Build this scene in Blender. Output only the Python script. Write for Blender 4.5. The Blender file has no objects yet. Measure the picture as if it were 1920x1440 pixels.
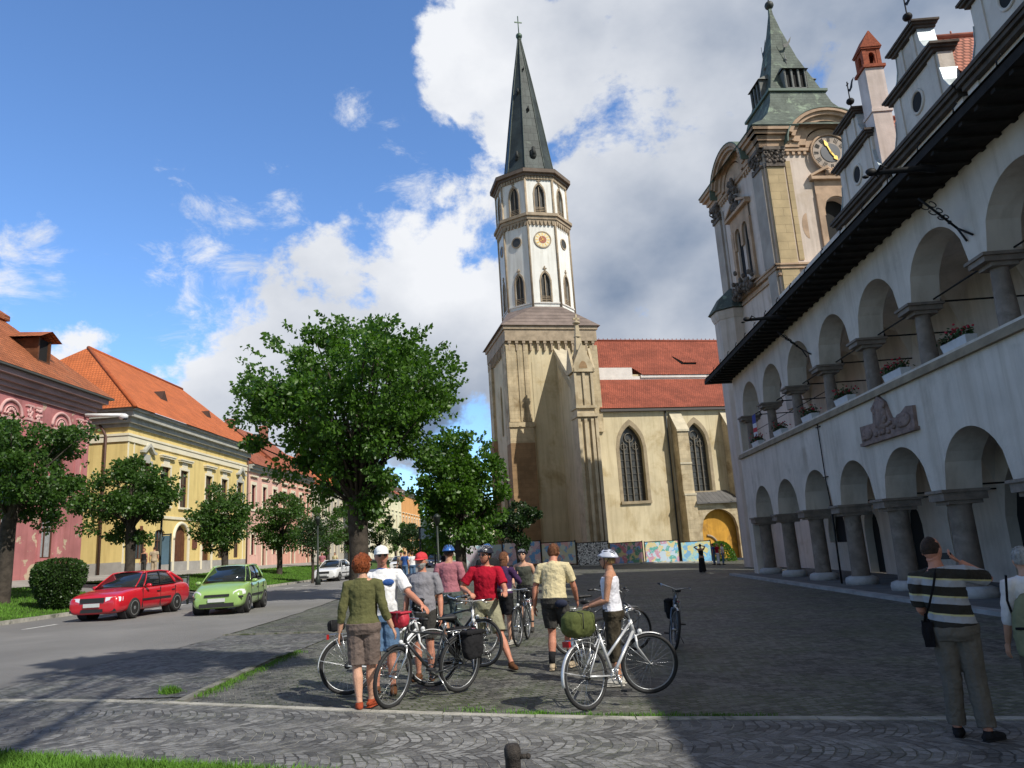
import bpy, bmesh, math, random
import numpy as np
from mathutils import Vector, Matrix, Euler, noise
PI = math.pi
random.seed(7)
C = bpy.context.scene.collection
# ------------------------------------------------------------------ camera, sky, sun
FPX, ROLL, PITCH = 1400.0, math.radians(3.5), math.radians(12.5)
_up = Vector((-math.cos(PITCH)*math.sin(ROLL), -math.cos(PITCH)*math.cos(ROLL), math.sin(PITCH)))
_r1 = Vector((68, 307.5, FPX)).normalized()
_y = (_r1 - _up*_r1.dot(_up)).normalized()
_x = -_y.cross(_up) if _y.cross(_up)[0] < 0 else _y.cross(_up)
RW = Matrix((_x, _y, _up))                      # camera axes (right, down, forward) -> world
cam_d = bpy.data.cameras.new('camera'); cam = bpy.data.objects.new('camera', cam_d); C.objects.link(cam)
cam_d.sensor_width = 36; cam_d.lens = FPX/1920*36; cam_d.clip_end = 3000; cam_d.clip_start = .05
_m = Matrix((RW.col[0], -RW.col[1], -RW.col[2])).transposed()
cam.matrix_world = _m.to_4x4()
bpy.context.scene.camera = cam
vs = bpy.context.scene.view_settings
vs.view_transform = 'Standard'; vs.look = 'None'; vs.gamma = 1; vs.exposure = 0.0; vs.use_curve_mapping = False
SUN = Vector((1, -.85, 1.25)).normalized()
sd = bpy.data.lights.new('sun', 'SUN'); sd.energy = 5.0; sd.angle = math.radians(.5); sd.color = (1, .95, .86)
so = bpy.data.objects.new('sun', sd); C.objects.link(so); so.rotation_euler = SUN.to_track_quat('Z', 'Y').to_euler()
so.location = (30, -25, 60)

def ray(px, py):
    return (RW @ Vector((px-960, py-720, FPX))).normalized()
def ground_z(x, y=0):
    K = [(-60, .1), (-28, -.12), (-22, -.62), (-18.2, -1.18), (-17, -1.33), (-10, -1.47), (-5, -1.58), (0, -1.74), (4, -1.88), (9.5, -1.99), (20, -2.5), (60, -3.6)]
    if x <= K[0][0]: return K[0][1]
    for (a, za), (b, zb) in zip(K, K[1:]):
        if x <= b: return za+(zb-za)*(x-a)/(b-a)
    return K[-1][1]
def gpt(px, py, dz=0):                          # where the line of sight through a pixel meets the ground
    d = ray(px, py); t = 5.0
    for _ in range(60):
        p = d*t; g = ground_z(p.x)+dz
        t = g/d.z if d.z < 0 else 100
        t = min(max(t, 1), 400)
        p2 = d*t
        if abs(ground_z(p2.x)+dz-g) < 1e-5: break
        t = (t + (ground_z(p2.x)+dz)/d.z)/2
    return Vector((d.x*t, d.y*t, ground_z(d.x*t)+dz))
def on_x(px, py, x):
    d = ray(px, py); return d*(x/d.x)
def on_y(px, py, y):
    d = ray(px, py); return d*(y/d.y)

# world: physical sky with cumulus clouds
W = bpy.data.worlds.new('World'); bpy.context.scene.world = W; W.use_nodes = True
nt = W.node_tree; nt.nodes.clear()
def N(nt, typ, **k):
    n = nt.nodes.new(typ)
    for a, b in k.items():
        if a.startswith('i_'):
            n.inputs[a[2:]].default_value = b
        else: setattr(n, a, b)
    return n
def math_(nt, op, a, b=None, c=None, clamp=False):
    n = nt.nodes.new('ShaderNodeMath'); n.operation = op; n.use_clamp = clamp
    for i, q in enumerate((a, b, c)):
        if q is None: continue
        if isinstance(q, (int, float)): n.inputs[i].default_value = q
        else: nt.links.new(q, n.inputs[i])
    return n.outputs[0]
def smooth(nt, x, a, b):
    n = nt.nodes.new('ShaderNodeMapRange'); n.interpolation_type = 'SMOOTHSTEP'
    nt.links.new(x, n.inputs[0]); n.inputs[1].default_value = a; n.inputs[2].default_value = b
    return n.outputs[0]
def mixc(nt, f, a, b, mode='MIX'):
    n = nt.nodes.new('ShaderNodeMix'); n.data_type = 'RGBA'; n.blend_type = mode
    if isinstance(f, (int, float)): n.inputs[0].default_value = f
    else: nt.links.new(f, n.inputs[0])
    for i, q in ((6, a), (7, b)):
        if isinstance(q, tuple): n.inputs[i].default_value = (q+(1,))[:4]
        else: nt.links.new(q, n.inputs[i])
    return n.outputs[2]
def noise_(nt, vec, scale, detail=4, rough=.55, dist=0):
    n = nt.nodes.new('ShaderNodeTexNoise'); n.inputs['Scale'].default_value = scale
    n.inputs['Detail'].default_value = detail; n.inputs['Roughness'].default_value = rough
    n.inputs['Distortion'].default_value = dist
    if vec is not None: nt.links.new(vec, n.inputs['Vector'])
    return n.outputs[0]
sky = N(nt, 'ShaderNodeTexSky', sky_type='NISHITA', sun_disc=False)
sky.sun_elevation = math.asin(SUN.z); sky.sun_rotation = math.atan2(SUN.x, SUN.y)
sky.air_density = 1.0; sky.dust_density = .6; sky.ozone_density = 2.5; sky.altitude = 500
tc = N(nt, 'ShaderNodeTexCoord')
gen = tc.outputs['Generated']
def blob(px, py, sx, amp):
    """soft round field about the direction seen at a pixel; sx = angular radius in degrees"""
    d = ray(px, py)
    n = nt.nodes.new('ShaderNodeVectorMath'); n.operation = 'DOT_PRODUCT'
    nt.links.new(gen, n.inputs[0]); n.inputs[1].default_value = d
    ac = nt.nodes.new('ShaderNodeMath'); ac.operation = 'ARCCOSINE'; nt.links.new(n.outputs['Value'], ac.inputs[0])
    mr = nt.nodes.new('ShaderNodeMapRange'); nt.links.new(ac.outputs[0], mr.inputs[0]); mr.inputs[1].default_value = math.radians(sx*1.7); mr.inputs[2].default_value = math.radians(sx*.1)
    r = mr.outputs[0]
    return math_(nt, 'MULTIPLY', r, amp)
def addall(L):
    s = L[0]
    for q in L[1:]: s = math_(nt, 'MAXIMUM', s, q)
    return s
cl = [blob(*b) for b in [(640, 520, 4.5, 1), (780, 560, 7, 1.1), (900, 620, 8, 1.1), (520, 660, 5, .95), (400, 690, 3.0, .9), (620, 640, 8, 1.1),
     (170, 655, 3.6, .9), (230, 665, 1.4, .8), (860, 80, 3.0, 1), (850, 190, 2.4, .8), (950, 40, 4, .9), (1080, 120, 8, 1.1), (1250, 90, 9, 1.15), (1180, 300, 8.5, 1.05), (1150, 480, 9, 1.2),
     (1300, 420, 9, 1.2), (1500, 300, 12, 1.2), (1700, 100, 14, 1.2), (1400, 50, 12, 1.15), (1290, 620, 8, 1.1), (940, 250, 3.0, .75), (830, 370, 2.0, .62),
     (1170, 265, 1.5, .2), (10, 590, 2, .5), (980, 700, 7, 1.1), (760, 700, 9, 1.1),
     (60, 690, 3, .6), (420, 740, 6, 1.15), (380, 700, 4, 1.0), (470, 680, 6, 1.15), (560, 600, 5, 1.0), (690, 700, 9, 1.15), (500, 800, 6, 1.0)]]
field = addall(cl)
mp = N(nt, 'ShaderNodeMapping'); nt.links.new(gen, mp.inputs[0]); mp.inputs['Scale'].default_value = (1, 1, 1.35)
n1 = noise_(nt, mp.outputs[0], 5.5, 12, .62, .25)
n2 = noise_(nt, mp.outputs[0], 16, 8, .65)
nn = math_(nt, 'ADD', math_(nt, 'MULTIPLY', math_(nt, 'SUBTRACT', n1, .5), 2.1), math_(nt, 'MULTIPLY', math_(nt, 'SUBTRACT', n2, .5), .7))
wisp = addall([blob(*b) for b in [(400, 465, 4.6, 1.0), (440, 505, 3.0, .9), (345, 440, 2.4, .7), (350, 590, 3.4, .85), (80, 470, 2.6, .8), (105, 515, 3.2, .9), (520, 362, 2.4, 1.1), (20, 540, 3.6, .95), (650, 208, 2.2, .7), (730, 258, 2.2, .6), (470, 345, 2, .5), (790, 350, 2.6, .75), (860, 385, 2.6, .75), (540, 480, 3, .6), (300, 510, 2, .6), (420, 605, 1.6, .8), (680, 225, 1.5, .6)]])
hole = math_(nt, 'MAXIMUM', blob(1165, 275, 3.6, .55), blob(1085, 270, 2.0, .35))
dens = math_(nt, 'SUBTRACT', math_(nt, 'ADD', field, nn), hole)
mask = smooth(nt, dens, .46, .74)
mp2 = N(nt, 'ShaderNodeMapping'); nt.links.new(gen, mp2.inputs[0]); mp2.inputs['Scale'].default_value = (1, 1, 1.9); mp2.inputs['Rotation'].default_value = (.3, .2, .1)
n4 = noise_(nt, mp2.outputs[0], 11, 10, .68, .5)
wm = math_(nt, 'MULTIPLY', smooth(nt, math_(nt, 'ADD', wisp, math_(nt, 'MULTIPLY', math_(nt, 'SUBTRACT', n4, .5), 3.0)), .55, 1.35), .85)
mask = math_(nt, 'MAXIMUM', mask, wm)
# brightness: lit tops white, undersides and the thick bank to the right grey
def wblob(d, sx, amp):
    d = Vector(d).normalized(); n = nt.nodes.new('ShaderNodeVectorMath'); n.operation = 'DOT_PRODUCT'; nt.links.new(gen, n.inputs[0]); n.inputs[1].default_value = d
    return math_(nt, 'MULTIPLY', smooth(nt, n.outputs['Value'], math.cos(math.radians(sx)), math.cos(math.radians(sx*.5))), amp)
over = [wblob((.3, -.1, 1), 48, 1.2), wblob((1, .2, .5), 38, 1.2), wblob((.2, -1, .5), 40, 1.2), wblob((-.6, -.7, .7), 30, 1.0)]     # unseen cloud banks added overhead and behind to dim the ambient light
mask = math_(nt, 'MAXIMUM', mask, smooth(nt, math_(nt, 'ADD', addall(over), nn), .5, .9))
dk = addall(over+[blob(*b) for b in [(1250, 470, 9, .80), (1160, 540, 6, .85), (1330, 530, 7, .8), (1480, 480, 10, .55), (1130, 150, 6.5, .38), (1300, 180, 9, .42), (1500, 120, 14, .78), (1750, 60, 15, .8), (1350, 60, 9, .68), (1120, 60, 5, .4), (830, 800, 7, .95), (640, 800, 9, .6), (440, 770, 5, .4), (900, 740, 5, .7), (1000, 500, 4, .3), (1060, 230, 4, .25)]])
n3 = noise_(nt, mp.outputs[0], 4.2, 6, .55)
shade = math_(nt, 'ADD', dk, math_(nt, 'MULTIPLY', math_(nt, 'SUBTRACT', n3, .5), 1.3), clamp=True)
wcol = mixc(nt, shade, (.90, .92, .96), (.19, .26, .385))
wcol = mixc(nt, smooth(nt, addall(over), .25, .9), wcol, (.275, .265, .26))  # added banks kept neutral grey so shaded surfaces turn less blue
skyc = mixc(nt, 1.0, sky.outputs[0], (.150, .190, .232), 'MULTIPLY')
bg = N(nt, 'ShaderNodeBackground'); nt.links.new(mixc(nt, mask, skyc, wcol), bg.inputs[0]); bg.inputs[1].default_value = 1.0
out = N(nt, 'ShaderNodeOutputWorld'); nt.links.new(bg.outputs[0], out.inputs[0])

# ------------------------------------------------------------------ materials
MATS = {}
def mat(name, c, rough=.85, var=.18, scale=2.5, bump=0., bscale=30., metal=0., c2=None, c2t=(.5, .65), c2scale=1.2, spec=.3, stain=None, kind=None, kw=None):
    """procedural surface: noisy base colour, optional patches of a second colour, fine bump; kind adds tiles / blocks"""
    if name in MATS: return MATS[name]
    m = bpy.data.materials.new(name); m.use_nodes = True; t = m.node_tree; b = t.nodes['Principled BSDF']
    MATS[name] = m; kw = kw or {}
    co = N(t, 'ShaderNodeTexCoord').outputs['Object']
    n = noise_(t, co, scale, 6, .6)
    lo = tuple(x*(1-var) for x in c); hi = tuple(min(1, x*(1+var)) for x in c)
    col = mixc(t, smooth(t, n, .3, .7), lo, hi)
    bsrc = None
    if c2:
        n2 = noise_(t, co, c2scale, 8, .65, .4)
        col = mixc(t, smooth(t, n2, *c2t), col, c2)
    if any(q in name for q in ('plaster', 'render', 'whitewash', 'tee', 'ashlar')) and 'tee' not in name:
        ms = N(t, 'ShaderNodeMapping'); t.links.new(co, ms.inputs[0]); ms.inputs['Scale'].default_value = (2.2, 2.2, .16)
        col = mixc(t, 1.0, col, mixc(t, smooth(t, noise_(t, ms.outputs[0], 1.0, 6, .65, .3), .42, .74), (1.04, 1.04, 1.04), (.82, .80, .77)), 'MULTIPLY')
    if kind in ('tile', 'blocks', 'slate', 'planks'):
        br = N(t, 'ShaderNodeTexBrick')
        if kind in ('tile', 'slate', 'seam'):
            uv = N(t, 'ShaderNodeTexCoord').outputs['UV']; t.links.new(uv, br.inputs['Vector'])
        else:
            sx = N(t, 'ShaderNodeSeparateXYZ'); t.links.new(co, sx.inputs[0])
            cx = N(t, 'ShaderNodeCombineXYZ'); t.links.new(math_(t, 'ADD', sx.outputs[0], sx.outputs[1]), cx.inputs[0]); t.links.new(sx.outputs[2], cx.inputs[1])
            t.links.new(cx.outputs[0], br.inputs['Vector'])
        br.inputs['Scale'].default_value = 1
        br.inputs['Brick Width'].default_value = kw.get('w', .22); br.inputs['Row Height'].default_value = kw.get('h', .3)
        br.inputs['Mortar Size'].default_value = kw.get('mortar', .02); br.inputs['Mortar Smooth'].default_value = .3
        br.inputs['Color1'].default_value = (1, 1, 1, 1); br.inputs['Color2'].default_value = (kw.get('c2v', .72),)*3+(1,)
        br.inputs['Mortar'].default_value = (kw.get('mv', .4),)*3+(1,)
        col = mixc(t, 1.0, col, br.outputs[0], 'MULTIPLY')
        bsrc = br.outputs[1]
    t.links.new(col, b.inputs['Base Color'])
    b.inputs['Roughness'].default_value = rough; b.inputs['Metallic'].default_value = metal
    b.inputs['Specular IOR Level'].default_value = spec
    if bump or bsrc:
        bn = N(t, 'ShaderNodeBump'); h = math_(t, 'MULTIPLY', noise_(t, co, bscale, 4, .6), bump if bump else .2)
        if bsrc is not None: h = math_(t, 'SUBTRACT', h, math_(t, 'MULTIPLY', bsrc, kw.get('depth', .8)))
        t.links.new(h, bn.inputs['Height']); bn.inputs['Distance'].default_value = kw.get('dist', .02); bn.inputs['Strength'].default_value = 1
        t.links.new(bn.outputs[0], b.inputs['Normal'])
    return m
def simple(name, c, rough=.5, metal=0., spec=.5, coat=0., var=.06):
    if name in MATS: return MATS[name]
    m = mat(name, c, rough, var, 6, 0, 30, metal, spec=spec)
    m.node_tree.nodes['Principled BSDF'].inputs['Coat Weight'].default_value = coat
    return m

# ------------------------------------------------------------------ mesh builder
class MB:
    def __init__(s, T=None):
        s.v = []; s.f = []; s.mi = []; s.sm = []; s.uv = {}; s.T = T or Matrix.Identity(4)
    def add(s, vs_, fs, m=0, smooth=False, uvs=None):
        o = len(s.v); T = s.T
        s.v += [tuple(T @ Vector(v)) for v in vs_]
        for k, f in enumerate(fs):
            if uvs: s.uv[len(s.f)] = uvs[k]
            s.f.append(tuple(i+o for i in f)); s.mi.append(m); s.sm.append(smooth)
        return s
    def box(s, x0, x1, y0, y1, z0, z1, m=0):
        return s.add([(x0, y0, z0), (x1, y0, z0), (x1, y1, z0), (x0, y1, z0), (x0, y0, z1), (x1, y0, z1), (x1, y1, z1), (x0, y1, z1)],
                     [(0, 3, 2, 1), (4, 5, 6, 7), (0, 1, 5, 4), (1, 2, 6, 5), (2, 3, 7, 6), (3, 0, 4, 7)], m)
    def hexa(s, p, m=0):    # 8 points, bottom loop then top loop
        return s.add(p, [(0, 3, 2, 1), (4, 5, 6, 7), (0, 1, 5, 4), (1, 2, 6, 5), (2, 3, 7, 6), (3, 0, 4, 7)], m)
    def loft(s, rings, m=0, smooth=True, cap=True, closed=True):
        n = len(rings[0]); vs_ = [p for r in rings for p in r]; fs = []
        for i in range(len(rings)-1):
            for j in range(n if closed else n-1):
                k = (j+1) % n
                fs.append((i*n+j, i*n+k, (i+1)*n+k, (i+1)*n+j))
        if cap and closed:
            fs.append(tuple(range(n))[::-1]); fs.append(tuple((len(rings)-1)*n+j for j in range(n)))
        return s.add(vs_, fs, m, smooth)
    def path(s, pts, rad, n=8, m=0, smooth=True, cap=True, flat=1.0, upv=(0, 0, 1)):
        pts = [Vector(p) for p in pts]
        if isinstance(rad, (int, float)): rad = [rad]*len(pts)
        rings = []; side = None
        for i, p in enumerate(pts):
            d = (pts[min(i+1, len(pts)-1)]-pts[max(i-1, 0)])
            d = d.normalized() if d.length > 1e-9 else Vector((0, 0, 1))
            if side is None:
                up = Vector(upv)
                if abs(d.dot(up)) > .95: up = Vector((1, 0, 0))
                side = d.cross(up).normalized()
            else:
                side = (side-d*side.dot(d)); side = side.normalized() if side.length > 1e-6 else d.orthogonal().normalized()
            o = d.cross(side).normalized()
            rings.append([tuple(p+side*(math.cos(2*PI*k/n)*rad[i])+o*(math.sin(2*PI*k/n)*rad[i]*flat)) for k in range(n)])
        return s.loft(rings, m, smooth, cap)
    def ell(s, c, r, nu=14, nv=10, m=0, smooth=True, R=None):
        rings = []
        for j in range(1, nv):
            t = PI*j/nv
            ring = []
            for i in range(nu):
                a = 2*PI*i/nu
                q = Vector((math.cos(a)*math.sin(t)*r[0], math.sin(a)*math.sin(t)*r[1], -math.cos(t)*r[2]))
                if R: q = R @ q
                ring.append(tuple(Vector(c)+q))
            rings.append(ring)
        return s.loft(rings, m, smooth, True)
    def torus(s, c, R, r, ax=(0, 1, 0), n=32, k=8, m=0, a0=0, a1=2*PI):
        ax = Vector(ax).normalized(); e1 = ax.orthogonal().normalized()
        if abs(ax.z) < .9: e1 = Vector((0, 0, 1)); e1 = (e1-ax*e1.dot(ax)).normalized()
        e2 = ax.cross(e1); full = abs(a1-a0-2*PI) < 1e-6
        rings = []
        for i in range(n if full else n+1):
            a = a0+(a1-a0)*i/n; d = e1*math.cos(a)+e2*math.sin(a)
            rings.append([tuple(Vector(c)+d*(R+r*math.cos(2*PI*j/k))+ax*(r*math.sin(2*PI*j/k))) for j in range(k)])
        if full: rings.append(rings[0])
        return s.loft(rings, m, True, not full)
    def lathe(s, prof, c=(0, 0, 0), n=16, m=0, smooth=True, rot=0, sq=None):
        rings = [[(c[0]+r*math.cos(2*PI*j/n+rot), c[1]+r*math.sin(2*PI*j/n+rot), c[2]+z) for j in range(n)] for r, z in prof]
        return s.loft(rings, m, smooth, True)
    def prism(s, poly, f, d0, d1, m=0, smooth=False):
        """polygon (a,b) extruded from d0 to d1; f(a,b,d) -> xyz"""
        n = len(poly); A = [f(a, b, d0) for a, b in poly]; B = [f(a, b, d1) for a, b in poly]
        return s.add(A+B, [tuple(range(n))[::-1], tuple(range(n, 2*n))]+[(i, (i+1) % n, n+(i+1) % n, n+i) for i in range(n)], m, smooth)
    def quad_uv(s, p, m=0):
        """planar quad/tri with metric uv: u along the first edge, v up the slope"""
        P = [Vector(q) for q in p]; e = (P[1]-P[0]).normalized(); nrm = e.cross(P[-1]-P[0]).normalized(); g = nrm.cross(e)
        uv = [((q-P[0]).dot(e), (q-P[0]).dot(g)) for q in P]
        return s.add(p, [tuple(range(len(p)))], m, False, [uv])
    def build(s, name, mats, parent=None, org=None):
        me = bpy.data.meshes.new(name)
        v = s.v
        if org is not None: v = [(a-org[0], b-org[1], c-org[2]) for a, b, c in v]
        me.from_pydata(v, [], s.f)
        if not isinstance(mats, (list, tuple)): mats = [mats]
        for q in mats: me.materials.append(q)
        me.polygons.foreach_set('material_index', s.mi); me.polygons.foreach_set('use_smooth', s.sm)
        if s.uv:
            l = me.uv_layers.new(name='UVMap')
            for pi, uv in s.uv.items():
                for li, q in zip(me.polygons[pi].loop_indices, uv): l.data[li].uv = q
        bm = bmesh.new(); bm.from_mesh(me)
        bmesh.ops.recalc_face_normals(bm, faces=bm.faces) if len(s.f) < 60000 else None
        bm.to_mesh(me); bm.free()
        me.update()
        o = bpy.data.objects.new(name, me); C.objects.link(o)
        if parent is not None: o.parent = parent
        return o
def tag(o, label=None, cat=None, group=None, kind=None):
    if label: o['label'] = label
    if cat: o['category'] = cat
    if group: o['group'] = group
    if kind: o['kind'] = kind
    return o
def empty(name, loc, label, cat, rz=0, group=None):
    o = bpy.data.objects.new(name, None); C.objects.link(o); o.location = loc; o.rotation_euler = (0, 0, rz); o.empty_display_size = .3
    return tag(o, label, cat, group)
def copy_tree(o, parent=None):
    c = o.copy(); C.objects.link(c); c.parent = parent
    for ch in list(o.children): copy_tree(ch, c)
    return c

class Frame:
    """turned ground frame (u, v, z) through the camera's foot; things measured in it get a root at (u0, v0, z0)"""
    def __init__(s, deg): s.a = math.radians(deg); s.U = Vector((math.cos(s.a), math.sin(s.a), 0)); s.V = Vector((-math.sin(s.a), math.cos(s.a), 0))
    def w(s, u, v, z): return s.U*u+s.V*v+Vector((0, 0, z))
    def onv(s, px, py, v):
        d = ray(px, py); p = d*(v/d.dot(s.V)); return (p.dot(s.U), v, p.z)
    def onu(s, px, py, u):
        d = ray(px, py); p = d*(u/d.dot(s.U)); return (u, p.dot(s.V), p.z)

def facade(mb, x0, x1, z0, z1, ops, f, depth=.25, m=0, mr=None, back=None, seg=10):
    """wall from x0..x1, z0..z1 in a plane with real openings. f(x,z,d) -> xyz with d = depth into the wall.
    op = (xa, xb, za, zb, kind) kind: 'r' rect, 'a' round arch on top, 'g' gothic, 's' shallow arch; zb = crown"""
    mr = m if mr is None else mr
    xs = {x0, x1}
    for a, b, za, zb, k in ops:
        n = 1 if k == 'r' else seg*2
        for i in range(n+1): xs.add(round(a+(b-a)*i/n, 5))
    xs = sorted(x for x in xs if x0-1e-6 <= x <= x1+1e-6)
    def top(o, x):
        a, b, za, zb, k = o; w = (b-a)/2; t = min(1, abs(x-(a+b)/2)/w)
        if k == 'r': return zb
        if k == 'a': return zb-w+w*math.sqrt(max(0, 1-t*t))
        if k == 's': return zb-w*.35+w*.35*math.sqrt(max(0, 1-t*t))
        if k == 'g':
            R = 2.2*w; c = R-w
            return zb-math.sqrt(R*R-c*c)+math.sqrt(max(0, R*R-(t*w+c)**2))
    for xa, xb in zip(xs, xs[1:]):
        if xb-xa < 1e-5: continue
        xm = (xa+xb)/2
        act = sorted([o for o in ops if o[0]-1e-5 < xm < o[1]+1e-5], key=lambda o: o[2])
        lo = (z0, z0)
        for o in act+[None]:
            hi = (z1, z1) if o is None else (max(o[2], z0), max(o[2], z0))
            if hi[0] > lo[0]+1e-5 or hi[1] > lo[1]+1e-5:
                q = [(xa, lo[0]), (xb, lo[1]), (xb, hi[1]), (xa, hi[0])]
                mb.add([f(a, b, 0) for a, b in q], [(0, 1, 2, 3)], m)
                if back is not None: mb.add([f(a, b, depth) for a, b in q], [(3, 2, 1, 0)], back)
            if o is not None:
                ta, tb = top(o, xa), top(o, xb)
                mb.add([f(xa, ta, 0), f(xb, tb, 0), f(xb, tb, depth), f(xa, ta, depth)], [(0, 1, 2, 3)], mr, o[4] != 'r')
                if o[2] > z0+1e-4: mb.add([f(xa, o[2], 0), f(xb, o[2], 0), f(xb, o[2], depth), f(xa, o[2], depth)], [(3, 2, 1, 0)], mr)
                lo = (ta, tb)
    for o in ops:
        for x in (o[0], o[1]):
            zt = top(o, x)
            if x0+1e-4 < x < x1-1e-4 and zt > o[2]+1e-4:
                zb_ = max(o[2], z0)
                mb.add([f(x, zb_, 0), f(x, zt, 0), f(x, zt, depth), f(x, zb_, depth)], [(0, 1, 2, 3)], mr)
# ------------------------------------------------------------------ ground
GX = [k for k in (-60, -40, -28, -22, -18.2, -17, -10, -5, 0, 4, 9.5, 20, 60)]
def sheet(name, left, right, y0, y1, ny, m, dz, label=None, kind='structure', extra=0):
    mb = MB(); L = left if callable(left) else (lambda y: left); R = right if callable(right) else (lambda y: right)
    rows = []
    for i in range(ny+1):
        y = y0+(y1-y0)*i/ny; a, b = L(y), R(y)
        xs = [a]+[min(max(k, a), b) for k in GX]+[b]
        rows.append([(x, y, ground_z(x, y)+dz) for x in xs])
    mb.loft(rows, 0, False, False, False)
    o = mb.build(name, m); tag(o, kind=kind)
    if label: o['label'] = label
    return o
def cobble_mat(name, w, h, base, mort, rot=0, fan=0.0, fanl=1.2, green=.0, wob=.02, var=.48, gscale=.9, gt=(.5, .62)):
    m = bpy.data.materials.new(name); m.use_nodes = True; t = m.node_tree; b = t.nodes['Principled BSDF']
    co = N(t, 'ShaderNodeTexCoord').outputs['Object']
    mp = N(t, 'ShaderNodeMapping'); t.links.new(co, mp.inputs[0]); mp.inputs['Rotation'].default_value = (0, 0, rot)
    sx = N(t, 'ShaderNodeSeparateXYZ'); t.links.new(mp.outputs[0], sx.inputs[0])
    dn = N(t, 'ShaderNodeTexNoise'); dn.inputs['Scale'].default_value = 4.0; dn.inputs['Detail'].default_value = 3; t.links.new(co, dn.inputs['Vector'])
    ds = N(t, 'ShaderNodeSeparateXYZ'); t.links.new(dn.outputs[1], ds.inputs[0])
    x = math_(t, 'ADD', sx.outputs[0], math_(t, 'MULTIPLY', math_(t, 'SUBTRACT', ds.outputs[0], .5), wob*4))
    y = math_(t, 'ADD', sx.outputs[1], math_(t, 'MULTIPLY', math_(t, 'SUBTRACT', ds.outputs[1], .5), wob*4))
    if fan:
        ph = math_(t, 'FRACT', math_(t, 'DIVIDE', y, fanl))
        ar = math_(t, 'MULTIPLY', math_(t, 'SUBTRACT', ph, .5), math_(t, 'SUBTRACT', ph, .5))
        x = math_(t, 'ADD', x, math_(t, 'MULTIPLY', ar, fan*4))
        a, c = y, x
    else: a, c = x, y
    cx = N(t, 'ShaderNodeCombineXYZ'); t.links.new(a, cx.inputs[0]); t.links.new(c, cx.inputs[1])
    br = N(t, 'ShaderNodeTexBrick'); t.links.new(cx.outputs[0], br.inputs['Vector']); br.inputs['Scale'].default_value = 1
    br.inputs['Brick Width'].default_value = w; br.inputs['Row Height'].default_value = h
    br.inputs['Mortar Size'].default_value = .011; br.inputs['Mortar Smooth'].default_value = .55
    br.inputs['Color1'].default_value = tuple(q*(1-var) for q in base)+(1,); br.inputs['Color2'].default_value = tuple(q*(1+var) for q in base)+(1,)
    br.inputs['Mortar'].default_value = mort+(1,)
    fine = noise_(t, co, 28, 5, .7); big = noise_(t, co, .45, 5, .6, .3)
    col = mixc(t, 1.0, br.outputs[0], mixc(t, smooth(t, big, .3, .7), (.72, .72, .72), (1.2, 1.2, 1.18)), 'MULTIPLY')
    col = mixc(t, 1.0, col, mixc(t, smooth(t, fine, .25, .75), (.68, .68, .7), (1.3, 1.29, 1.27)), 'MULTIPLY')
    # pale sandy joints here and there, moss in the joints elsewhere
    js = smooth(t, noise_(t, co, 2.6, 4, .6), .42, .62)
    pale = math_(t, 'MULTIPLY', math_(t, 'MULTIPLY', br.outputs[1], js), .85)
    col = mixc(t, pale, col, (.30, .29, .255))
    if green:
        gm = smooth(t, noise_(t, co, gscale, 5, .6), *gt)
        gj = math_(t, 'MULTIPLY', math_(t, 'MULTIPLY', math_(t, 'ADD', math_(t, 'MULTIPLY', br.outputs[1], .85), .16), gm), green)
        col = mixc(t, gj, col, (.07, .105, .022))
    t.links.new(col, b.inputs['Base Color']); b.inputs['Roughness'].default_value = .62; b.inputs['Specular IOR Level'].default_value = .35
    bn = N(t, 'ShaderNodeBump'); bn.inputs['Distance'].default_value = .028; bn.inputs['Strength'].default_value = 1
    hgt = math_(t, 'ADD', math_(t, 'MULTIPLY', br.outputs[1], -1.0), math_(t, 'MULTIPLY', fine, .5))
    hgt = math_(t, 'ADD', hgt, math_(t, 'MULTIPLY', noise_(t, co, 7, 2, .5), .5))
    t.links.new(hgt, bn.inputs['Height']); t.links.new(bn.outputs[0], b.inputs['Normal'])
    return m
M_cob_near = cobble_mat('cobble_fan', .135, .105, (.175, .174, .170), (.08, .076, .07), rot=.12, fan=.22, fanl=.85, wob=.030, green=.22)
M_cob_sq = cobble_mat('cobble_rows', .125, .11, (.118, .116, .106), (.045, .047, .035), rot=-.42, green=.8, wob=.022, gt=(.40, .62))
M_cob_park = cobble_mat('cobble_park', .12, .11, (.13, .13, .13), (.06, .058, .055), rot=.25, fan=.12, wob=.02, green=.35)
M_asph = mat('asphalt', (.205, .20, .193), .8, .12, .35, .5, 260, c2=(.25, .243, .232), c2t=(.52, .72), c2scale=.35)
M_conc = mat('kerb_concrete', (.38, .365, .32), .9, .25, 3, .6, 60, c2=(.12, .125, .10), c2t=(.52, .68), c2scale=2.5)
M_pave = mat('pavement_slabs', (.30, .29, .27), .9, .15, 1, .3, 60)
M_soil = mat('lawn_green', (.045, .095, .014), .95, .45, 1.4, 1.0, 60, c2=(.075, .125, .02), c2t=(.45, .65), c2scale=5)
M_white = mat('road_paint', (.62, .62, .60), .7, .2, 8, 0, c2=(.2, .2, .2), c2t=(.55, .7), c2scale=9)
sheet('ground', -400, 400, -60, 1200, 40, M_cob_sq, -.012)
kerbL = [gpt(0, 1172), gpt(140, 1158), gpt(330, 1128), gpt(560, 1101), gpt(640, 1088)]
def lerpP(P, y):
    if y <= P[0].y: a, b = P[0], P[1]
    elif y >= P[-1].y: a, b = P[-2], P[-1]
    else:
        for a, b in zip(P, P[1:]):
            if a.y <= y <= b.y: break
    return a.x+(b.x-a.x)*(y-a.y)/(b.y-a.y)
KX = -16.9
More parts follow.
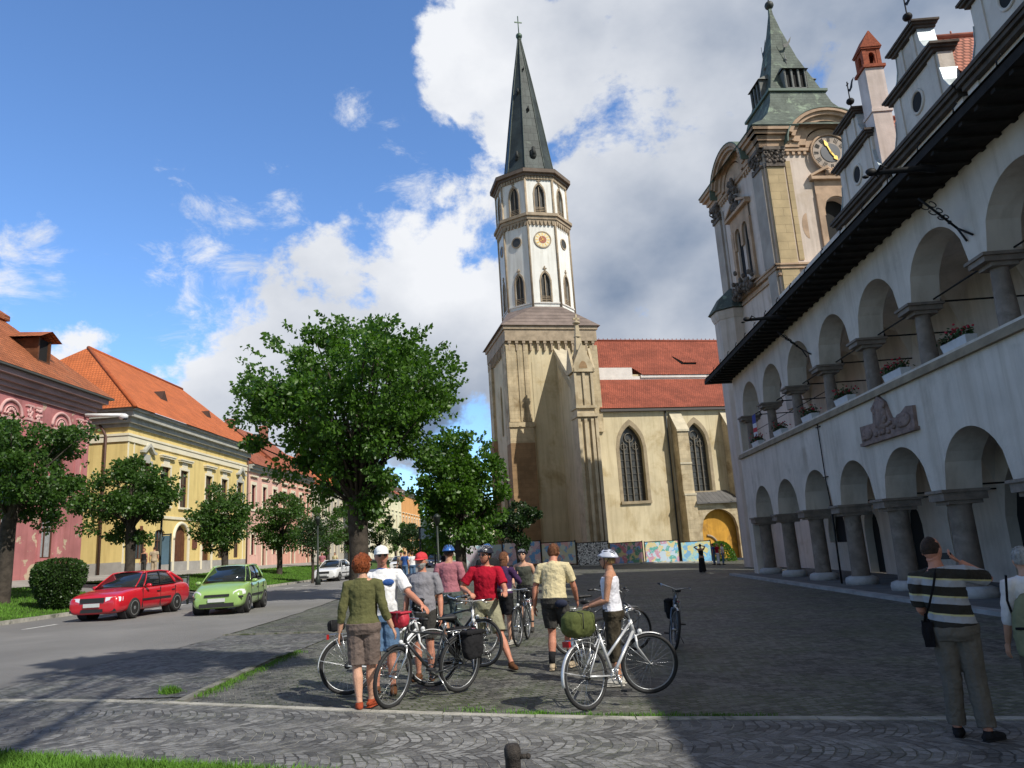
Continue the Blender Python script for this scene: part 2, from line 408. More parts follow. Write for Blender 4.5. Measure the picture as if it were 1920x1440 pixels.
roadR = sorted([gpt(0, 1292), gpt(110, 1262), gpt(250, 1232), gpt(330, 1217), gpt(420, 1192), gpt(560, 1150), gpt(640, 1121)], key=lambda p: p.y)
roadR = roadR[:]+[Vector((roadR[-1].x+.6, 60, 0)), Vector((roadR[-1].x+1.0, 220, 0))]
def roadR_x(y):
    return lerpP(roadR, y)+.10*noise.noise(Vector((y*1.1, 0, 3)))
sheet('road', KX, roadR_x, -10, 260, 270, M_asph, .004)
sheet('lawn', -24.3, KX-.14, -10, 33.5, 30, M_soil, .11)
sheet('lawn', -24.3, KX-.14, 39.0, 230, 60, M_soil, .11)
sheet('driveway', -24.3, KX-.01, 33.5, 39.0, 4, M_asph, .03)
sheet('pavement', -30.5, -24.3, -10, 240, 30, M_pave, .10)
mb = MB()
for i in range(0, 250):
    y = -8+i*1.0
    if 33.5 < y+.5 < 39: continue
    z = ground_z(KX)
    mb.box(KX-.15, KX, y+.004, y+.996, z-.1, z+.125)
tag(mb.build('kerb', M_conc), kind='structure')
mb = MB()
for q in range(14):                        # dashed edge line beside the parked cars
    y0 = 15.2+q*3.05; x = KX+1.95
    z = ground_z(x)
    mb.add([(x, y0, z+.009), (x+.13, y0, ground_z(x+.13)+.009), (x+.13, y0+1.5, ground_z(x+.13)+.009), (x, y0+1.5, z+.009)], [(0, 1, 2, 3)])
tag(mb.build('road_marking', M_white), kind='structure')
# flush stone strip and the near field of fan-laid setts in front of it
strip = [gpt(-200, 1312), gpt(0, 1315), gpt(180, 1315), gpt(340, 1321), gpt(520, 1328), gpt(700, 1336), gpt(950, 1344), gpt(1200, 1349), gpt(1600, 1349), gpt(1920, 1349), gpt(2200, 1350)]
def strip_y(x):
    P = strip
    if x <= P[0].x: a, b = P[0], P[1]
    elif x >= P[-1].x: a, b = P[-2], P[-1]
    else:
        for a, b in zip(P, P[1:]):
            if a.x <= x <= b.x: break
    return a.y+(b.y-a.y)*(x-a.x)/(b.x-a.x)
mb = MB(); rows = [[], []]
xs = sorted(set([i*.25 for i in range(-60, 41)]+[-17, -10, -5, 4, 9.5]))
rows = [[(x, y, ground_z(x)+.008) for x in xs] for y in (1.0, 4.0)]+[[(x, strip_y(x)-.05, ground_z(x)+.008) for x in xs]]
mb.loft(rows, 0, False, False, False); tag(mb.build('cobbles', M_cob_near), kind='structure')
mb = MB()
x = -9.2; rr = random.Random(3)
while x < 9.0:
    L = rr.uniform(.7, 1.05); x2 = x+L-.012
    ya, yb = strip_y(x), strip_y(x2); w0, w1 = .065+rr.uniform(-.008, .008), .068
    za, zb = ground_z(x)+.014+rr.uniform(0, .006), ground_z(x2)+.014+rr.uniform(0, .006)
    mb.hexa([(x, ya-w0, za-.06), (x2, yb-w0, zb-.06), (x2, yb+w1, zb-.06), (x, ya+w1, za-.06), (x, ya-w0, za), (x2, yb-w0, zb), (x2, yb+w1, zb), (x, ya+w1, za)])
    x += L
tag(mb.build('stone_strip', M_conc), kind='structure')
# raised kerb stones leading to the parking bay, and the bay of setts beside the road
def kerb_run(pts, w, h, name, step=.8):
    mb = MB(); rr = random.Random(5)
    for a, b in zip(pts, pts[1:]):
        d = (b-a); L = d.length; n = max(1, int(L/step)); e = d.normalized(); s_ = Vector((-e.y, e.x, 0)).normalized()*w/2
        for i in range(n):
            p = a+d*(i/n)+e*.006; q = a+d*((i+1)/n)-e*.006
            j = rr.uniform(-.006, .012)
            P = [p-s_, q-s_, q+s_, p+s_]
            mb.hexa([(v.x, v.y, ground_z(v.x)-.05) for v in P]+[(v.x, v.y, ground_z(v.x)+h+j) for v in P])
    return tag(mb.build(name, mat('old_kerb_stone', (.20, .195, .17), .95, .3, 4, .6, 50, c2=(.08, .095, .05), c2t=(.5, .62), c2scale=3)), kind='structure')
kerb_run([gpt(335, 1318), gpt(420, 1278), gpt(500, 1240), gpt(545, 1225)], .11, .020, 'kerb_stones')
kerb_run([gpt(418, 1192), gpt(520, 1189), gpt(640, 1186), gpt(760, 1183)], .07, .03, 'kerb_stones', 1.0)
bl, br_ = gpt(545, 1225), gpt(335, 1318)
mb = MB(); q = []
for y in [strip_y(-6)+.1, 10.5, 11.5, 12.5, 14, 16, 18]:
    xa = lerpP(roadR, y)+.0
    xb = br_.x+(bl.x-br_.x)*min(1, max(0, (y-br_.y)/(bl.y-br_.y)))
    xs2 = [xa+(xb-xa)*i/8 for i in range(9)]; xs2 = sorted(xs2+[min(max(-5, xa), xb)])
    q.append([(x, y, ground_z(x)+.001) for x in xs2])
mb.loft(q, 0, False, False, False); tag(mb.build('parking_bay', M_cob_park), kind='structure')
# pavement in front of the town hall arcade
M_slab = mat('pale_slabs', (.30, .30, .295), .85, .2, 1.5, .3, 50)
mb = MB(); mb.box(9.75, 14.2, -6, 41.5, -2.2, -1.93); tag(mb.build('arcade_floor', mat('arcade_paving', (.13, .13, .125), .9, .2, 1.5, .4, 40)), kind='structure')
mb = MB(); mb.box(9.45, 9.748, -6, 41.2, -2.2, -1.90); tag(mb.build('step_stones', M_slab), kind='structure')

# grass blades: foreground corner, far lawns, moss tufts
M_blade = mat('grass_blade', (.085, .19, .022), .7, .35, 1.2, spec=.2)
def blades(name, pts, h, w, label, m=None, dz=0.):
    rr = random.Random(11); V = []; F = []
    for (x, y) in pts:
        a = rr.uniform(0, 2*PI); hh = h*rr.uniform(.5, 1.2); lx, ly = rr.gauss(0, .3)*hh, rr.gauss(0, .3)*hh; ww = w*rr.uniform(.6, 1.2)
        z = ground_z(x)+dz; i = len(V); c, s_ = math.cos(a)*ww/2, math.sin(a)*ww/2
        V += [(x-c, y-s_, z), (x+c, y+s_, z), (x+c*.6+lx*.5, y+s_*.6+ly*.5, z+hh*.6), (x-c*.6+lx*.5, y-s_*.6+ly*.5, z+hh*.6), (x+lx*1.3, y+ly*1.3, z+hh)]
        F += [(i, i+1, i+2, i+3), (i+3, i+2, i+4)]
    me = bpy.data.meshes.new(name); me.from_pydata(V, [], F); me.materials.append(m or M_blade)
    o = bpy.data.objects.new(name, me); C.objects.link(o); tag(o, label, 'grass', kind='stuff'); return o
rr = random.Random(2); pts = []
e0, e1 = gpt(-60, 1416), gpt(450, 1447)
while len(pts) < 26000:
    x = rr.uniform(-7.5, -1.8); ye = e0.y+(e1.y-e0.y)*(x-e0.x)/(e1.x-e0.x)+.05*noise.noise(Vector((x*3, 0, 0)))+.06*rr.random()**2
    y = rr.uniform(5.4, ye)
    if x < -.62*y-1.2 or y < 5.4: continue
    pts.append((x, y))
blades('grass', pts, .085, .012, 'bright green grass edge in the near left corner of the square')
mb = MB(); xs3 = [-9, -7, -5, -3.5, -1.8]
mb.loft([[(x, y, ground_z(x)+.016) for x in xs3] for y in (1.5, 4)]+[[(x, e0.y+(e1.y-e0.y)*(x-e0.x)/(e1.x-e0.x), ground_z(x)+.016) for x in xs3]], 0, False, False, False)
tag(mb.build('lawn', M_soil), kind='structure')
pts = []
while len(pts) < 45000:
    y = 16+rr.random()**1.3*60; x = rr.uniform(-24.2, KX-.15)
    if 33.4 < y < 39.1 or x < -.8*y-2: continue
    pts.append((x, y))
blades('grass', pts, .10, .035, 'mown grass on the bank beyond the road', dz=.10)
pts = []
for (px, py, n, s_) in [(318, 1299, 260, .07), (316, 1301, 160, .05), (1010, 1342, 120, .09), (1150, 1346, 70, .08), (940, 1338, 90, .2), (1240, 1345, 60, .15), (880, 1333, 60, .12)]:
    p = gpt(px, py)
    for _ in range(n): pts.append((p.x+rr.gauss(0, s_), p.y+rr.gauss(0, s_*.5)+.05))
for _ in range(1500):
    t = rr.random(); a, b = gpt(350, 1308), gpt(545, 1222); p = a+(b-a)*t; pts.append((p.x+.10+abs(rr.gauss(0, .10)), p.y+rr.gauss(0, .05)))
for _ in range(900):
    x = rr.uniform(-.5, 2.2); pts.append((x+rr.gauss(0, .02), strip_y(x)+.08+abs(rr.gauss(0, .05))))
for _ in range(300):
    t = rr.random(); a, b = gpt(430, 1190), gpt(760, 1182); p = a+(b-a)*t; pts.append((p.x, p.y-.09+rr.gauss(0, .02)))
blades('moss_tufts', pts, .045, .010, 'weeds and moss growing along the kerb stones and joints')
p = gpt(318, 1300)
blades('weed', [(p.x+rr.gauss(0, .05), p.y+rr.gauss(0, .04)) for _ in range(300)], .10, .012, 'leafy green weed tuft growing at the end of the kerb stones')['kind'] = 'stuff'
# ------------------------------------------------------------------ town hall (facade on x = 10.6, facing the square)
M_plw = mat('white_plaster', (.60, .53, .46), .92, .08, .8, .5, 9, c2=(.43, .375, .315), c2t=(.50, .78), c2scale=.6)
M_cream = mat('cream_plaster', (.62, .57, .47), .92, .06, .8, .3, 12)
M_stone = mat('pillar_stone', (.21, .17, .14), .85, .2, 3, .5, 40, c2=(.28, .235, .20), c2t=(.5, .7), c2scale=2.5)
M_stone2 = mat('pale_base_stone', (.42, .41, .40), .85, .15, 3, .4, 30)
M_dark = mat('dark_timber', (.018, .015, .013), .9, .3, 3, .4, 20)
M_iron = mat('black_iron', (.02, .02, .021), .6, .2, 8, .1, 30, metal=.6)
M_corn = mat('weathered_cornice', (.085, .068, .056), .9, .25, 2, .5, 20)
M_red = mat('red_roof_tiles', (.40, .125, .065), .82, .18, 1.0, .3, 30, kind='tile', kw=dict(w=.22, h=.30, mortar=.022, mv=.42, c2v=.80, depth=1.0, dist=.04))
M_red_old = mat('church_roof_tiles', (.32, .085, .05), .82, .2, .5, .3, 30, kind='tile', kw=dict(w=.25, h=.33, mortar=.03, mv=.5, c2v=.78, depth=1.0, dist=.04))
M_orange = mat('orange_roof_tiles', (.56, .155, .05), .8, .14, .8, .3, 30, kind='tile', kw=dict(w=.22, h=.32, mortar=.02, mv=.5, c2v=.86, depth=1.0, dist=.04))
M_patina = mat('green_copper', (.105, .125, .105), .75, .25, 1.2, .4, 20, c2=(.24, .30, .22), c2t=(.54, .68), c2scale=1.1, kind='slate', kw=dict(w=.5, h=.28, mortar=.012, mv=.7, c2v=.85, depth=.5, dist=.02))
M_zinc = mat('zinc_flashing', (.40, .45, .47), .5, .2, 3, .2, 20, metal=.3)
M_glass = simple('window_glass', (.02, .024, .03), .08, 0, .8)
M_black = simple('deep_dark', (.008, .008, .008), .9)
M_wood = mat('brown_door_wood', (.11, .045, .022), .6, .25, 4, .3, 30)
XF, XM = 10.6, 14.2
PY = [39.2, 35.5, 31.8, 28.05, 24.4, 20.8, 17.1, 13.4, 9.7, 6.0, 2.3, -1.4]   # pillar axes
TH = empty('town_hall', (XF, 20, -1.93), 'long white town hall with two storeys of shaded round arcades and stepped gables', 'town hall')
OT = (XF, 20, -1.93)
fT = lambda y, z, d: (XF+d, y, z)
DEP = .95
ops = []
for a, b in zip(PY, PY[1:]):
    ops.append((b+.38, a-.38, -5, .86+(a-b-.76)/2, 'a'))
def shift(o, s): return [(a, b, za, zb, k) for a, b, za, zb, k in o]
mb = MB()
# lower storey wall: between capital tops (.86) and the sill (4.05)
low = [(a, b, .0, zb, k) for a, b, za, zb, k in ops]
facade(mb, -2.0, 40.45, .86, 4.06, [(a, b, .86, zb, k) for a, b, za, zb, k in ops], fT, DEP, 0, 0, back=0, seg=8)
up = [(b+.36, a-.36, 6.06, 6.06+(a-b-.72)/2, 'a') for a, b in zip(PY, PY[1:])]
facade(mb, -2.0, 40.2, 6.06, 8.55, up, fT, .8, 0, 0, back=0, seg=8)
mb.box(XF+.0, XF+.8, -2.0, 40.3, 4.062, 4.30)
# end wall piers and end wall (north)
mb.box(XF, XF+.9, 39.75, 40.5, -1.93, .86); mb.box(XF+.002, XF+.8, 39.8, 40.25, 4.3, 6.06)
mb.build('arcade_wall', [M_plw], TH, OT)
mb = MB(); mb.box(XF-.13, XF+.95, -2.05, 40.42, 3.98, 4.10); mb.box(XF-.09, XF+.02, -2.05, 40.40, 4.10, 4.20); mb.build('sill_ledge', mat('sandstone_sill', (.27, .215, .15), .85, .2, 2, .4, 30), TH, OT)
# pillars
def pillar_low():
    T = MB(); c = XF+.46
    T.lathe([(.30, .13), (.275, .4), (.265, 1.2), (.25, 2.42)], (c, 0, -1.93), 16)
    return T
def pillar(y, lowr=True):
    c = XF+.47
    if lowr:
        mb = MB(); mb.lathe([(.33, 0), (.31, .30), (.30, 1.0), (.285, 2.22), (.30, 2.24), (.32, 2.30)], (c, y, -1.80), 14); p = mb.build('pillar', M_stone, TH, OT)
        mb = MB(); mb.lathe([(.55, -.14), (.56, .0), (.53, .10), (.40, .16)], (c, y, -1.80), 12); mb.build('base', M_stone2, p)
        mb = MB(); mb.box(XF-.10, XF+1.05, y-.40, y+.40, .58, .79); mb.box(XF-.16, XF+1.10, y-.46, y+.46, .79, .865); mb.box(XF+.03, XF+.93, y-.34, y+.34, .48, .58); mb.build('capital', M_stone, p)
    else:
        mb = MB(); mb.lathe([(.25, 0), (.24, .1), (.235, .5), (.195, 1.5), (.20, 1.54)], (XF+.42, y, 4.22), 14); p = mb.build('pillar', M_stone, TH, OT)
        mb = MB(); mb.box(XF-.08, XF+.86, y-.34, y+.34, 5.86, 5.99); mb.box(XF-.13, XF+.90, y-.41, y+.41, 5.99, 6.065); mb.box(XF+.1, XF+.74, y-.26, y+.26, 5.76, 5.86); mb.build('capital', M_stone, p)
    for ch in p.children:
        ch.data.transform(Matrix.Translation((-OT[0], -OT[1], -OT[2])))
for y in PY[:-1]:
    pillar(y, True); pillar(y, False)
# back walls, vaults and end walls of the two passages
mb = MB()
fB = lambda y, z, d: (XM+d, y, z)
bops = [(36.9, 39.2, -.6, 1.15, 'a'), (33.3, 34.8, -1.93, .75, 'a'), (29.5, 31.2, -1.93, .85, 'a'), (20.4, 24.2, -1.93, 2.0, 'a'), (26.0, 27.6, -1.93, 1.0, 'a'), (13.0, 16.4, -1.93, 2.0, 'a')]
facade(mb, -2, 41.5, -1.93, 4.0, bops, fB, .4, 0, 0, seg=6)
bop2 = [(25.5, 26.6, 4.3, 6.3, 'r'), (29.9, 31.0, 4.3, 6.4, 'a'), (19.0, 20.2, 4.3, 6.4, 'r'), (14.4, 15.8, 4.6, 6.3, 's')]
facade(mb, -2, 41.5, 4.3, 13.3, bop2, fB, .4, 0, 0, seg=6)
mb.box(XM, XM+9, 41.45, 41.5, -1.93, 13.3)
mb.box(XM, XM+9, -2.05, -2.0, -1.93, 13.3)
mb.build('main_wall', [M_plw], TH, OT)
for (a, b, za, zb, k) in bops+bop2:
    mb = MB(); mb.box(XM+.36, XM+.39, a-.1, b+.1, za, zb+.1); d = mb.build('door' if za < -1 or za == 4.3 else 'window', M_wood if a == 26.0 else M_black, TH, OT)
# barrel vaults with cross ribs between the arches
def vault(z_s, z_c, name, x0=XF+DEP, x1=XM):
    mb = MB()
    for a, b in zip(PY, PY[1:]):
        n = 10; rows = []
        for i in range(n+1):
            y = b+(a-b)*i/n; t = 2*i/n-1; zz = z_s+(z_c-z_s)*math.sqrt(max(0, 1-t*t))
            rows.append([(x0+(x1-x0)*k/6, y, max(zz, z_s+(z_c-z_s)*(math.sqrt(max(0, 1-(2*k/6-1)**2)))*.92)) for k in range(7)])
        mb.loft(rows, 0, True, False, False)
    mb.box(x0, x1, -2, 40.4, z_c+.25, z_c+.33)
    mb.build(name, M_plw, TH, OT)
vault(1.2, 2.75, 'vault'); vault(6.2, 8.0, 'vault', XF+.8)
mb = MB(); mb.box(XF+.8, XM, -2, 40.4, 3.9, 4.15); mb.build('gallery_floor', M_plw, TH, OT)
for y in PY[:-1]:                      # iron tie rods
    mb = MB()
    mb.path([(XF+.5, y, 6.16), (XM, y, 6.16)], .028, 6); mb.path([(XF+.86, y+.02, 6.14), (XF+.98, y, 6.32), (XF+1.02, y, 6.1)], .04, 6)
    mb.build('tie_rod', M_iron, TH, OT)
    mb = MB(); mb.path([(XF+.5, y, .98), (XM, y, .98)], .028, 6); mb.build('tie_rod', M_iron, TH, OT)
for a, b in zip(PY[:8], PY[1:9]):
    mb = MB(); mb.path([(XF+.62, a, 6.13), (XF+.62, b, 6.13)], .024, 6)
    mb.build('tie_rod', M_iron, TH, OT)
mb = MB(); y = 33.4; mb.path([(XF+.3, 39.2, 5.15), (XF+.3, 28, 5.15)], .016, 5); mb.build('rail', M_iron, TH, OT)
# deep boarded eaves and the lean-to roof over the arcade
mb = MB()
mb.hexa([(9.35, -2.4, 8.36), (XF+.3, -2.4, 8.34), (XF+.3, 41.3, 8.34), (9.35, 41.3, 8.36), (9.35, -2.4, 8.56), (XF+.3, -2.4, 9.1), (XF+.3, 41.3, 9.1), (9.35, 41.3, 8.56)])
for i in range(72):
    y = -2+i*.6; mb.hexa([(9.42, y, 8.27), (XF, y, 8.28), (XF, y+.14, 8.28), (9.42, y+.14, 8.27), (9.42, y, 8.37), (XF, y, 8.36), (XF, y+.14, 8.36), (9.42, y+.14, 8.37)])
mb.build('eaves', M_dark, TH, OT)
mb = MB(); mb.quad_uv([(9.30, -2.45, 8.58), (9.30, 41.35, 8.58), (XM, 41.35, 10.9), (XM, -2.45, 10.9)]); mb.build('roof', mat('dark_shingles', (.03, .026, .023), .9, .3, 2, .5, 20, kind='slate', kw=dict(w=.16, h=.2, mortar=.02, depth=1.0, dist=.03)), TH, OT)
for i in range(26): mb = MB(); mb.path([(9.34, 40.5-i*1.6, 8.58), (9.36, 40.5-i*1.6, 8.72), (9.40, 40.42-i*1.6, 8.78), (9.34, 40.34-i*1.6, 8.75)], .016, 5); mb.build('snow_hook', M_iron, TH, OT)
# stepped renaissance gables on the main wall
def gable(yc, zb=13.22):
    w = 2.62
    f = lambda a, z, d: (XM-.12+d, yc+a, z)
    def prof(s):
        # half outline from the lower cornice up (a, z)
        return [(2.30, zb+.45), (1.95, zb+.62), (1.72, zb+1.0), (1.62, zb+1.5), (1.62, zb+2.15)]
    P = prof(1); top = [(1.30, zb+2.55), (1.02, zb+2.78), (.86, zb+3.1), (.80, zb+3.65)]
    mb = MB()
    mb.prism([(-a, z) for a, z in P[::-1]]+[(a, z) for a, z in P][:0]+[(a, z) for a, z in P[:0]]+[(x, z) for x, z in [(-2.3, zb+.3)]]+[(2.3, zb+.3)]+[(a, z) for a, z in P], f, 0, .5)
    mb.prism([(-1.62, zb+2.45)]+[(1.62, zb+2.45)]+[(a, z) for a, z in top]+[(-a, z) for a, z in top[::-1]], f, .003, .497)
    for a in (-1.25, 1.25): mb.box(XM-.17, XM-.118, yc+a-.22, yc+a+.22, zb+.32, zb+2.16)
    for a in (-.42, .42): mb.box(XM-.17, XM-.118, yc+a-.1, yc+a+.1, zb+2.5, zb+3.7)
    mb.box(XM-.10, XM+.3, yc-w+.12, yc+w-.12, 11.0, zb-.1)
    mb.box(XM-.16, XM-.098, yc-w+.14, yc-w+.7, 11.0, zb-.1); mb.box(XM-.16, XM-.098, yc+w-.7, yc+w-.14, 11.0, zb-.1)
    g = mb.build('gable', M_plw, TH, OT)
    def child(name, mb2, m): 
        o = mb2.build(name, m, g, OT); return o
    for (hw, z0, h, pr) in ((w-.02, zb-.1, .40, .42), (1.76, zb+2.16, .28, .34), (.98, zb+3.66, .24, .32)):
        m2 = MB()
        m2.box(XM-.12-pr*.45, XM+.48, yc-hw+.1, yc+hw-.1, z0, z0+h*.4); m2.box(XM-.12-pr*.75, XM+.52, yc-hw+.02, yc+hw-.02, z0+h*.4, z0+h*.7); m2.box(XM-.12-pr*.9, XM+.56, yc-hw-.06, yc+hw+.06, z0+h*.7, z0+h)
        child('cornice', m2, M_corn)
    for sg in (-1, 1):                       # zinc capping on the scrolls
        for Q in (P, top):
            m2 = MB()
            for (a, z), (b, z2) in zip(Q, Q[1:]):
                if a == b: continue
                m2.hexa([(XM-.16, yc+sg*a, z), (XM+.44, yc+sg*a, z), (XM+.44, yc+sg*b, z2), (XM-.16, yc+sg*b, z2), (XM-.16, yc+sg*a, z+.05), (XM+.44, yc+sg*a, z+.05), (XM+.44, yc+sg*(b), z2+.05), (XM-.16, yc+sg*b, z2+.05)])
            child('zinc_capping', m2, M_zinc)
    m2 = MB(); m2.torus((XM-.13, yc, zb+1.32), .40, .06, (1, 0, 0), 24, 6); child('round_window_frame', m2, M_plw)
    m2 = MB(); n = 20; pts = [(yc+.38*math.cos(2*PI*i/n), zb+1.32+.40*math.sin(2*PI*i/n)) for i in range(n)]
    m2.prism(pts, lambda a, b, d: (XM-.135+d, a, b), 0, .01); child('round_window', m2, M_black)
    m2 = MB(); m2.path([(XM+.1, yc, zb+4.0), (XM+.1, yc, zb+5.7)], .025, 6); m2.ell((XM+.1, yc, zb+4.75), (.17, .17, .15), 12, 8)
    for z in (4.2, 4.3, 4.45): m2.path([(XM+.1, yc-.1, zb+z), (XM+.1, yc+.12, zb+z+.05)], .02, 5)
    m2.prism([(-.05, 5.35), (.15, 5.28), (.4, 5.5), (.62, 5.5), (.45, 5.38), (.35, 5.2), (.1, 5.15)], lambda a, z, d: (XM+.1-a*.0+d, yc-a, zb+z), 0, .02)
    m2.box(XM+.08, XM+.12, yc-.09, yc+.09, zb+5.55, zb+5.59)
    child('weather_vane', m2, M_iron)
    # cross roof behind the gable
    m2 = MB()
    for sg in (-1, 1):
        p = [(XM+.4, yc+sg*2.45, zb+.35), (XM+9, yc+sg*2.45, zb+.35), (XM+9, yc, zb+3.75), (XM+.4, yc, zb+3.75)]
        m2.quad_uv(p if sg < 0 else [p[1], p[0], p[3], p[2]])
    r = m2.build('gable_roof', mat('salmon_tiles', (.50, .20, .14), .8, .15, 1, .3, 30, kind='tile', kw=dict(w=.25, h=.27, mortar=.04, mv=.35, c2v=.85, depth=1.2, dist=.05)), TH, OT)
    m2 = MB(); m2.path([(XM+.4, yc, zb+3.8), (XM+9, yc, zb+3.8)], .11, 8)
    for k in range(6): m2.path([(XM+1.5+k*1.3, yc, zb+3.9), (XM+1.5+k*1.3, yc, zb+4.02)], .03, 5)
    m2.build('ridge_tiles', mat('salmon_ridge', (.46, .17, .11), .8), r, OT)
    r.children[0].matrix_basis = Matrix.Identity(4)
for yc in (29.5, 24.25, 19.0, 13.75): gable(yc)
# white chimney with its brick lantern
mb = MB(); cx, cy = 15.9, 30.6
cq = on_x(1634, 150, 14.55); cx, cy = cq.x, cq.y; lz = on_x(1628, 142, 14.55).z-19.0
lT = Matrix.Translation((cx, cy, 19.0+lz)) @ Matrix.Diagonal((.78, .78, .85, 1)) @ Matrix.Translation((-cx, -cy, -19.0))
mb.box(cx-.37, cx+.37, cy-.37, cy+.37, 13.0, 19.0+lz); mb.box(cx-.42, cx+.42, cy-.42, cy+.42, 17.0+lz, 17.13+lz)
ch = mb.build('chimney', mat('chimney_render', (.62, .52, .47), .9, .1, 1.5, .3, 15), TH, OT)
mb = MB(lT)
mb.box(cx-.58, cx+.58, cy-.58, cy+.58, 19.0, 19.14)
for a in (-1, 1):
    for b in (-1, 1): mb.box(cx+a*.36-.1, cx+a*.36+.1, cy+b*.36-.1, cy+b*.36+.1, 19.14, 20.0)
for f in (lambda a, z, d: (cx+a, cy-.44+d, z), lambda a, z, d: (cx-.44+d, cy+a, z), lambda a, z, d: (cx+a, cy+.44-d, z), lambda a, z, d: (cx+.44-d, cy+a, z)):
    facade(mb, -.27, .27, 19.14, 20.02, [(-.15, .15, 19.25, 19.85, 'a')], f, .1, 0, 0, seg=4)
mb.box(cx-.52, cx+.52, cy-.52, cy+.52, 20.02, 20.1)
mb.loft([[(cx-.56, cy-.56, 20.1), (cx+.56, cy-.56, 20.1), (cx+.56, cy+.56, 20.1), (cx-.56, cy+.56, 20.1)], [(cx-.03, cy-.56, 20.95), (cx+.03, cy-.56, 20.95), (cx+.03, cy+.56, 20.95), (cx-.03, cy+.56, 20.95)]], 0, False)
o = mb.build('brick_lantern', mat('red_brick', (.33, .085, .04), .85, .2, 6, .4, 40, kind='blocks', kw=dict(w=.2, h=.07, mortar=.008, mv=.7, c2v=.8, depth=.4, dist=.01)), ch, OT)
# carved stone relief on the front
mb = MB(); y0, y1 = 21.2, 24.85
pr = [(y1, 2.72), (y1, 3.25), (y1-1.0, 3.22), (y1-1.15, 3.75), (y1-1.55, 4.0), (y1-1.95, 3.75), (y1-2.2, 3.2), (y1-2.6, 3.1), (y0+.4, 3.35), (y0, 3.3), (y0+.05, 2.68)]
mb.prism(pr, lambda a, z, d: (XF-d, a, z), 0, .10)
mb.ell((XF-.11, y1-1.6, 3.35), (.06, .42, .5), 14, 8); mb.ell((XF-.11, y0+.7, 3.0), (.05, .5, .22), 12, 8); mb.ell((XF-.11, y1-.5, 2.95), (.05, .4, .2), 12, 8)
for i in range(24): mb.ell((XF-.12, rr.uniform(y0+.2, y1-.2), rr.uniform(2.8, 3.15)), (.05, .12, .07), 8, 6)
for i in range(14): mb.ell((XF-.13, y1-1.6+rr.uniform(-.4, .4), rr.uniform(3.1, 3.75)), (.05, .1, .1), 8, 6)
mb.box(XF-.16, XF, y0-.03, y1+.03, 2.60, 2.70)
mb.build('carved_relief', mat('relief_stone', (.24, .17, .145), .9, .25, 4, .8, 25), TH, OT)
# lightning conductor with its clips, wrought brackets carrying the gutter spouts
mb = MB()
a = on_x(1532, 798, XF-.06); b = on_x(1550, 915, XF-.06); c2_ = on_x(1583, 1097, 9.9)
mb.path([(XF-.05, a.y, 4.0), (XF-.05, b.y, 1.9), (XF-.05, b.y-.15, .9), (XF-.1, b.y-.2, -1.9)], .02, 6)
mb.box(XF-.07, XF, a.y-.2, a.y+.2, 3.85, 3.88); mb.box(XF-.07, XF, b.y-.2, b.y+.2, 1.95, 1.98)
mb.path([(XF-.05, b.y-.15, .9), (XF-.1, b.y-.2, -1.9)], .035, 6)
mb.build('lightning_rod', M_iron, TH, OT)
def bracket(pa, pb, pc, pd):
    a, b = on_x(*pa, 9.55), on_x(*pb, XF-.12); c, d = on_x(*pc, XF-.04), on_x(*pd, XF-.04)
    mb = MB(); mb.path([a, b], .03, 6); mb.path([b, c], .026, 6); mb.path([b, d], .026, 6)
    e = (b-a); L = e.length; e = e.normalized(); s_ = e.cross(Vector((1, 0, .3))).normalized()
    for k in range(3):
        for sg in (-1, 1):
            o = a+e*(L*(.22+.2*k)); R_ = .17-.03*k; pts = []
            for i in range(12):
                q = i/11*1.75*PI; r = R_*(1-i/15); pts.append(o+e*(r*math.sin(q))+s_*(sg*(R_-r*math.cos(q))))
            mb.path(pts, .014, 5)
    for t_ in (.62, .8): mb.ell(a+e*(L*t_), (.05, .05, .05), 8, 6)
    mb.build('wrought_bracket', M_iron, TH, OT)
bracket((1722, 372), (1795, 428), (1824, 440), (1813, 452)); bracket((1458, 622), (1503, 655), (1520, 664), (1513, 669))
# gargoyle spouts on the eaves
def spout(y, z=8.9, L=1.5):
    mb = MB(); mb.path([(9.5, y, z), (9.2, y, z+.05), (9.35-L, y, z+.02)], [.09, .08, .055], 8)
    mb.ell((9.35-L, y, z+.05), (.14, .08, .10), 8, 6); mb.ell((9.2-L, y, z-.06), (.08, .05, .04), 8, 6)
    for sg in (-1, 1): mb.path([(9.45-L, y+sg*.05, z), (9.5-L, y+sg*.16, z+.12), (9.6-L, y+sg*.24, z+.02)], [.03, .03, .01], 5)
    mb.build('dragon_spout', M_iron, TH, OT)
for (px, py) in ((1655, 325), (1413, 600)):
    d = on_x(px, py, 8.3); spout(d.y, d.z, 1.3)
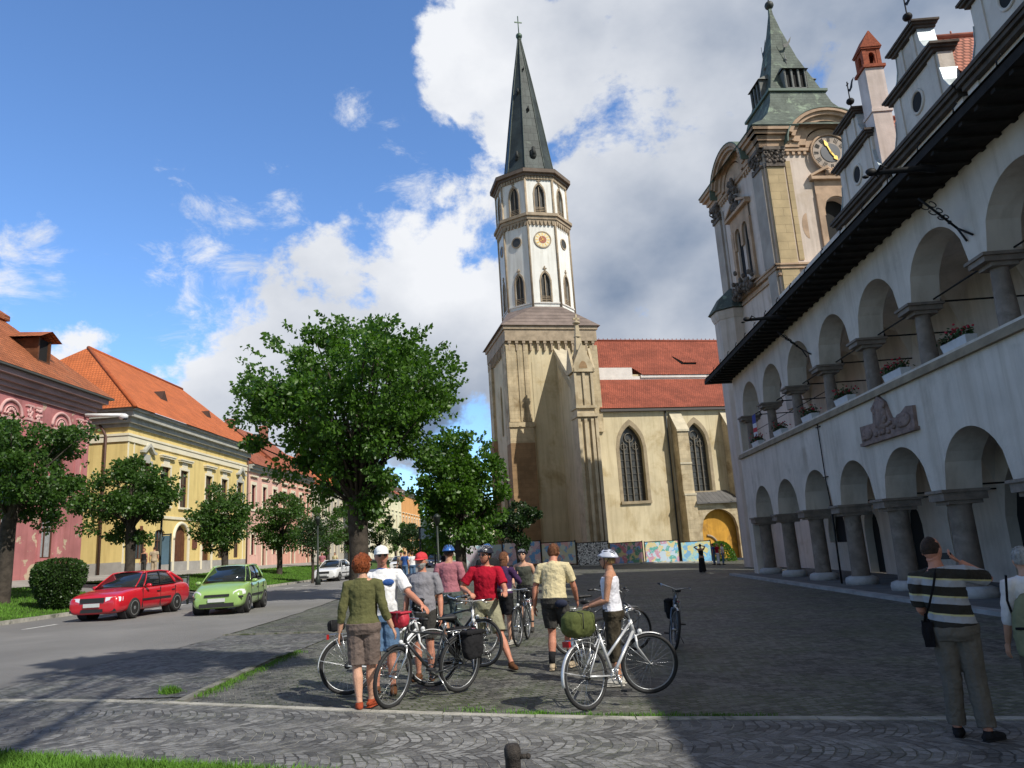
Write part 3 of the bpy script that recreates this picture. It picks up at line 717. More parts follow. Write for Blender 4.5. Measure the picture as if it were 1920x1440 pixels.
# flower boxes on the parapet, and the flag: things of their own
M_geran = mat('geranium_red', (.45, .03, .05), .6); M_leafd = mat('box_foliage', (.035, .07, .02), .7, .3, 8)
def flower_box(y, label):
    t = empty('flower_box', (XF+.2, y, 4.30), label, 'flower box', group='flower boxes on the town hall parapet')
    mb = MB(); mb.hexa([(-.12, -.55, 0), (.12, -.55, 0), (.12, .55, 0), (-.12, .55, 0), (-.16, -.6, .24), (.16, -.6, .24), (.16, .6, .24), (-.16, .6, .24)]); mb.build('planter', simple('white_planter', (.55, .56, .58), .6), t)
    r = random.Random(int(y*10)); mb = MB(); mf = MB()
    for _ in range(240):
        p = Vector((r.gauss(0, .12), r.uniform(-.58, .58), .26+abs(r.gauss(0, .12)))); a = Vector((r.gauss(0, 1), r.gauss(0, 1), r.gauss(0, 1))).normalized()*.05; b = a.orthogonal().normalized()*.04
        mb.add([p-a, p+b, p+a, p-b], [(0, 1, 2, 3)])
    for _ in range(26):
        p = (r.gauss(0, .13), r.uniform(-.6, .6), .36+abs(r.gauss(0, .12))); mf.ell(p, (.035, .035, .03), 6, 5)
    mb.build('foliage', M_leafd, t); mf.build('flowers', M_geran, t)
LB = ['white flower box in the first bay from the far end of the arcade', 'small white flower box just right of the hanging flag', 'white flower box with sparse geraniums in the third bay', 'white flower box left of the dark gallery doorway', 'large white flower box with leaning red geraniums above the relief', 'white flower box with red geraniums in the wide near bay']
for y, L in zip([37.6, 33.9, 30.0, 26.4, 22.4, 18.9], LB): flower_box(y, L)
mb = MB()
fy, fz = 37.55, 5.9
g = [[(XF+.15+.06*math.sin(k*1.1)*j/6, fy-.30+.12*k+.02*math.sin(j), fz-j*.22) for k in range(6)] for j in range(8)]
for j in range(7):
    for k in range(5):
        mb.add([g[j][k], g[j][k+1], g[j+1][k+1], g[j+1][k]], [(0, 1, 2, 3)], 0 if j < 2 else (1 if j % 2 else 2), True)
o = mb.build('flag', [simple('flag_blue', (.03, .05, .25), .8), simple('flag_red', (.5, .03, .04), .8), simple('flag_white', (.6, .6, .62), .8)])
tag(o, 'blue, red and white cloth flag hanging in the farthest upper arch of the town hall', 'flag')
# ------------------------------------------------------------------ church of pale stone, tower at its west end
CF = Frame(15)
M_cwall = mat('church_plaster', (.55, .47, .31), .95, .12, .25, .35, 8, c2=(.38, .295, .155), c2t=(.50, .72), c2scale=.28)
M_cstone = mat('church_ashlar', (.50, .41, .265), .93, .2, .6, .4, 12, c2=(.27, .20, .11), c2t=(.48, .7), c2scale=.5, kind='blocks', kw=dict(w=.9, h=.42, mortar=.018, mv=.8, c2v=.86, depth=.3, dist=.02))
M_cbrown = mat('brown_sandstone', (.30, .195, .105), .93, .2, .7, .4, 12, kind='blocks', kw=dict(w=.9, h=.45, mortar=.02, mv=.8, c2v=.85, depth=.3, dist=.02))
M_wwall = mat('tower_whitewash', (.74, .73, .68), .9, .05, .5, .2, 8, c2=(.64, .62, .55), c2t=(.55, .75), c2scale=.5)
M_trim = mat('tower_trim_stone', (.34, .27, .19), .9, .2, 1.5, .3, 15)
M_spire = mat('spire_copper', (.042, .052, .05), .55, .3, .6, .3, 4, c2=(.12, .15, .125), c2t=(.60, .75), c2scale=.35, metal=.15, kind='slate', kw=dict(w=.7, h=1.1, mortar=.02, mv=.7, c2v=.9, depth=.3, dist=.02))
M_skirt = mat('skirt_roof_metal', (.20, .155, .135), .7, .2, .8, .3, 8, kind='slate', kw=dict(w=50, h=.55, mortar=.03, mv=.55, c2v=.9, depth=.8, dist=.05))
M_lead = mat('leaded_glass', (.055, .055, .05), .35, .3, 3, .3, 20)
M_gold = simple('clock_gold', (.65, .42, .10), .35, .7)
M_white_s = mat('white_parapet', (.62, .59, .55), .9, .1, 1, .2, 10)
u0, v0, z0 = 17.55, 77.0, -2.3
CH = empty('church', CF.w(u0, v0, z0), 'tall gothic church with a white octagonal tower, dark pointed spire and red tiled nave', 'church', CF.a)
OC = (u0, v0, z0)
def cb(mb, name, m, par=None): return mb.build(name, m, par or CH, OC)
UE, VB = 27.5, 87.0
# tower shaft with corner pilasters and corbel table
mb = MB()
fS = lambda u, z, d: (u, v0+d, z)
fW = lambda v, z, d: (u0+d, v, z)
facade(mb, u0, UE, z0, 24.0, [], fS, .4)
facade(mb, v0, VB, z0, 24.0, [(81.1, 82.0, 12.5, 18.3, 'g'), (80.4, 83.0, z0, 9.2, 'g')], fW, .5)
mb.add([(UE, v0, z0), (UE, VB, z0), (UE, VB, 24), (UE, v0, 24)], [(0, 1, 2, 3)]); mb.add([(u0, VB, z0), (UE, VB, z0), (UE, VB, 24), (u0, VB, 24)], [(0, 1, 2, 3)])
mb.add([(u0, v0, 24), (UE, v0, 24), (UE, VB, 24), (u0, VB, 24)], [(0, 1, 2, 3)])
mb.box(u0+2.6, u0+2.72, v0-.04, v0, 0, 20)
SH = cb(mb, 'tower_shaft', M_cwall)
mb = MB()
for (a, b) in ((u0-.25, u0+.75), (u0+1.0, u0+1.45), (u0+1.7, u0+2.15)): mb.box(a, b, v0-.32, v0-.001, 13.3, 21.8)
mb.box(u0-.3, u0+2.25, v0-.22, v0-.0, 13.3, 21.9)
mb.box(u0-.42, u0+2.4, v0-.62, v0+.3, 12.7, 13.2); mb.box(u0-.36, u0+2.3, v0-.5, v0+.3, 11.0, 11.4); mb.box(u0-.34, u0+2.28, v0-.45, v0+.3, 11.4, 12.7)
for (a, b) in ((UE-2.2, UE-1.7), (UE-1.4, UE-.9), (UE-.6, UE+.28)): mb.box(a, b, v0-.32, v0, 12, 21.8)
for vv in (v0+.8, VB-1.0): mb.box(u0-.3, u0, vv-.9, vv+.9, 11, 22)
cb(mb, 'pilasters', M_cstone, SH)
mb = MB(); mb.box(u0-.36, u0+2.3, v0-.5, v0+.02, z0, 11.0); mb.box(u0-.36, u0-.001, v0, v0+1.4, z0, 11); mb.box(u0-.5, u0, VB-2, VB+.3, z0, 12.5)
cb(mb, 'brown_buttress', M_cbrown, SH)
mb = MB()
for i in range(13):
    u = u0+.1+i*.8; mb.box(u, u+.18, v0-.34, v0-.0, 21.2, 22.3); mb.box(u-.08, u+.26, v0-.40, v0-.0, 22.0, 22.3)
    mb.box(u0-.34, u0, v0+.1+i*.8, v0+.28+i*.8, 21.2, 22.3)
mb.box(u0-.30, UE+.30, v0-.42, VB+.3, 22.3, 23.6); mb.box(u0-.45, UE+.45, v0-.55, VB+.45, 23.6, 24.0)
cb(mb, 'corbel_table', M_trim, SH)
for (a, b, c_, d, k) in [(81.1, 82.0, 12.5, 18.3, 'g'), (80.4, 83.0, z0, 9.2, 'g')]:
    mb = MB(); mb.box(u0+.35, u0+.4, a-.05, b+.05, c_, d); cb(mb, 'tower_window', M_lead, SH)
# skirt roof from square to octagon
ocx, ocy = 22.75, 82.0
AP = 3.98; RO = AP/math.cos(PI/8)
def octv(r, z, c=(ocx, ocy)): return [(c[0]+r*math.cos(PI/8+PI/4*i), c[1]+r*math.sin(PI/8+PI/4*i), z) for i in range(8)]
sq = [(UE+.75, v0-.75), (UE+.75, VB+.75), (u0-.75, VB+.75), (u0-.75, v0-.75)]
mb = MB(); oc = octv(RO+.15, 26.7)
S3 = [(x, y, 24.0) for x, y in sq]    # SE, NE, NW, SW
# octagon vertices: 0 at 22.5deg (E-NE)...; faces E(7,0) N(1,2) W(3,4) S(5,6)
for (a, b, i, j) in ((3, 0, 5, 6), (0, 1, 7, 0), (1, 2, 1, 2), (2, 3, 3, 4)):
    mb.quad_uv([S3[a], S3[b], oc[j], oc[i]])
for c_, i, j in ((0, 6, 7), (1, 0, 1), (2, 2, 3), (3, 4, 5)): mb.quad_uv([S3[c_], oc[j], oc[i]])
mb.add(S3, [(3, 2, 1, 0)])
SK = cb(mb, 'skirt_roof', M_skirt)
# octagonal belfry
ZB, ZM, ZT = 25.9, 37.7, 42.9
def octface(i):          # i-th face, from vertex i to i+1; returns mapping
    A = octv(RO, 0); a, b = Vector(A[i][:2]), Vector(A[(i+1) % 8][:2]); e = (b-a); L = e.length; e = e.normalized(); n = Vector((-e.y, e.x))
    if n.dot(Vector((ocx, ocy))-a) < 0: n = -n
    return L, (lambda x, z, d: ((a+e*x+n*d).x, (a+e*x+n*d).y, z))
BF = MB(); wins = []
for i in range(8):
    L, f = octface(i); c_ = L/2
    o = [(c_-.55, c_+.55, 26.9+.4, 30.9, 'g'), (c_-.6, c_+.6, 38.3, 41.9, 'g')]
    facade(BF, 0, L, ZB-.8, ZT, o, f, .35, 0, 0, seg=4)
    wins.append((f, c_))
BELF = cb(BF, 'belfry', M_wwall)
for i, (f, c_) in enumerate(wins):
    if i in (0, 1, 2): continue
    for (za, zb, hw) in ((27.3, 30.9, .55), (38.3, 41.9, .6)):
        m2 = MB(); m2.prism([(c_-hw-.05, za), (c_+hw+.05, za), (c_+hw+.05, zb), (c_-hw-.05, zb)], f, .28, .33); w = cb(m2, 'window', M_lead, BELF)
        m2 = MB()
        R = 2.2*hw
        def gp(w_, n=8):
            R_ = 2.2*w_; q = R_-w_; h0 = zb-math.sqrt((2.2*hw)**2-(2.2*hw-hw)**2)
            pts = [(c_-w_, za)]
            for t in range(n+1):
                x = -w_+2*w_*t/n; pts.append((c_+x, h0+math.sqrt(max(0, R_*R_-(abs(x)+q)**2))))
            return pts+[(c_+w_, za)]
        A_, B_ = gp(hw+.16), gp(hw-.0)
        for (p, q), (r_, s2) in zip(zip(A_, A_[1:]), zip(B_, B_[1:])):
            m2.add([f(p[0], p[1], -.07), f(q[0], q[1], -.07), f(s2[0], s2[1], -.07), f(r_[0], r_[1], -.07)], [(0, 1, 2, 3)])
            m2.add([f(p[0], p[1], -.07), f(q[0], q[1], -.07), f(q[0], q[1], .0), f(p[0], p[1], .0)], [(0, 1, 2, 3)])
            m2.add([f(s2[0], s2[1], -.07), f(r_[0], r_[1], -.07), f(r_[0], r_[1], .1), f(s2[0], s2[1], .1)], [(0, 1, 2, 3)])
        m2.prism([(c_-.05, zb+.1), (c_+.05, zb+.1), (c_+.05, zb+.75), (c_-.05, zb+.75)], f, -.12, -.0)
        m2.prism([(c_-.22, zb+.4), (c_+.22, zb+.4), (c_+.22, zb+.52), (c_-.22, zb+.52)], f, -.11, -.01)
        m2.prism([(c_-.04, za), (c_+.04, za), (c_+.04, zb-.3), (c_-.04, zb-.3)], f, .1, .2)
        for kk in range(4): m2.prism([(c_-hw, za+.08+kk*.2), (c_+hw, za+.08+kk*.2), (c_+hw, za+.14+kk*.2), (c_-hw, za+.14+kk*.2)], f, .04, .1)
        cb(m2, 'window_tracery', M_trim, BELF)
    # corner shaft strips and the two string courses
mb = MB()
for i in (3, 4, 5, 6, 7):
    A = octv(RO+.03, 0)[i]; mb.path([(A[0], A[1], ZB), (A[0], A[1], ZT)], .14, 6)
cb(mb, 'corner_shafts', M_trim, BELF)
mb = MB()
def octband(mb, r0, r1, za, zb): mb.loft([octv(r0/math.cos(PI/8), za), octv(r1/math.cos(PI/8), za), octv(r1/math.cos(PI/8), zb), octv(r0/math.cos(PI/8), zb)], 0, False, False)
octband(mb, AP-.1, AP+.12, 25.8, 26.1); octband(mb, AP-.1, AP+.1, 28.0-.9, 28.0-.75)
cb(mb, 'lower_band', M_white_s, BELF)
mb = MB(); octband(mb, AP-.1, AP+.32, 37.35, 37.75); octband(mb, AP-.1, AP+.5, 37.75, 38.1)
for i in (3, 4, 5, 6, 7):
    L, f = octface(i)
    for k in range(7): x = L*(k+.5)/7; mb.prism([(x-.09, 36.7), (x+.09, 36.7), (x+.26, 37.36), (x-.26, 37.36)], f, -.22, -.0)
    for k in range(9): x = L*(k+.5)/9; mb.prism([(x-.14, 42.5), (x+.14, 42.5), (x+.14, 42.9), (x-.14, 42.9)], f, -.2, -.0)
cb(mb, 'middle_cornice', M_trim, BELF)
mb = MB(); octband(mb, AP-.1, AP+.35, 42.9, 43.2); octband(mb, AP-.1, AP+.68, 43.2, 43.65)
mb.loft([octv((AP+.69)/math.cos(PI/8), 43.66), octv((AP-1.0)/math.cos(PI/8), 44.5)], 0, False)
cb(mb, 'top_cornice', mat('dark_trim', (.16, .125, .10), .9, .2, 1, .3, 10), BELF)
# clock and round windows
for i, (f, c_) in enumerate(wins):
    if i in (0, 1, 2): continue
    clock = i == 5
    r = .92 if clock else .55
    P = [(c_+r*math.cos(2*PI*k/28), 34.9+r*math.sin(2*PI*k/28)) for k in range(28)]
    m2 = MB(); m2.prism(P, f, -.06, .0); cl_ = cb(m2, 'clock_face' if clock else 'round_window', simple('clock_cream', (.70, .62, .42), .6) if clock else M_lead, BELF)
    if clock:
        m2 = MB(); r2 = .46; m2.prism([(c_+r2*math.cos(2*PI*k/24), 34.9+r2*math.sin(2*PI*k/24)) for k in range(24)], f, -.075, -.062); 
        cb(m2, 'clock_centre', simple('clock_red', (.33, .10, .05), .6), CH)
        m2 = MB()
        for k in range(12):
            a = k*PI/6; ca, sa = math.cos(a), math.sin(a)
            q = [(.56, -.035), (.84, -.05), (.84, .05), (.56, .035)]
            m2.prism([(c_+x*ca-y*sa, 34.9+x*sa+y*ca) for x, y in q], f, -.08, -.062)
        for k, L2, w2 in ((math.radians(215), .80, .05), (math.radians(118), .52, .07)):
            ca, sa = math.cos(k), math.sin(k)
            m2.prism([(c_+x*ca-y*sa, 34.9+x*sa+y*ca) for x, y in [(-.15, -w2/2), (L2, -w2/4), (L2, w2/4), (-.15, w2/2)]], f, -.11, -.09)
        cb(m2, 'clock_hands', M_gold, CH)
    m2 = MB()
    for k in range(28):
        p, q = P[k], P[(k+1) % 28]; s_ = (r+.13)/r; P2 = lambda t: (c_+(t[0]-c_)*s_, 34.9+(t[1]-34.9)*s_)
        a_, b_ = P2(p), P2(q)
        m2.add([f(*p, -.1), f(*q, -.1), f(*b_, -.1), f(*a_, -.1)], [(0, 1, 2, 3)]); m2.add([f(*a_, -.1), f(*b_, -.1), f(*b_, 0), f(*a_, 0)], [(0, 1, 2, 3)])
    cb(m2, 'round_frame', M_trim, BELF)
for o in list(BELF.children):
    pass
# spire: concave foot, octagonal needle
mb = MB()
prof = [(3.35, 44.0), (3.08, 45.3), (2.75, 47.5), (2.12, 52.0), (1.22, 58.0), (.22, 64.2), (.12, 65.0)]
for (r, z), (r2, z2) in zip(prof, prof[1:]):
    A, B = octv(r, z), octv(r2, z2)
    for k in range(8): mb.quad_uv([A[k], A[(k+1) % 8], B[(k+1) % 8], B[k]])
SP = cb(mb, 'spire', M_spire)
mb = MB()
for k in range(8): mb.path([octv(r+.02, z)[k] for r, z in prof], .07, 5)
cb(mb, 'spire_ridges', mat('spire_ridge', (.07, .085, .075), .6, .2, 2, metal=.2), SP)
mb = MB(); mb.ell((ocx, ocy, 65.0), (.42, .42, .42), 14, 10); mb.path([(ocx, ocy, 65), (ocx, ocy, 68.0)], .07, 6); mb.box(ocx-.5, ocx+.5, ocy-.05, ocy+.05, 67.0, 67.14); mb.ell((ocx, ocy, 64.5), (.3, .3, .15), 10, 6)
cb(mb, 'cross_finial', simple('finial_green', (.07, .11, .08), .5, .4), SP)
mb = MB()
for (k, z, r_) in ((5, 46.6, .55), (5, 53.2, .25), (4, 56.0, .3), (5, 59.5, .16), (4, 46.5, .45)):
    a = PI/8+PI/4*k+PI/8; rr_ = np.interp(z, [q[1] for q in prof], [q[0] for q in prof])*math.cos(PI/8)
    c_ = Vector((ocx+math.cos(a)*rr_, ocy+math.sin(a)*rr_, z))
    mb.ell(c_, (r_*.8, r_*.8, r_*1.3), 8, 6); mb.path([c_+Vector((0, -.3, -.2)), c_+Vector((0, -.2, 1.5*r_))], r_*.4, 6)
cb(mb, 'spire_lucarne', simple('lucarne_dark', (.02, .022, .02), .7), SP)
# tall buttress wall with pinnacle in front of the tower
BU0, BU1, VFR = 23.0, 24.1, 69.4
mb = MB()
prof = [(v0, z0), (v0, 20.9), (VFR+1.2, 15.4), (VFR+1.2, z0)]
mb.prism(prof, lambda v, z, d: (BU0+d, v, z), 0, 1.1)
BW = cb(mb, 'buttress_wall', M_cwall)
mb = MB(); mb.hexa([(BU0-.2, VFR+1.2, 15.4), (BU1+.2, VFR+1.2, 15.4), (BU1+.2, v0, 20.9), (BU0-.2, v0, 20.9), (BU0-.2, VFR+1.2, 15.85), (BU1+.2, VFR+1.2, 15.85), (BU1+.2, v0, 21.5), (BU0-.2, v0, 21.5)])
for k in range(14):
    v = VFR+1.5+k*.42; z = 15.4+(v-VFR-1.2)*(5.5/(v0-VFR-1.2)); mb.box(BU0-.16, BU0, v, v+.16, z-.95, z-.05)
cb(mb, 'coping', mat('pale_coping', (.50, .44, .32), .9, .15, 1, .3, 12), BW)
mb = MB()
mb.box(22.55, 24.45, VFR+.25, VFR+2.0, z0, 12.6)
for a in (22.5, 23.18, 23.86): mb.box(a, a+.30, VFR, VFR+.3, z0, 12.2)
mb.box(24.3, 24.6, VFR, VFR+.3, z0, 12.4); mb.box(22.42, 24.62, VFR-.15, VFR+2.05, 12.4, 12.75)
mb.box(22.45, 24.6, VFR+.05, VFR+2.05, 13.3, 13.55)
mb.box(22.6, 24.4, VFR+.3, VFR+1.9, 12.75, 17.2)
for a in (22.5, 23.38, 24.22): mb.box(a, a+.25, VFR+.12, VFR+.4, 13.5, 17.3)
PN = cb(mb, 'pinnacle', mat('pale_pinnacle_stone', (.48, .40, .27), .93, .15, .8, .4, 12, c2=(.33, .26, .16), c2t=(.5, .7), c2scale=.7), CH)
mb = MB()
g = [(22.35, 17.0), (24.65, 17.0), (24.65, 17.4), (23.5, 20.0), (22.35, 17.4)]
mb.prism(g, lambda u, z, d: (u, VFR+d, z), .0, .3)
mb.prism(g, lambda u, z, d: (u, VFR+d, z), 1.7, 2.0)
mb.prism([(a-22.35+VFR-.0, z) for a, z in [(22.35, 17.0), (24.35, 17.0), (24.35, 17.4), (23.35, 19.7), (22.35, 17.4)]], lambda v, z, d: (22.3+d, v, z), 0, .25)
mb.prism([(a-22.35+VFR-.0, z) for a, z in [(22.35, 17.0), (24.35, 17.0), (24.35, 17.4), (23.35, 19.7), (22.35, 17.4)]], lambda v, z, d: (24.45+d, v, z), 0, .25)
mb.lathe([(1.0, 0), (.55, 2.0), (.2, 5.2), (.16, 5.4)], (23.5, VFR+1.05, 17.2), 4, 0, False, PI/4)
for z in (20.9, 22.4): mb.ell((23.5, VFR+1.05, z), (.42, .42, .18), 8, 6)
mb.box(23.4, 23.6, VFR+.95, VFR+1.15, 22.3, 23.3); mb.box(23.15, 23.85, VFR+.95, VFR+1.15, 22.75, 22.95)
cb(mb, 'pinnacle_top', mat('pale_pinnacle_stone', ()), PN)
mb = MB(); mb.prism([(23.5+.42*math.cos(PI*k/8), 17.35+.75*math.sin(PI*k/8)) for k in range(9)], lambda u, z, d: (u, VFR+d, z), -.02, -.003); cb(mb, 'trefoil_panel', M_cbrown, PN)
# aisle and nave
UN = 58
mb = MB()
aw = [(29.45, 32.25, 4.35, 12.7, 'g'), (37.35, 40.0, 5.1, 12.8, 'g'), (45.6, 48.4, 5.0, 12.8, 'g')]
facade(mb, UE, UN, z0, 14.6, aw, fS, .7, 0, 0, seg=10)
mb.box(UE, UN, 82.5, 82.9, 15, 19.8); 
AW = cb(mb, 'aisle_wall', M_cwall)
mb = MB(); mb.box(UE, 34.0, 82.3, 82.5, 17.5, 20.6); mb.box(UE, UN, 82.25, 82.5, 18.0, 19.5); mb.box(35, UN, 82.1, 82.3, 19.3, 19.62); cb(mb, 'nave_wall', M_white_s, CH)
for (a, b, za, zb, k) in aw:
    hw = (b-a)/2; c_ = (a+b)/2
    mb = MB(); mb.box(a-.05, b+.05, v0+.62, v0+.68, za-.1, zb+.1); w = cb(mb, 'lancet_window', M_lead)
    mb = MB()
    for x in (-hw*.5, 0, hw*.5): mb.box(c_+x-.05, c_+x+.05, v0+.42, v0+.6, za, zb-1.5-abs(x)*.4)
    for kk in range(9): mb.box(a, b, v0+.52, v0+.58, za+kk*.75, za+kk*.75+.035)
    mb.torus((c_, v0+.5, zb-1.35), .5, .06, (0, 1, 0), 18, 6); 
    for sg in (-1, 1): mb.torus((c_+sg*hw*.5, v0+.5, zb-2.35), .34, .05, (0, 1, 0), 14, 6)
    cb(mb, 'tracery', mat('tracery_stone', (.15, .135, .11), .9, .2, 2), w); w.children[0].matrix_basis = Matrix.Identity(4)
    mb = MB()                                     # stone frame standing just proud of the plaster
    R0, R1 = 2.2*hw, 0
    A_, B_ = [], []
    for (L_, ww) in ((A_, hw+.38), (B_, hw)):
        R_ = 2.2*ww*.98 if ww > hw else 2.2*ww; q = R_-ww; h0 = zb-math.sqrt((2.2*hw)**2-(1.2*hw)**2)
        L_.append((c_-ww, za-.0))
        for t in range(17):
            x = -ww+2*ww*t/16; L_.append((c_+x, h0+math.sqrt(max(0, R_*R_-(abs(x)+q)**2))))
        L_.append((c_+ww, za))
    for (p, q), (r_, s2) in zip(zip(A_, A_[1:]), zip(B_, B_[1:])):
        mb.add([fS(*p, -.03), fS(*q, -.03), fS(*s2, -.03), fS(*r_, -.03)], [(0, 1, 2, 3)]); mb.add([fS(*p, -.03), fS(*q, -.03), fS(*q, .0), fS(*p, .0)], [(0, 1, 2, 3)])
        mb.add([fS(*s2, -.03), fS(*r_, -.03), fS(*r_, .05), fS(*s2, .05)], [(0, 1, 2, 3)])
    mb.box(a-.35, b+.35, v0-.22, v0+.3, za-.3, za)
    cb(mb, 'window_surround', mat('grey_surround', (.31, .25, .165), .93, .2, 1.2, .3, 10))
mb = MB()
mb.quad_uv([(UE-.0, v0-.55, 14.55), (UN, v0-.55, 14.55), (UN, 82.3, 19.15), (UE-.0, 82.3, 19.15)])
AR = cb(mb, 'aisle_roof', M_red_old)
mb = MB(); mb.box(UE, UN, v0-.5, v0-.0, 14.2, 14.45); cb(mb, 'gutter', simple('dark_gutter', (.07, .06, .055), .7), AR)
mb = MB()
mb.quad_uv([(35.2, 82.0, 19.65), (UN, 82.0, 19.65), (UN, 88, 25.6), (31.3, 88, 25.6), (31.3, 83.0, 20.7), (34.4, 83.0, 20.7)])
mb.quad_uv([(UE-1, 83.0, 20.7), (31.3, 83.0, 20.7), (31.3, 88, 25.6), (UE-1, 88, 25.6)])
mb.add([(UE-1, 88, 25.6), (UN, 88, 25.6), (UN, 94, 19.6), (UE-1, 94, 19.6)], [(0, 1, 2, 3)])
NR = cb(mb, 'nave_roof', M_red_old)
mb = MB(); mb.path([(UE-1, 88, 25.65), (UN, 88, 25.65)], .14, 6)
for k in range(50): mb.box(28+k*.6, 28.05+k*.6, 87.95, 88.05, 25.7, 25.95)
cb(mb, 'roof_ridge', mat('ridge_tile', (.24, .07, .045), .85), NR)
def ldorm(c, w, h, d, n, m=M_red_old, par=NR, flat=False):
    u, v, z = c; mb = MB()
    L = (u-w*1.7, v+d, z+h*1.35)
    mb.quad_uv([(u-w, v, z+.42*h), (u+w, v, z+.42*h), (u+w*.6, v+d, z+h*1.4), (u-w*1.8, v+d, z+h*1.4)])
    mb.add([(u-w, v, z+.34*h), (u+w, v, z+.34*h), (u+w, v, z+.42*h), (u-w, v, z+.42*h)], [(0, 1, 2, 3)])
    o = cb(mb, 'roof_dormer', m, par)
    mb = MB(); mb.box(u-w*.85, u+w*.85, v+.15, v+.5, z-.1, z+.36*h)
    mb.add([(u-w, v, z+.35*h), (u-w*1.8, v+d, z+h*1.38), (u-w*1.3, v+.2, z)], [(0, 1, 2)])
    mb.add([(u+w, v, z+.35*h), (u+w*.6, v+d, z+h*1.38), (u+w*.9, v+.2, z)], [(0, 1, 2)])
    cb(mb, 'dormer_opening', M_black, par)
ldorm((42.3, 83.5, 21.1), .9, 1.2, 1.5, 0); ldorm((37.0, 79.2, 16.4), .85, .75, 1.4, 0, par=AR)
mb = MB(); mb.box(30.2, 31.0, 78.2, 78.4, 15.75, 15.95); cb(mb, 'roof_hatch', M_black, AR)
# aisle buttresses
def buttress(ua, ub, proj, lean=True):
    mb = MB()
    f = lambda v, z, d: (ua+d, v0-v, z)
    mb.prism([(0.0, z0), (proj, z0), (proj, 4.6), (proj-.25, 5.1), (proj-.25, 11.6), (0, 13.9)], f, 0, ub-ua)
    b = cb(mb, 'buttress', M_cstone)
    mb = MB(); mb.prism([(-.0, 13.92), (proj-.1, 11.62), (proj-.1, 11.85), (0, 14.1)], f, -.08, ub-ua+.08); mb.box(ua-.06, ub+.06, v0-proj-.06, v0-proj+.25, 4.6, 4.8); mb.box(ua-.05, ub+.05, v0-proj+.18, v0-proj+.34, 8.0, 8.2)
    cb(mb, 'buttress_cap', mat('pale_coping', ()), b)
buttress(35.75, 37.05, 1.8); buttress(42.0, 43.3, 1.8); buttress(49, 50.3, 1.8)
mb = MB(); mb.path([(35.25, v0-.15, 14.3), (35.25, v0-.14, z0)], .10, 8)
cb(mb, 'drainpipe', simple('dark_pipe', (.03, .035, .035), .6))
# porch with lean-to roof over the ochre niche
M_ochre = mat('ochre_plaster', (.52, .27, .04), .9, .2, .5, .3, 8, c2=(.30, .16, .04), c2t=(.5, .7), c2scale=.5)
mb = MB(); fP = lambda u, z, d: (u, v0-1.55+d, z)
facade(mb, 37.05, 42.0, z0, 4.0, [(37.45, 41.7, z0, 3.0, 'a')], fP, .5, 0, 0, seg=8)
cb(mb, 'porch_wall', M_cstone)
mb = MB(); mb.box(37.3, 41.8, v0-.75, v0-.7, z0, 3.1); cb(mb, 'niche_back', M_ochre)
mb = MB(); mb.torus((38.3, v0-.8, -.9), 1.15, .12, (0, 1, 0), 16, 6, a0=0, a1=PI/2); cb(mb, 'niche_arch', M_trim)
mb = MB(); mb.quad_uv([(36.9, v0-2.1, 3.75), (42.2, v0-2.1, 3.75), (41.6, v0-.02, 5.1), (37.6, v0-.02, 5.1)]); mb.add([(36.9, v0-2.1, 3.6), (42.2, v0-2.1, 3.6), (42.2, v0-2.1, 3.75), (36.9, v0-2.1, 3.75)], [(0, 1, 2, 3)])
cb(mb, 'porch_roof', mat('grey_porch_roof', (.12, .115, .11), .7, .2, 1, .3, 8, kind='slate', kw=dict(w=.5, h=5, mortar=.03, mv=.5, c2v=.9, depth=.8, dist=.04)))
for o in list(CH.children):
    pass
# painted hoarding in front of the church: each panel is a thing
def mural(name, cols, seed, sc=1.3, mode=0):
    sc *= 1.9
    m = bpy.data.materials.new(name); m.use_nodes = True; t = m.node_tree; b = t.nodes['Principled BSDF']
    co = N(t, 'ShaderNodeTexCoord').outputs['Object']; mp = N(t, 'ShaderNodeMapping'); t.links.new(co, mp.inputs[0]); mp.inputs['Location'].default_value = (seed*3.1, 0, seed*1.7)
    vo = N(t, 'ShaderNodeTexVoronoi'); vo.inputs['Scale'].default_value = sc
    nz = N(t, 'ShaderNodeTexNoise'); nz.inputs['Scale'].default_value = 1.6; t.links.new(mp.outputs[0], nz.inputs['Vector'])
    ad = N(t, 'ShaderNodeVectorMath', operation='ADD'); sc_ = N(t, 'ShaderNodeVectorMath', operation='SCALE'); sc_.inputs['Scale'].default_value = .9
    t.links.new(nz.outputs[1], sc_.inputs[0]); t.links.new(mp.outputs[0], ad.inputs[0]); t.links.new(sc_.outputs[0], ad.inputs[1]); t.links.new(ad.outputs[0], vo.inputs['Vector'])
    sx = N(t, 'ShaderNodeSeparateColor'); t.links.new(vo.outputs['Color'], sx.inputs[0])
    cr = N(t, 'ShaderNodeValToRGB'); cr.color_ramp.interpolation = 'CONSTANT'; t.links.new(sx.outputs[0], cr.inputs[0])
    for i, c in enumerate(cols):
        e = cr.color_ramp.elements[i] if i < 2 else cr.color_ramp.elements.new(i/len(cols))
        e.position = i/len(cols); e.color = c+(1,)
    n2 = noise_(t, mp.outputs[0], 5.4, 3, .5, 1.8)
    col = mixc(t, smooth(t, n2, .60, .62), cr.outputs[0], cols[-1])
    if mode == 1:
        n3 = noise_(t, mp.outputs[0], 4.2, 2, .5, 2.5); col = mixc(t, smooth(t, n3, .46, .50), (.02, .02, .02), (.68, .67, .62))
    t.links.new(col, b.inputs['Base Color']); b.inputs['Roughness'].default_value = .7; return m
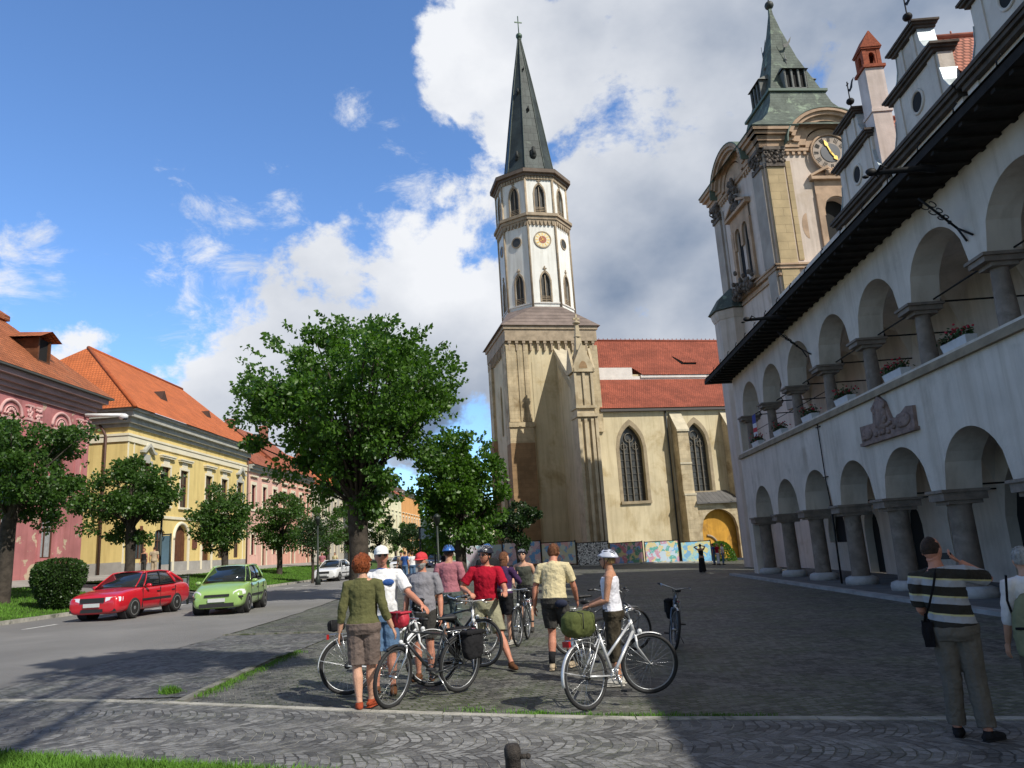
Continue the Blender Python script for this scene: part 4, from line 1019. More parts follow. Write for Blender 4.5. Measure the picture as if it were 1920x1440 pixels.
PC = [((.42, .30, .40), (.15, .35, .62), (.60, .42, .46), (.62, .62, .58)), ((.60, .57, .36), (.20, .38, .60), (.66, .38, .34), (.58, .60, .50)), None, ((.50, .16, .17), (.10, .25, .14), (.15, .28, .50), (.55, .45, .18), (.60, .35, .36)),
      ((.15, .38, .58), (.10, .35, .30), (.60, .50, .25), (.50, .25, .32), (.45, .55, .62)), ((.20, .45, .62), (.55, .50, .22), (.35, .50, .42), (.16, .35, .52))]
LBF = ['painted hoarding panel of blue figures on lilac, at the left of the church hoarding', 'painted hoarding panel of blue towers on cream, left of the black and white one', 'hoarding panel painted only in black and white scrawls', 'painted hoarding panel of a pink and red shape on dark green', 'painted hoarding panel with yellow sand and bright blue sky', 'pale blue and yellow painted hoarding panel behind the woman in the long black dress']
VF = 68.6
for i, (pa, pb) in enumerate([(945, 1015), (1018, 1081), (1085, 1143), (1147, 1207), (1213, 1275), (1281, 1336)]):
    ua, ub = CF.onv(pa, 1060, VF)[0], CF.onv(pb, 1060, VF)[0]
    p0 = CF.w((ua+ub)/2, VF, 0); gz = CF.onv(pa, 1061, VF)[2]; gz2 = CF.onv((pa+pb)/2, 1061-(3 if i > 3 else 0), VF)[2]
    t = empty('hoarding_panel', (p0.x, p0.y, gz2), LBF[i], 'hoarding', CF.a, 'painted hoarding panels in front of the church')
    w = (ub-ua)/2; cz = .15
    m_ = mural('mural_%d' % i, PC[i] or ((.6, .6, .58), (.03, .03, .03)), i+1, 1.1, 1 if i == 2 else 0)
    mb = MB(); mb.box(-w, w, 0, .03, .12, 2.12); mb.build('painted_board', m_, t)
    mb = MB(); mb.box(-w-.08, -w-.01, -.03, .06, -.3, 2.25); mb.box(w+.01, w+.08, -.03, .06, -.3, 2.25); mb.box(-w, w, .03, .06, 2.0, 2.2); mb.build('post', M_dark, t)
for i, (pa, pb) in enumerate([(872, 905), (907, 942)]):
    ua, ub = CF.onv(pa, 1060, VF)[0], CF.onv(pb, 1060, VF)[0]; p0 = CF.w((ua+ub)/2, VF, 0)
    t = empty('hoarding_panel', (p0.x, p0.y, -1.55), ['pale blue hoarding panel farthest left, half hidden by the trees', 'pinkish grey hoarding panel behind the cyclists and the tree trunks'][i], 'hoarding', CF.a, 'painted hoarding panels in front of the church')
    mb = MB(); mb.box(-(ub-ua)/2, (ub-ua)/2, 0, .03, .1, 2.1); mb.build('painted_board', mural('mural_b%d' % i, ((.30, .45, .55), (.5, .5, .52), (.35, .3, .35), (.4, .5, .5)), i+9, .8), t)
    mb = MB(); mb.box(-(ub-ua)/2-.07, -(ub-ua)/2, -.03, .06, -.3, 2.2); mb.build('post', M_dark, t)
p0 = CF.w(CF.onv(1150, 1062, VF-1)[0], VF-1.0, -2.4)
mb = MB()
a, b = CF.w(CF.onv(900, 1064, VF-1.0)[0], VF-1.0, 0), CF.w(CF.onv(1345, 1060, VF-1.0)[0], VF-1.0, 0)
for i in range(30):
    p, q = a+(b-a)*i/30, a+(b-a)*(i+.98)/30; n = Vector((-math.sin(CF.a), math.cos(CF.a), 0))*.4
    mb.hexa([(v.x, v.y, ground_z(v.x)-.3) for v in (p, q, q+n, p+n)]+[(v.x, v.y, ground_z(v.x)+.10) for v in (p, q, q+n, p+n)])
tag(mb.build('kerb', M_conc), kind='structure')
# ------------------------------------------------------------------ baroque bell tower between town hall and church
BT = Frame(7.5)
bu, bv, bz = 23.1, 46.0, -2.3; BWD = 9.7; bcu, bcv = bu+BWD/2, bv+BWD/2
OB = (bu, bv, bz)
M_bpl = mat('pinkish_plaster', (.56, .47, .40), .93, .08, .7, .3, 10, c2=(.47, .38, .30), c2t=(.54, .72), c2scale=.5)
M_bstone = mat('yellow_quoins', (.43, .33, .19), .93, .15, .8, .4, 14, kind='blocks', kw=dict(w=1.3, h=.62, mortar=.02, mv=.75, c2v=.9, depth=.4, dist=.02))
M_bcorn = mat('tan_cornice', (.40, .28, .19), .9, .2, 1.2, .3, 14)
M_bdark = mat('dark_carving', (.12, .10, .085), .95, .35, 3, .8, 12)
BELL = empty('bell_tower', BT.w(*OB), 'square baroque bell tower with a green copper roof standing behind the town hall', 'bell tower', BT.a)
def bb(mb, name, m, par=None): return mb.build(name, m, par or BELL, OB)
fBS = lambda u, z, d: (bu+u, bv+d, z)
fBW = lambda v, z, d: (bu+d, bv+BWD-v, z)        # seen from outside, left to right = north to south
W_ = BWD
mb = MB()
cS, cW = W_*.5, W_*.5
sop = [(cS-.95, cS+.95, 18.6, 22.7, 'a')]
wop = [(cW-1.15, cW-.2, 18.8, 22.9, 'a'), (cW+.2, cW+1.15, 18.8, 22.9, 'a')]
facade(mb, 0, W_, bz, 27.4, sop, fBS, .7, 0, 0); facade(mb, 0, W_, bz, 27.4, wop, fBW, .7, 0, 0)
mb.add([(bu+W_, bv, bz), (bu+W_, bv+W_, bz), (bu+W_, bv+W_, 27.4), (bu+W_, bv, 27.4)], [(0, 1, 2, 3)]); mb.add([(bu, bv+W_, bz), (bu+W_, bv+W_, bz), (bu+W_, bv+W_, 27.4), (bu, bv+W_, 27.4)], [(0, 1, 2, 3)])
mb.box(bu+1.42, bu+W_-1.42, bv-.10, bv-.001, 17.9, 17.95)
WL = bb(mb, 'wall', M_bpl)
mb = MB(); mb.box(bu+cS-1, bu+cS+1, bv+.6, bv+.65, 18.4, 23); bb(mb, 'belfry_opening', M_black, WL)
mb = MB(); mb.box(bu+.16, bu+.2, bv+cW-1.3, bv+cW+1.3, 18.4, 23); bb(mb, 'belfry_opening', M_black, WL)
for (f, ref) in ((fBS, 's'), (fBW, 'w')):
    mb = MB()
    for (a, b) in ((0.12, 1.35), (W_-1.35, W_-.12)):
        mb.prism([(a, 8), (b, 8), (b, 25.1), (a, 25.1)], f, -.18, 0)
    mb.prism([(1.55, 18.1), (1.9, 18.1), (1.9, 25.5), (1.55, 25.5)], f, -.07, 0); mb.prism([(W_-1.9, 18.1), (W_-1.55, 18.1), (W_-1.55, 25.5), (W_-1.9, 25.5)], f, -.07, 0)
    bb(mb, 'corner_pilasters', M_bstone if ref == 's' else mat('grey_quoins', (.34, .30, .26), .93, .15, .8, .3, 14), WL)
    mb = MB(); r = random.Random(4)
    for (a, b) in ((0.05, 1.42), (W_-1.42, W_-.05)):
        mb.prism([(a, 25.0), (b, 25.0), (b, 25.25), (a, 25.25)], f, -.3, 0); mb.prism([(a-.1, 26.2), (b+.1, 26.2), (b+.1, 26.45), (a-.1, 26.45)], f, -.42, 0)
        for i in range(34): 
            q = f(r.uniform(a, b), r.uniform(25.25, 26.2), -.18-r.uniform(0, .15)); mb.ell(q, (.13, .13, .13), 6, 5)
        for sg in (a+.05, b-.05): mb.torus(f(sg, 26.0, -.3), .14, .06, (0, 1, 0), 10, 5)
    bb(mb, 'capital', M_bdark, WL)
    # string course below the belfry
    mb = MB(); 
    for (z, h, p_) in ((17.0, .18, .14), (17.45, .22, .26), (17.67, .12, .36)): mb.prism([(-p_, z), (W_+p_, z), (W_+p_, z+h), (-p_, z+h)], f, -p_, .0)
    bb(mb, 'string_course', M_bcorn, WL)
    # main cornice with the arched hood over the clock
    mb = MB(); zc = 26.75; hw = 1.95
    for k, (p_, h0, h1) in enumerate(((.28, 26.45, 26.9), (.42, 26.9, 27.3), (.66, 27.3, 27.55), (.82, 27.55, 27.8))):
        n = 16; ri = h0-26.45+1.52; ro_ = h1-26.45+1.52; ez = .92; sa_ = math.asin(min(1, max(0, (h0-26.6)/(ro_*ez)))); hx = ro_*1.12*math.cos(sa_)-.02
        mb.prism([(-p_, h0), (W_/2-hx, h0), (W_/2-hx, h1), (-p_, h1)], f, -p_, .3); mb.prism([(W_/2+hx, h0), (W_+p_, h0), (W_+p_, h1), (W_/2+hx, h1)], f, -p_, .3)
        AA = [sa_*.8+(PI-1.6*sa_)*i/n for i in range(n+1)]; A_ = [(W_/2+ri*1.12*math.cos(q), 26.6+ri*ez*math.sin(q)) for q in AA]; B_ = [(W_/2+ro_*1.12*math.cos(q), 26.6+ro_*ez*math.sin(q)) for q in AA]
        for i in range(n):
            q = [A_[i], A_[i+1], B_[i+1], B_[i]]
            mb.prism(q, f, -p_+.004, .3)
    n = 16
    mb.prism([(W_/2+1.7*math.cos(PI*i/n), 26.45+1.42*math.sin(PI*i/n)) for i in range(n+1)], f, -.2, .1)
    mb.prism([(1.4, 26.2), (W_-1.4, 26.2), (W_-1.4, 26.42), (1.4, 26.42)], f, -.2, 0)
    for i in range(9):
        x = 1.7+i*.42
        if x < W_/2-1.6: mb.prism([(x, 25.95), (x+.2, 25.95), (x+.2, 26.2), (x, 26.2)], f, -.16, 0)
        x = W_-1.9-i*.42
        if x > W_/2+1.6: mb.prism([(x, 25.95), (x+.2, 25.95), (x+.2, 26.2), (x, 26.2)], f, -.16, 0)
    bb(mb, 'cornice', M_bcorn, WL)
    # copper drip edge on top of the cornice
    mb = MB(); mb.prism([(-.86, 27.8), (W_/2-2.3, 27.8), (W_/2-2.3, 27.88), (-.86, 27.88)], f, -.86, .4); mb.prism([(W_/2+2.3, 27.8), (W_+.86, 27.8), (W_+.86, 27.88), (W_/2+2.3, 27.88)], f, -.86, .4)
    n = 18
    for i in range(n):
        a0, a1 = PI*i/n, PI*(i+1)/n
        P = lambda a, r: (W_/2+r*1.12*math.cos(a), 26.6+r*.92*math.sin(a))
        mb.prism([P(a0, 2.87), P(a1, 2.87), P(a1, 2.95), P(a0, 2.95)], f, -.86, .6)
    bb(mb, 'drip_edge', simple('verdigris_edge', (.10, .14, .11), .7), WL)
    # clock
    cz = 25.95; r1 = 1.28 if ref == 's' else .01
    if ref == 's':
        mb = MB(); mb.prism([(W_/2+r1*math.cos(2*PI*i/32), cz+r1*math.sin(2*PI*i/32)) for i in range(32)], f, -.30, .0); ck = bb(mb, 'clock_face', mat('weathered_dial', (.36, .30, .25), .9, .2, 3, .2, 20), WL)
        mb = MB(); mb.prism([(W_/2+.72*math.cos(2*PI*i/28), cz+.72*math.sin(2*PI*i/28)) for i in range(28)], f, -.34, -.302); bb(mb, 'clock_centre', simple('dial_dark', (.015, .02, .03), .4), WL)
        mb = MB()
        for k in range(12):
            a = k*PI/6; ca, sa = math.cos(a), math.sin(a)
            for off in (-.09, 0.0, .09) if k % 3 else (-.05, .05):
                q = [(.88, off-.025), (1.20, off*1.3-.025), (1.20, off*1.3+.025), (.88, off+.025)]
                mb.prism([(W_/2+x*ca-y*sa, cz+x*sa+y*ca) for x, y in q], f, -.33, -.302)
        bb(mb, 'clock_numerals', simple('numeral_dark', (.05, .045, .04), .8), WL)
        mb = MB()
        for k, L2, w2 in ((math.radians(112), 1.05, .10), (math.radians(-55), .75, .12)):
            ca, sa = math.cos(k), math.sin(k)
            mb.prism([(W_/2+x*ca-y*sa, cz+x*sa+y*ca) for x, y in [(-.1, -w2/2), (L2*.5, -w2/2), (L2*.6, -w2*1.3), (L2*.75, -w2*1.1), (L2, 0), (L2*.75, w2*1.1), (L2*.6, w2*1.3), (L2*.5, w2/2), (-.1, w2/2)]], f, -.40, -.36)
        bb(mb, 'clock_hands', simple('hand_gold', (.50, .34, .09), .4, .7), WL)
        mb = MB(); mb.torus(fBS(W_/2, cz, -.3), 1.42, .09, (0, 1, 0), 32, 6); bb(mb, 'clock_rim', M_bcorn, WL)
    # window aedicule
    mb = MB(); hw = 1.05 if ref == 's' else 1.35
    c_ = W_/2
    for sg in (-1, 1): mb.prism([(c_+sg*hw, 17.9), (c_+sg*(hw+.42), 17.9), (c_+sg*(hw+.42), 22.9), (c_+sg*hw, 22.9)], f, -.2, 0)
    facade(mb, c_-hw-.42, c_+hw+.42, 22.9-1.6, 23.9, [(c_-hw+.1, c_+hw-.1, 15, 22.72+.02, 'a')] if ref == 's' else [(c_-1.15, c_-.2, 15, 22.9, 'a'), (c_+.2, c_+1.15, 15, 22.9, 'a')], lambda x, z, d: f(x, z, d-.14), .16, 0, 0, seg=6)
    mb.prism([(c_-hw-.7, 23.9), (c_+hw+.7, 23.9), (c_+hw+.7, 24.12), (c_-hw-.7, 24.12)], f, -.45, 0)
    mb.prism([(c_-hw-.6, 18.0), (c_+hw+.6, 18.0), (c_+hw+.6, 18.2), (c_-hw-.6, 18.2)], f, -.4, 0)
    mb.prism([(c_-hw-.7, 24.12), (c_-.45, 24.75), (c_-.45, 24.95), (c_-hw-.75, 24.25)], f, -.45, -.05); mb.prism([(c_+hw+.7, 24.12), (c_+.45, 24.75), (c_+.45, 24.95), (c_+hw+.75, 24.25)], f, -.45, -.05)
    bb(mb, 'window_surround', M_bcorn, WL)
    mb = MB(); r = random.Random(8)
    for i in range(26): q = f(c_+r.uniform(-.5, .5), 24.15+abs(r.gauss(0, .35)), -.25-r.random()*.15); mb.ell(q, (.15, .15, .17), 7, 5)
    if ref == 'w':
        for i in range(40): q = f(c_+r.uniform(-.8, .8)*(1-i/60), 25+i*.04, -.3-r.random()*.2); mb.ell(q, (.16, .14, .18), 6, 5)
        for i in range(60): t = r.uniform(-1.7, 1.7); q = f(c_+t, 17.4+abs(r.gauss(0, .5)), -.5-r.random()*.5*(1.4-abs(t)/1.7)); mb.ell(q, (.16, .16, .2), 6, 5)
    bb(mb, 'carved_ornament', M_bdark if ref == 'w' else M_bcorn, WL)
mb = MB(); mb.prism([(2.55+(.42*math.cos(PI/2+PI*i/10)), 20.6+.95*math.sin(PI/2+PI*i/10)) for i in range(11)], fBS, -.012, 0); bb(mb, 'old_plaster_patch', M_bcorn, WL)
# roof: flared lower stage, lantern band with dormers, pyramid spire
prof = [(W_/2+.9, 27.86), (W_/2+.35, 28.35), (W_/2-.7, 29.2), (3.1, 30.4), (2.45, 31.7), (2.15, 32.85)]
mb = MB()
sqr = lambda r, z: [(bcu-r, bcv-r, z), (bcu+r, bcv-r, z), (bcu+r, bcv+r, z), (bcu-r, bcv+r, z)]
for (r, z), (r2, z2) in zip(prof, prof[1:]):
    A, B = sqr(r, z), sqr(r2, z2)
    for k in range(4): mb.quad_uv([A[k], A[(k+1) % 4], B[(k+1) % 4], B[k]])
# hood roofs following the clock arches
for f in (fBS, fBW):
    n = 14
    for i in range(n):
        a0, a1 = PI*i/n, PI*(i+1)/n; P = lambda a: (W_/2+2.93*1.12*math.cos(a), 26.6+2.93*.92*math.sin(a))
        p, q = P(a0), P(a1); mb.quad_uv([f(p[0], p[1], -.86), f(q[0], q[1], -.86), f(q[0], q[1], 2.6), f(p[0], p[1], 2.6)])
ROOF = bb(mb, 'roof', M_patina)
mb = MB(); mb.box(bcu-2.35, bcu+2.35, bcv-2.35, bcv+2.35, 32.8, 33.0)
for r, z in ((2.0, 33.0),): pass
bb(mb, 'roof_band', simple('verdigris_edge', ()), ROOF)
mb = MB(); pr2 = [(2.05, 33.0), (1.05, 36.6), (.42, 39.6), (.14, 41.3), (.10, 42.0)]
for (r, z), (r2, z2) in zip(pr2, pr2[1:]):
    A, B = sqr(r, z), sqr(r2, z2)
    for k in range(4): mb.quad_uv([A[k], A[(k+1) % 4], B[(k+1) % 4], B[k]])
bb(mb, 'roof_spire', M_patina, ROOF)
mb = MB(); mb.ell((bcu, bcv, 42.2), (.36, .36, .36), 14, 10); mb.path([(bcu, bcv, 42), (bcu, bcv, 45)], .05, 6)
mb.prism([(.05, 43.2), (.6, 43.4), (.9, 43.8), (.7, 43.3), (.1, 43.0)], lambda a, z, d: (bcu-a, bcv+d, z), 0, .05); mb.box(bcu-.45, bcu+.45, bcv-.03, bcv+.03, 44.2, 44.3)
bb(mb, 'roof_finial', simple('finial_dark', (.03, .035, .03), .6), ROOF)
for (dx, dy) in ((0, -1), (-1, 0), (1, 0)):
    mb = MB(); R = Matrix.Translation((bcu, bcv, 0)) @ Matrix.Rotation({(0, -1): 0, (-1, 0): -PI/2, (1, 0): PI/2}[(dx, dy)], 4, 'Z')
    mb.T = R; fr = -2.25
    for x in (-.82, -.27, .27, .82): mb.box(x-.07, x+.07, fr, fr+.14, 33.0, 34.7)
    mb.box(-.9, -.82, fr, -1.2, 33.0, 34.7); mb.box(.82, .9, fr, -1.2, 33.0, 34.7)
    for z in (33.02,): mb.box(-.9, .9, fr, fr+.1, z, z+.12)
    mb.add([(-1.05, fr-.15, 34.7), (1.05, fr-.15, 34.7), (.5, -.9, 35.7), (-.5, -.9, 35.7)], [(0, 1, 2, 3)])
    mb.add([(-1.05, fr-.15, 34.7), (-.5, -.9, 35.7), (-1.05, -.8, 34.7)], [(0, 1, 2)]); mb.add([(1.05, fr-.15, 34.7), (.5, -.9, 35.7), (1.05, -.8, 34.7)], [(0, 1, 2)])
    mb.path([(0, -1.2, 35.6), (0, -1.2, 37.0)], [.09, .02], 6); mb.ell((0, -1.2, 36.3), (.13, .13, .13), 8, 6)
    dm = bb(mb, 'belfry_dormer', mat('grey_dormer', (.16, .165, .155), .8, .2, 2), ROOF)
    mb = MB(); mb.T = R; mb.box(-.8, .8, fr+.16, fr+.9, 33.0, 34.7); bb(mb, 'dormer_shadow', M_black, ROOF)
    mb = MB(); mb.T = R; mb.path([(0, -1.2, 37.0), (0, -1.2, 38.3)], .02, 5); mb.prism([(0, 37.7), (.3, 37.75), (.75, 38.4), (.6, 37.9), (.3, 37.45), (0, 37.4)], lambda a, z, d: (a, -1.2+d, z), 0, .03); bb(mb, 'weather_vane', simple('finial_dark', ()), ROOF)
# stair turret on the north-west corner
mb = MB(); tcu, tcv, TR = bu-.15, bv+8.1, 1.5
o8 = lambda r, z: [(tcu+r*math.cos(PI/8+PI/4*i), tcv+r*math.sin(PI/8+PI/4*i), z) for i in range(8)]
mb.loft([o8(TR, bz), o8(TR, 16.6)], 0, False); mb.loft([o8(TR+.05, 16.3), o8(TR+.18, 16.6), o8(TR+.25, 16.95), o8(TR+.1, 17.0)], 0, False)
bb(mb, 'stair_turret', mat('turret_render', (.50, .44, .385), .93, .08, .8, .3, 10))
mb = MB(); mb.loft([o8(TR+.45, 17.0), o8(TR*.75, 18.2), o8(.12, 19.0)], 0, False); bb(mb, 'turret_roof', M_patina)
# ------------------------------------------------------------------ houses along the west side (facades on x = -28)
XH = -28.0
def hy(px, py=900, x=None): return on_x(px, py, XH if x is None else x).y
M_pink = mat('faded_pink_render', (.39, .155, .155), .92, .16, .7, .3, 10, c2=(.52, .42, .30), c2t=(.585, .615), c2scale=.8)
M_pinkd = mat('pink_render', (.43, .17, .175), .92, .12, .7, .3, 10)
M_pinkl = mat('pale_pink_trim', (.60, .36, .34), .9, .15, 2, .2, 15)
M_yell = mat('yellow_render', (.68, .53, .215), .92, .06, .6, .2, 10, c2=(.62, .47, .19), c2t=(.5, .8), c2scale=.4)
M_yelt = mat('cream_trim', (.72, .66, .50), .9, .06, 1, .2, 15)
M_eaveg = mat('grey_cornice_render', (.42, .415, .37), .9, .1, 1, .2, 15)
M_plinth = mat('grey_plinth', (.34, .325, .30), .92, .15, 1, .3, 15)
M_frame = simple('dark_window_frame', (.09, .04, .025), .6)
M_framew = simple('white_window_frame', (.55, .53, .5), .6)
M_curtain = mat('net_curtain', (.30, .32, .33), .9, .15, 5)
def window(par, f, a, b, za, zb, d, frame=M_frame, mull=1, trans=.62, curtain=False, name='window', O=None):
    mb = MB(); w = .07
    P = lambda x0, x1, z0, z1, d0, d1: mb.prism([(x0, z0), (x1, z0), (x1, z1), (x0, z1)], f, d0, d1)
    P(a, a+w, za, zb, d-.07, d); P(b-w, b, za, zb, d-.07, d); P(a+w, b-w, zb-w, zb, d-.07, d); P(a+w, b-w, za, za+w, d-.07, d)
    for i in range(mull):
        x = a+(b-a)*(i+1)/(mull+1); P(x-.03, x+.03, za+w, zb-w, d-.06, d)
    if trans: z = za+(zb-za)*trans; P(a+w, b-w, z-.035, z+.035, d-.065, d-.002)
    o = mb.build(name, frame, par, O)
    mb = MB(); P = lambda x0, x1, z0, z1, d0, d1: mb.prism([(x0, z0), (x1, z0), (x1, z1), (x0, z1)], f, d0, d1)
    P(a+.02, b-.02, za+.02, zb-.02, d+.002, d+.02); mb.build('pane', M_glass if not curtain else M_curtain, o, O)
    return o
fH = lambda y, z, d: (XH-d, y, z)
def roof_tri(mb, pts): mb.quad_uv(pts)
# yellow house -----------------------------------------------------
y0, y1 = 49.1, 69.75; H0 = -.25
YO = (XH, y0, H0)
YH = empty('yellow_house', YO, 'long yellow two storey house with orange hipped roof and grey eaves behind the red car', 'house')
mb = MB(); ops = []
wt = [(262, 862), (304, 867), (340, 876), (387, 888), (416, 896), (445, 901)]
wc = [hy(275, 862), hy(312, 867), hy(346, 876), hy(392, 888), hy(421, 896), hy(450, 901)]
for y in wc: ops.append((y-.62, y+.62, 4.7, 7.55, 'r'))
gl = [(hy(338, 1030)-1.05, hy(338, 1030)+1.05, H0, 3.35, 'a'), (hy(386, 1030)-.8, hy(386, 1030)+.8, H0+.15, 2.7, 's'), (hy(300, 1000)-.7, hy(300, 1000)+.7, .9, 2.95, 's'), (hy(265, 1000)-.65, hy(265, 1000)+.65, .9, 2.9, 's'), (hy(443, 1030)-.55, hy(443, 1030)+.55, .8, 2.7, 'r'), (hy(414, 1030)-.5, hy(414, 1030)+.5, .8, 2.7, 'r')]
facade(mb, y0, y1, H0, 10.2, ops+gl, fH, .3, 0, 0)
mb.add([(XH, y0, H0), (XH-13, y0, H0), (XH-13, y0, 10.2), (XH, y0, 10.2)], [(0, 1, 2, 3)]); mb.add([(XH, y1, H0), (XH-13, y1, H0), (XH-13, y1, 10.2), (XH, y1, 10.2)], [(0, 1, 2, 3)])
YW = mb.build('wall', M_yell, YH, YO)
mb = MB()
mb.box(XH-.0, XH+.10, y0-.1, y1, 8.75, 9.15); mb.box(XH, XH+.16, y0-.16, y1, 9.15, 9.3); mb.box(XH-13, XH, y0-.1, y0, 8.75, 9.15); mb.box(XH-13, XH, y0-.16, y0, 9.15, 9.3)
mb.box(XH, XH+.10, y0, y1, 3.75, 3.95)
for y in (y0+.02, y0+.75, y1-.9, y1-.2): mb.box(XH, XH+.05, y, y+.12, .6, 8.75)
mb.build('string_course', M_yelt, YW, YO)
mb = MB()
for i, (p_, za, zb) in enumerate(((.12, 9.75, 10.0), (.35, 10.0, 10.35), (.62, 10.35, 10.75), (.80, 10.75, 10.95))):
    mb.box(XH-13, XH+p_, y0-p_, y1, za, zb)
mb.build('eaves', M_eaveg, YH, YO)
mb = MB(); mb.box(XH-.0, XH+.06, y0-.06, y1, H0, .65); mb.box(XH-13, XH, y0-.06, y0, H0, .75); mb.build('plinth', M_plinth, YW, YO)
for i, (a, b, za, zb, k) in enumerate(ops): 
    window(YW, fH, a, b, za, zb, .2, O=YO)
    mb = MB(); c_ = (a+b)/2
    mb.box(XH, XH+.06, a-.16, b+.16, zb+.0, zb+.18); mb.box(XH, XH+.05, a-.16, a, za, zb); mb.box(XH, XH+.05, b, b+.16, za, zb); mb.box(XH, XH+.16, a-.2, b+.2, za-.16, za)
    mb.box(XH, XH+.05, c_-.45, c_+.45, zb+.18, zb+.6)
    if i in (0, 5):
        mb.prism([(c_-.95, zb+.65), (c_-.6, zb+.65), (c_, zb+1.15), (c_+.6, zb+.65), (c_+.95, zb+.65), (c_+.95, zb+.82), (c_+.65, zb+.85), (c_, zb+1.4), (c_-.65, zb+.85), (c_-.95, zb+.82)], lambda y, z, d: (XH+d, y, z), 0, .28)
    else: mb.box(XH, XH+.22, a-.4, b+.4, zb+.62, zb+.74); mb.box(XH, XH+.28, a-.45, b+.45, zb+.74, zb+.84)
    mb.build('window_trim', M_yelt if i not in (0, 5) else M_eaveg, YW, YO)
for i, (a, b, za, zb, k) in enumerate(gl):
    if i < 2:
        mb = MB(); mb.box(XH-.26, XH-.2, a, b, za, zb); 
        for q in range(3): mb.box(XH-.2, XH-.18, a+(b-a)*(q/3)+.1, a+(b-a)*((q+1)/3)-.05, za+.3, zb-1.3)
        mb.build('door', M_wood, YW, YO)
        mb = MB(); mb.box(XH, XH+.08, a-.3, a, za, zb-.8); mb.box(XH, XH+.08, b, b+.3, za, zb-.8)
        if k == 'a': mb.torus((XH+.02, (a+b)/2, zb-(b-a)/2), (b-a)/2+.15, .14, (1, 0, 0), 24, 6, a0=-PI/2, a1=PI/2)
        mb.build('door_surround', M_yelt, YW, YO)
    else: window(YW, fH, a, b, za, zb, .2, O=YO)
mb = MB(); mb.path([(XH-2.0, y0-.12, 10.1), (XH-1.45, y0-.14, 9.2), (XH-1.45, y0-.14, .0)], .09, 7); mb.build('drainpipe', simple('brown_pipe', (.10, .05, .035), .6), YH, YO)
mb = MB(); mb.path([(XH+.12, y1-.15, 10), (XH+.12, y1-.15, H0)], .08, 6); mb.build('drainpipe', simple('brown_pipe', ()), YH, YO)
a = Vector((XH+.95, y0-.95, 10.92)); rz = 17.3; rx = XH-6.6; n1_ = Vector((rx, y0+5.4, rz)); n2_ = Vector((rx, y1-1.5, rz-.1))
bx = XH-14
mb = MB()
mb.quad_uv([(a.x, a.y, a.z), (a.x, y1, a.z), (n2_.x, y1, n2_.z), tuple(n1_)][0:4])
mb.quad_uv([(bx, a.y, a.z), (a.x, a.y, a.z), tuple(n1_)])
mb.quad_uv([(bx, y1, a.z), (bx, a.y, a.z), tuple(n1_), (n2_.x, y1, n2_.z)])
YR = mb.build('roof', M_orange, YH, YO)
mb = MB(); mb.path([tuple(a), tuple(n1_)], .14, 6); mb.path([(n1_.x, n1_.y, n1_.z), (n2_.x, y1, n2_.z)], .14, 6); mb.build('ridge_tiles', mat('dark_orange_ridge', (.36, .09, .03), .85), YR, YO)
def roof_hatch(px, py, par, O, x=XH-2.6, w=.55, m=M_wood):
    d = on_x(px, py, x); mb = MB(); mb.prism([(d.y-w, d.z-.35), (d.y+w, d.z-.35), (d.y, d.z+.45)], lambda y, z, q: (x+.55-q, y, z), 0, 1.6); mb.build('roof_hatch', simple('hatch_dark', (.06, .03, .02), .8), par, O)
roof_hatch(296, 744, YR, YO); roof_hatch(381, 780, YR, YO)
mb = MB(); 
for (px, py, w, h, d_) in ((266, 1000, .1, 1.0, .12), (366, 1020, .35, .7, .1)):
    q = on_x(px, py, XH+.1); mb.box(XH+.002, XH+d_, q.y-w, q.y+w, q.z-h/2, q.z+h/2)
mb.build('wall_plaque', simple('brown_plaque', (.14, .05, .03), .6), YW, YO)
# pink house -------------------------------------------------------
py0, py1 = 30.0, 44.65; PO = (XH, py1, -.45)
PH = empty('pink_house', PO, 'weathered pink two storey house with peeling plaster and stucco shells above the windows', 'house')
H0 = -.45
mb = MB()
pwc = [hy(112, 830), hy(17, 810), 33.0]
ops = [(y-.65, y+.65, 4.9, 8.15, 'r') for y in pwc]
glc = [hy(90, 985), hy(6, 985), 33.3]
gl = [(y-.62, y+.62, 1.1, 3.6, 'r') for y in glc]
facade(mb, py0, py1, H0, 10.6, ops+gl, fH, .35, 0, 0)
mb.add([(XH, py1, H0), (XH-12, py1, H0), (XH-12, py1, 10.6), (XH, py1, 10.6)], [(0, 1, 2, 3)])
PW = mb.build('wall', M_pink, PH, PO)
mb = MB()
pil = [hy(166, 790)-.0, hy(75, 770)]
for yc in (py1-.0, hy(78, 770)):
    for q in (0, -.75):
        b_ = yc+q-.1 if yc != py1 else py1+q-.02
        mb = MB(); mb.box(XH, XH+.10, b_-.45, b_, 4.6, 9.4); mb.build('pilaster', M_pinkd, PW, PO)
mb = MB(); mb.box(XH, XH+.12, py0, py1, 4.1, 4.35); mb.build('string_course', M_pinkd, PW, PO)
mb = MB(); r = random.Random(6)
for yc in (py1-.0, hy(78, 770)):
    for q in (0, -.75):
        b_ = yc+q-.1 if yc != py1 else py1+q-.02
        mb.box(XH, XH+.16, b_-.5, b_+.03, 8.5, 8.62); mb.box(XH, XH+.16, b_-.5, b_+.03, 9.25, 9.36)
        for k in range(14): mb.ell((XH+.12, b_-r.uniform(0, .46), r.uniform(8.65, 9.2)), (.05, .08, .1), 6, 5)
        for k in range(6): mb.ell((XH+.11, b_-.22, 8.35-k*.17), (.035, .09*(1-k/8), .08), 6, 5)
mb.box(XH, XH+.14, py0, py1, 4.35, 4.5)
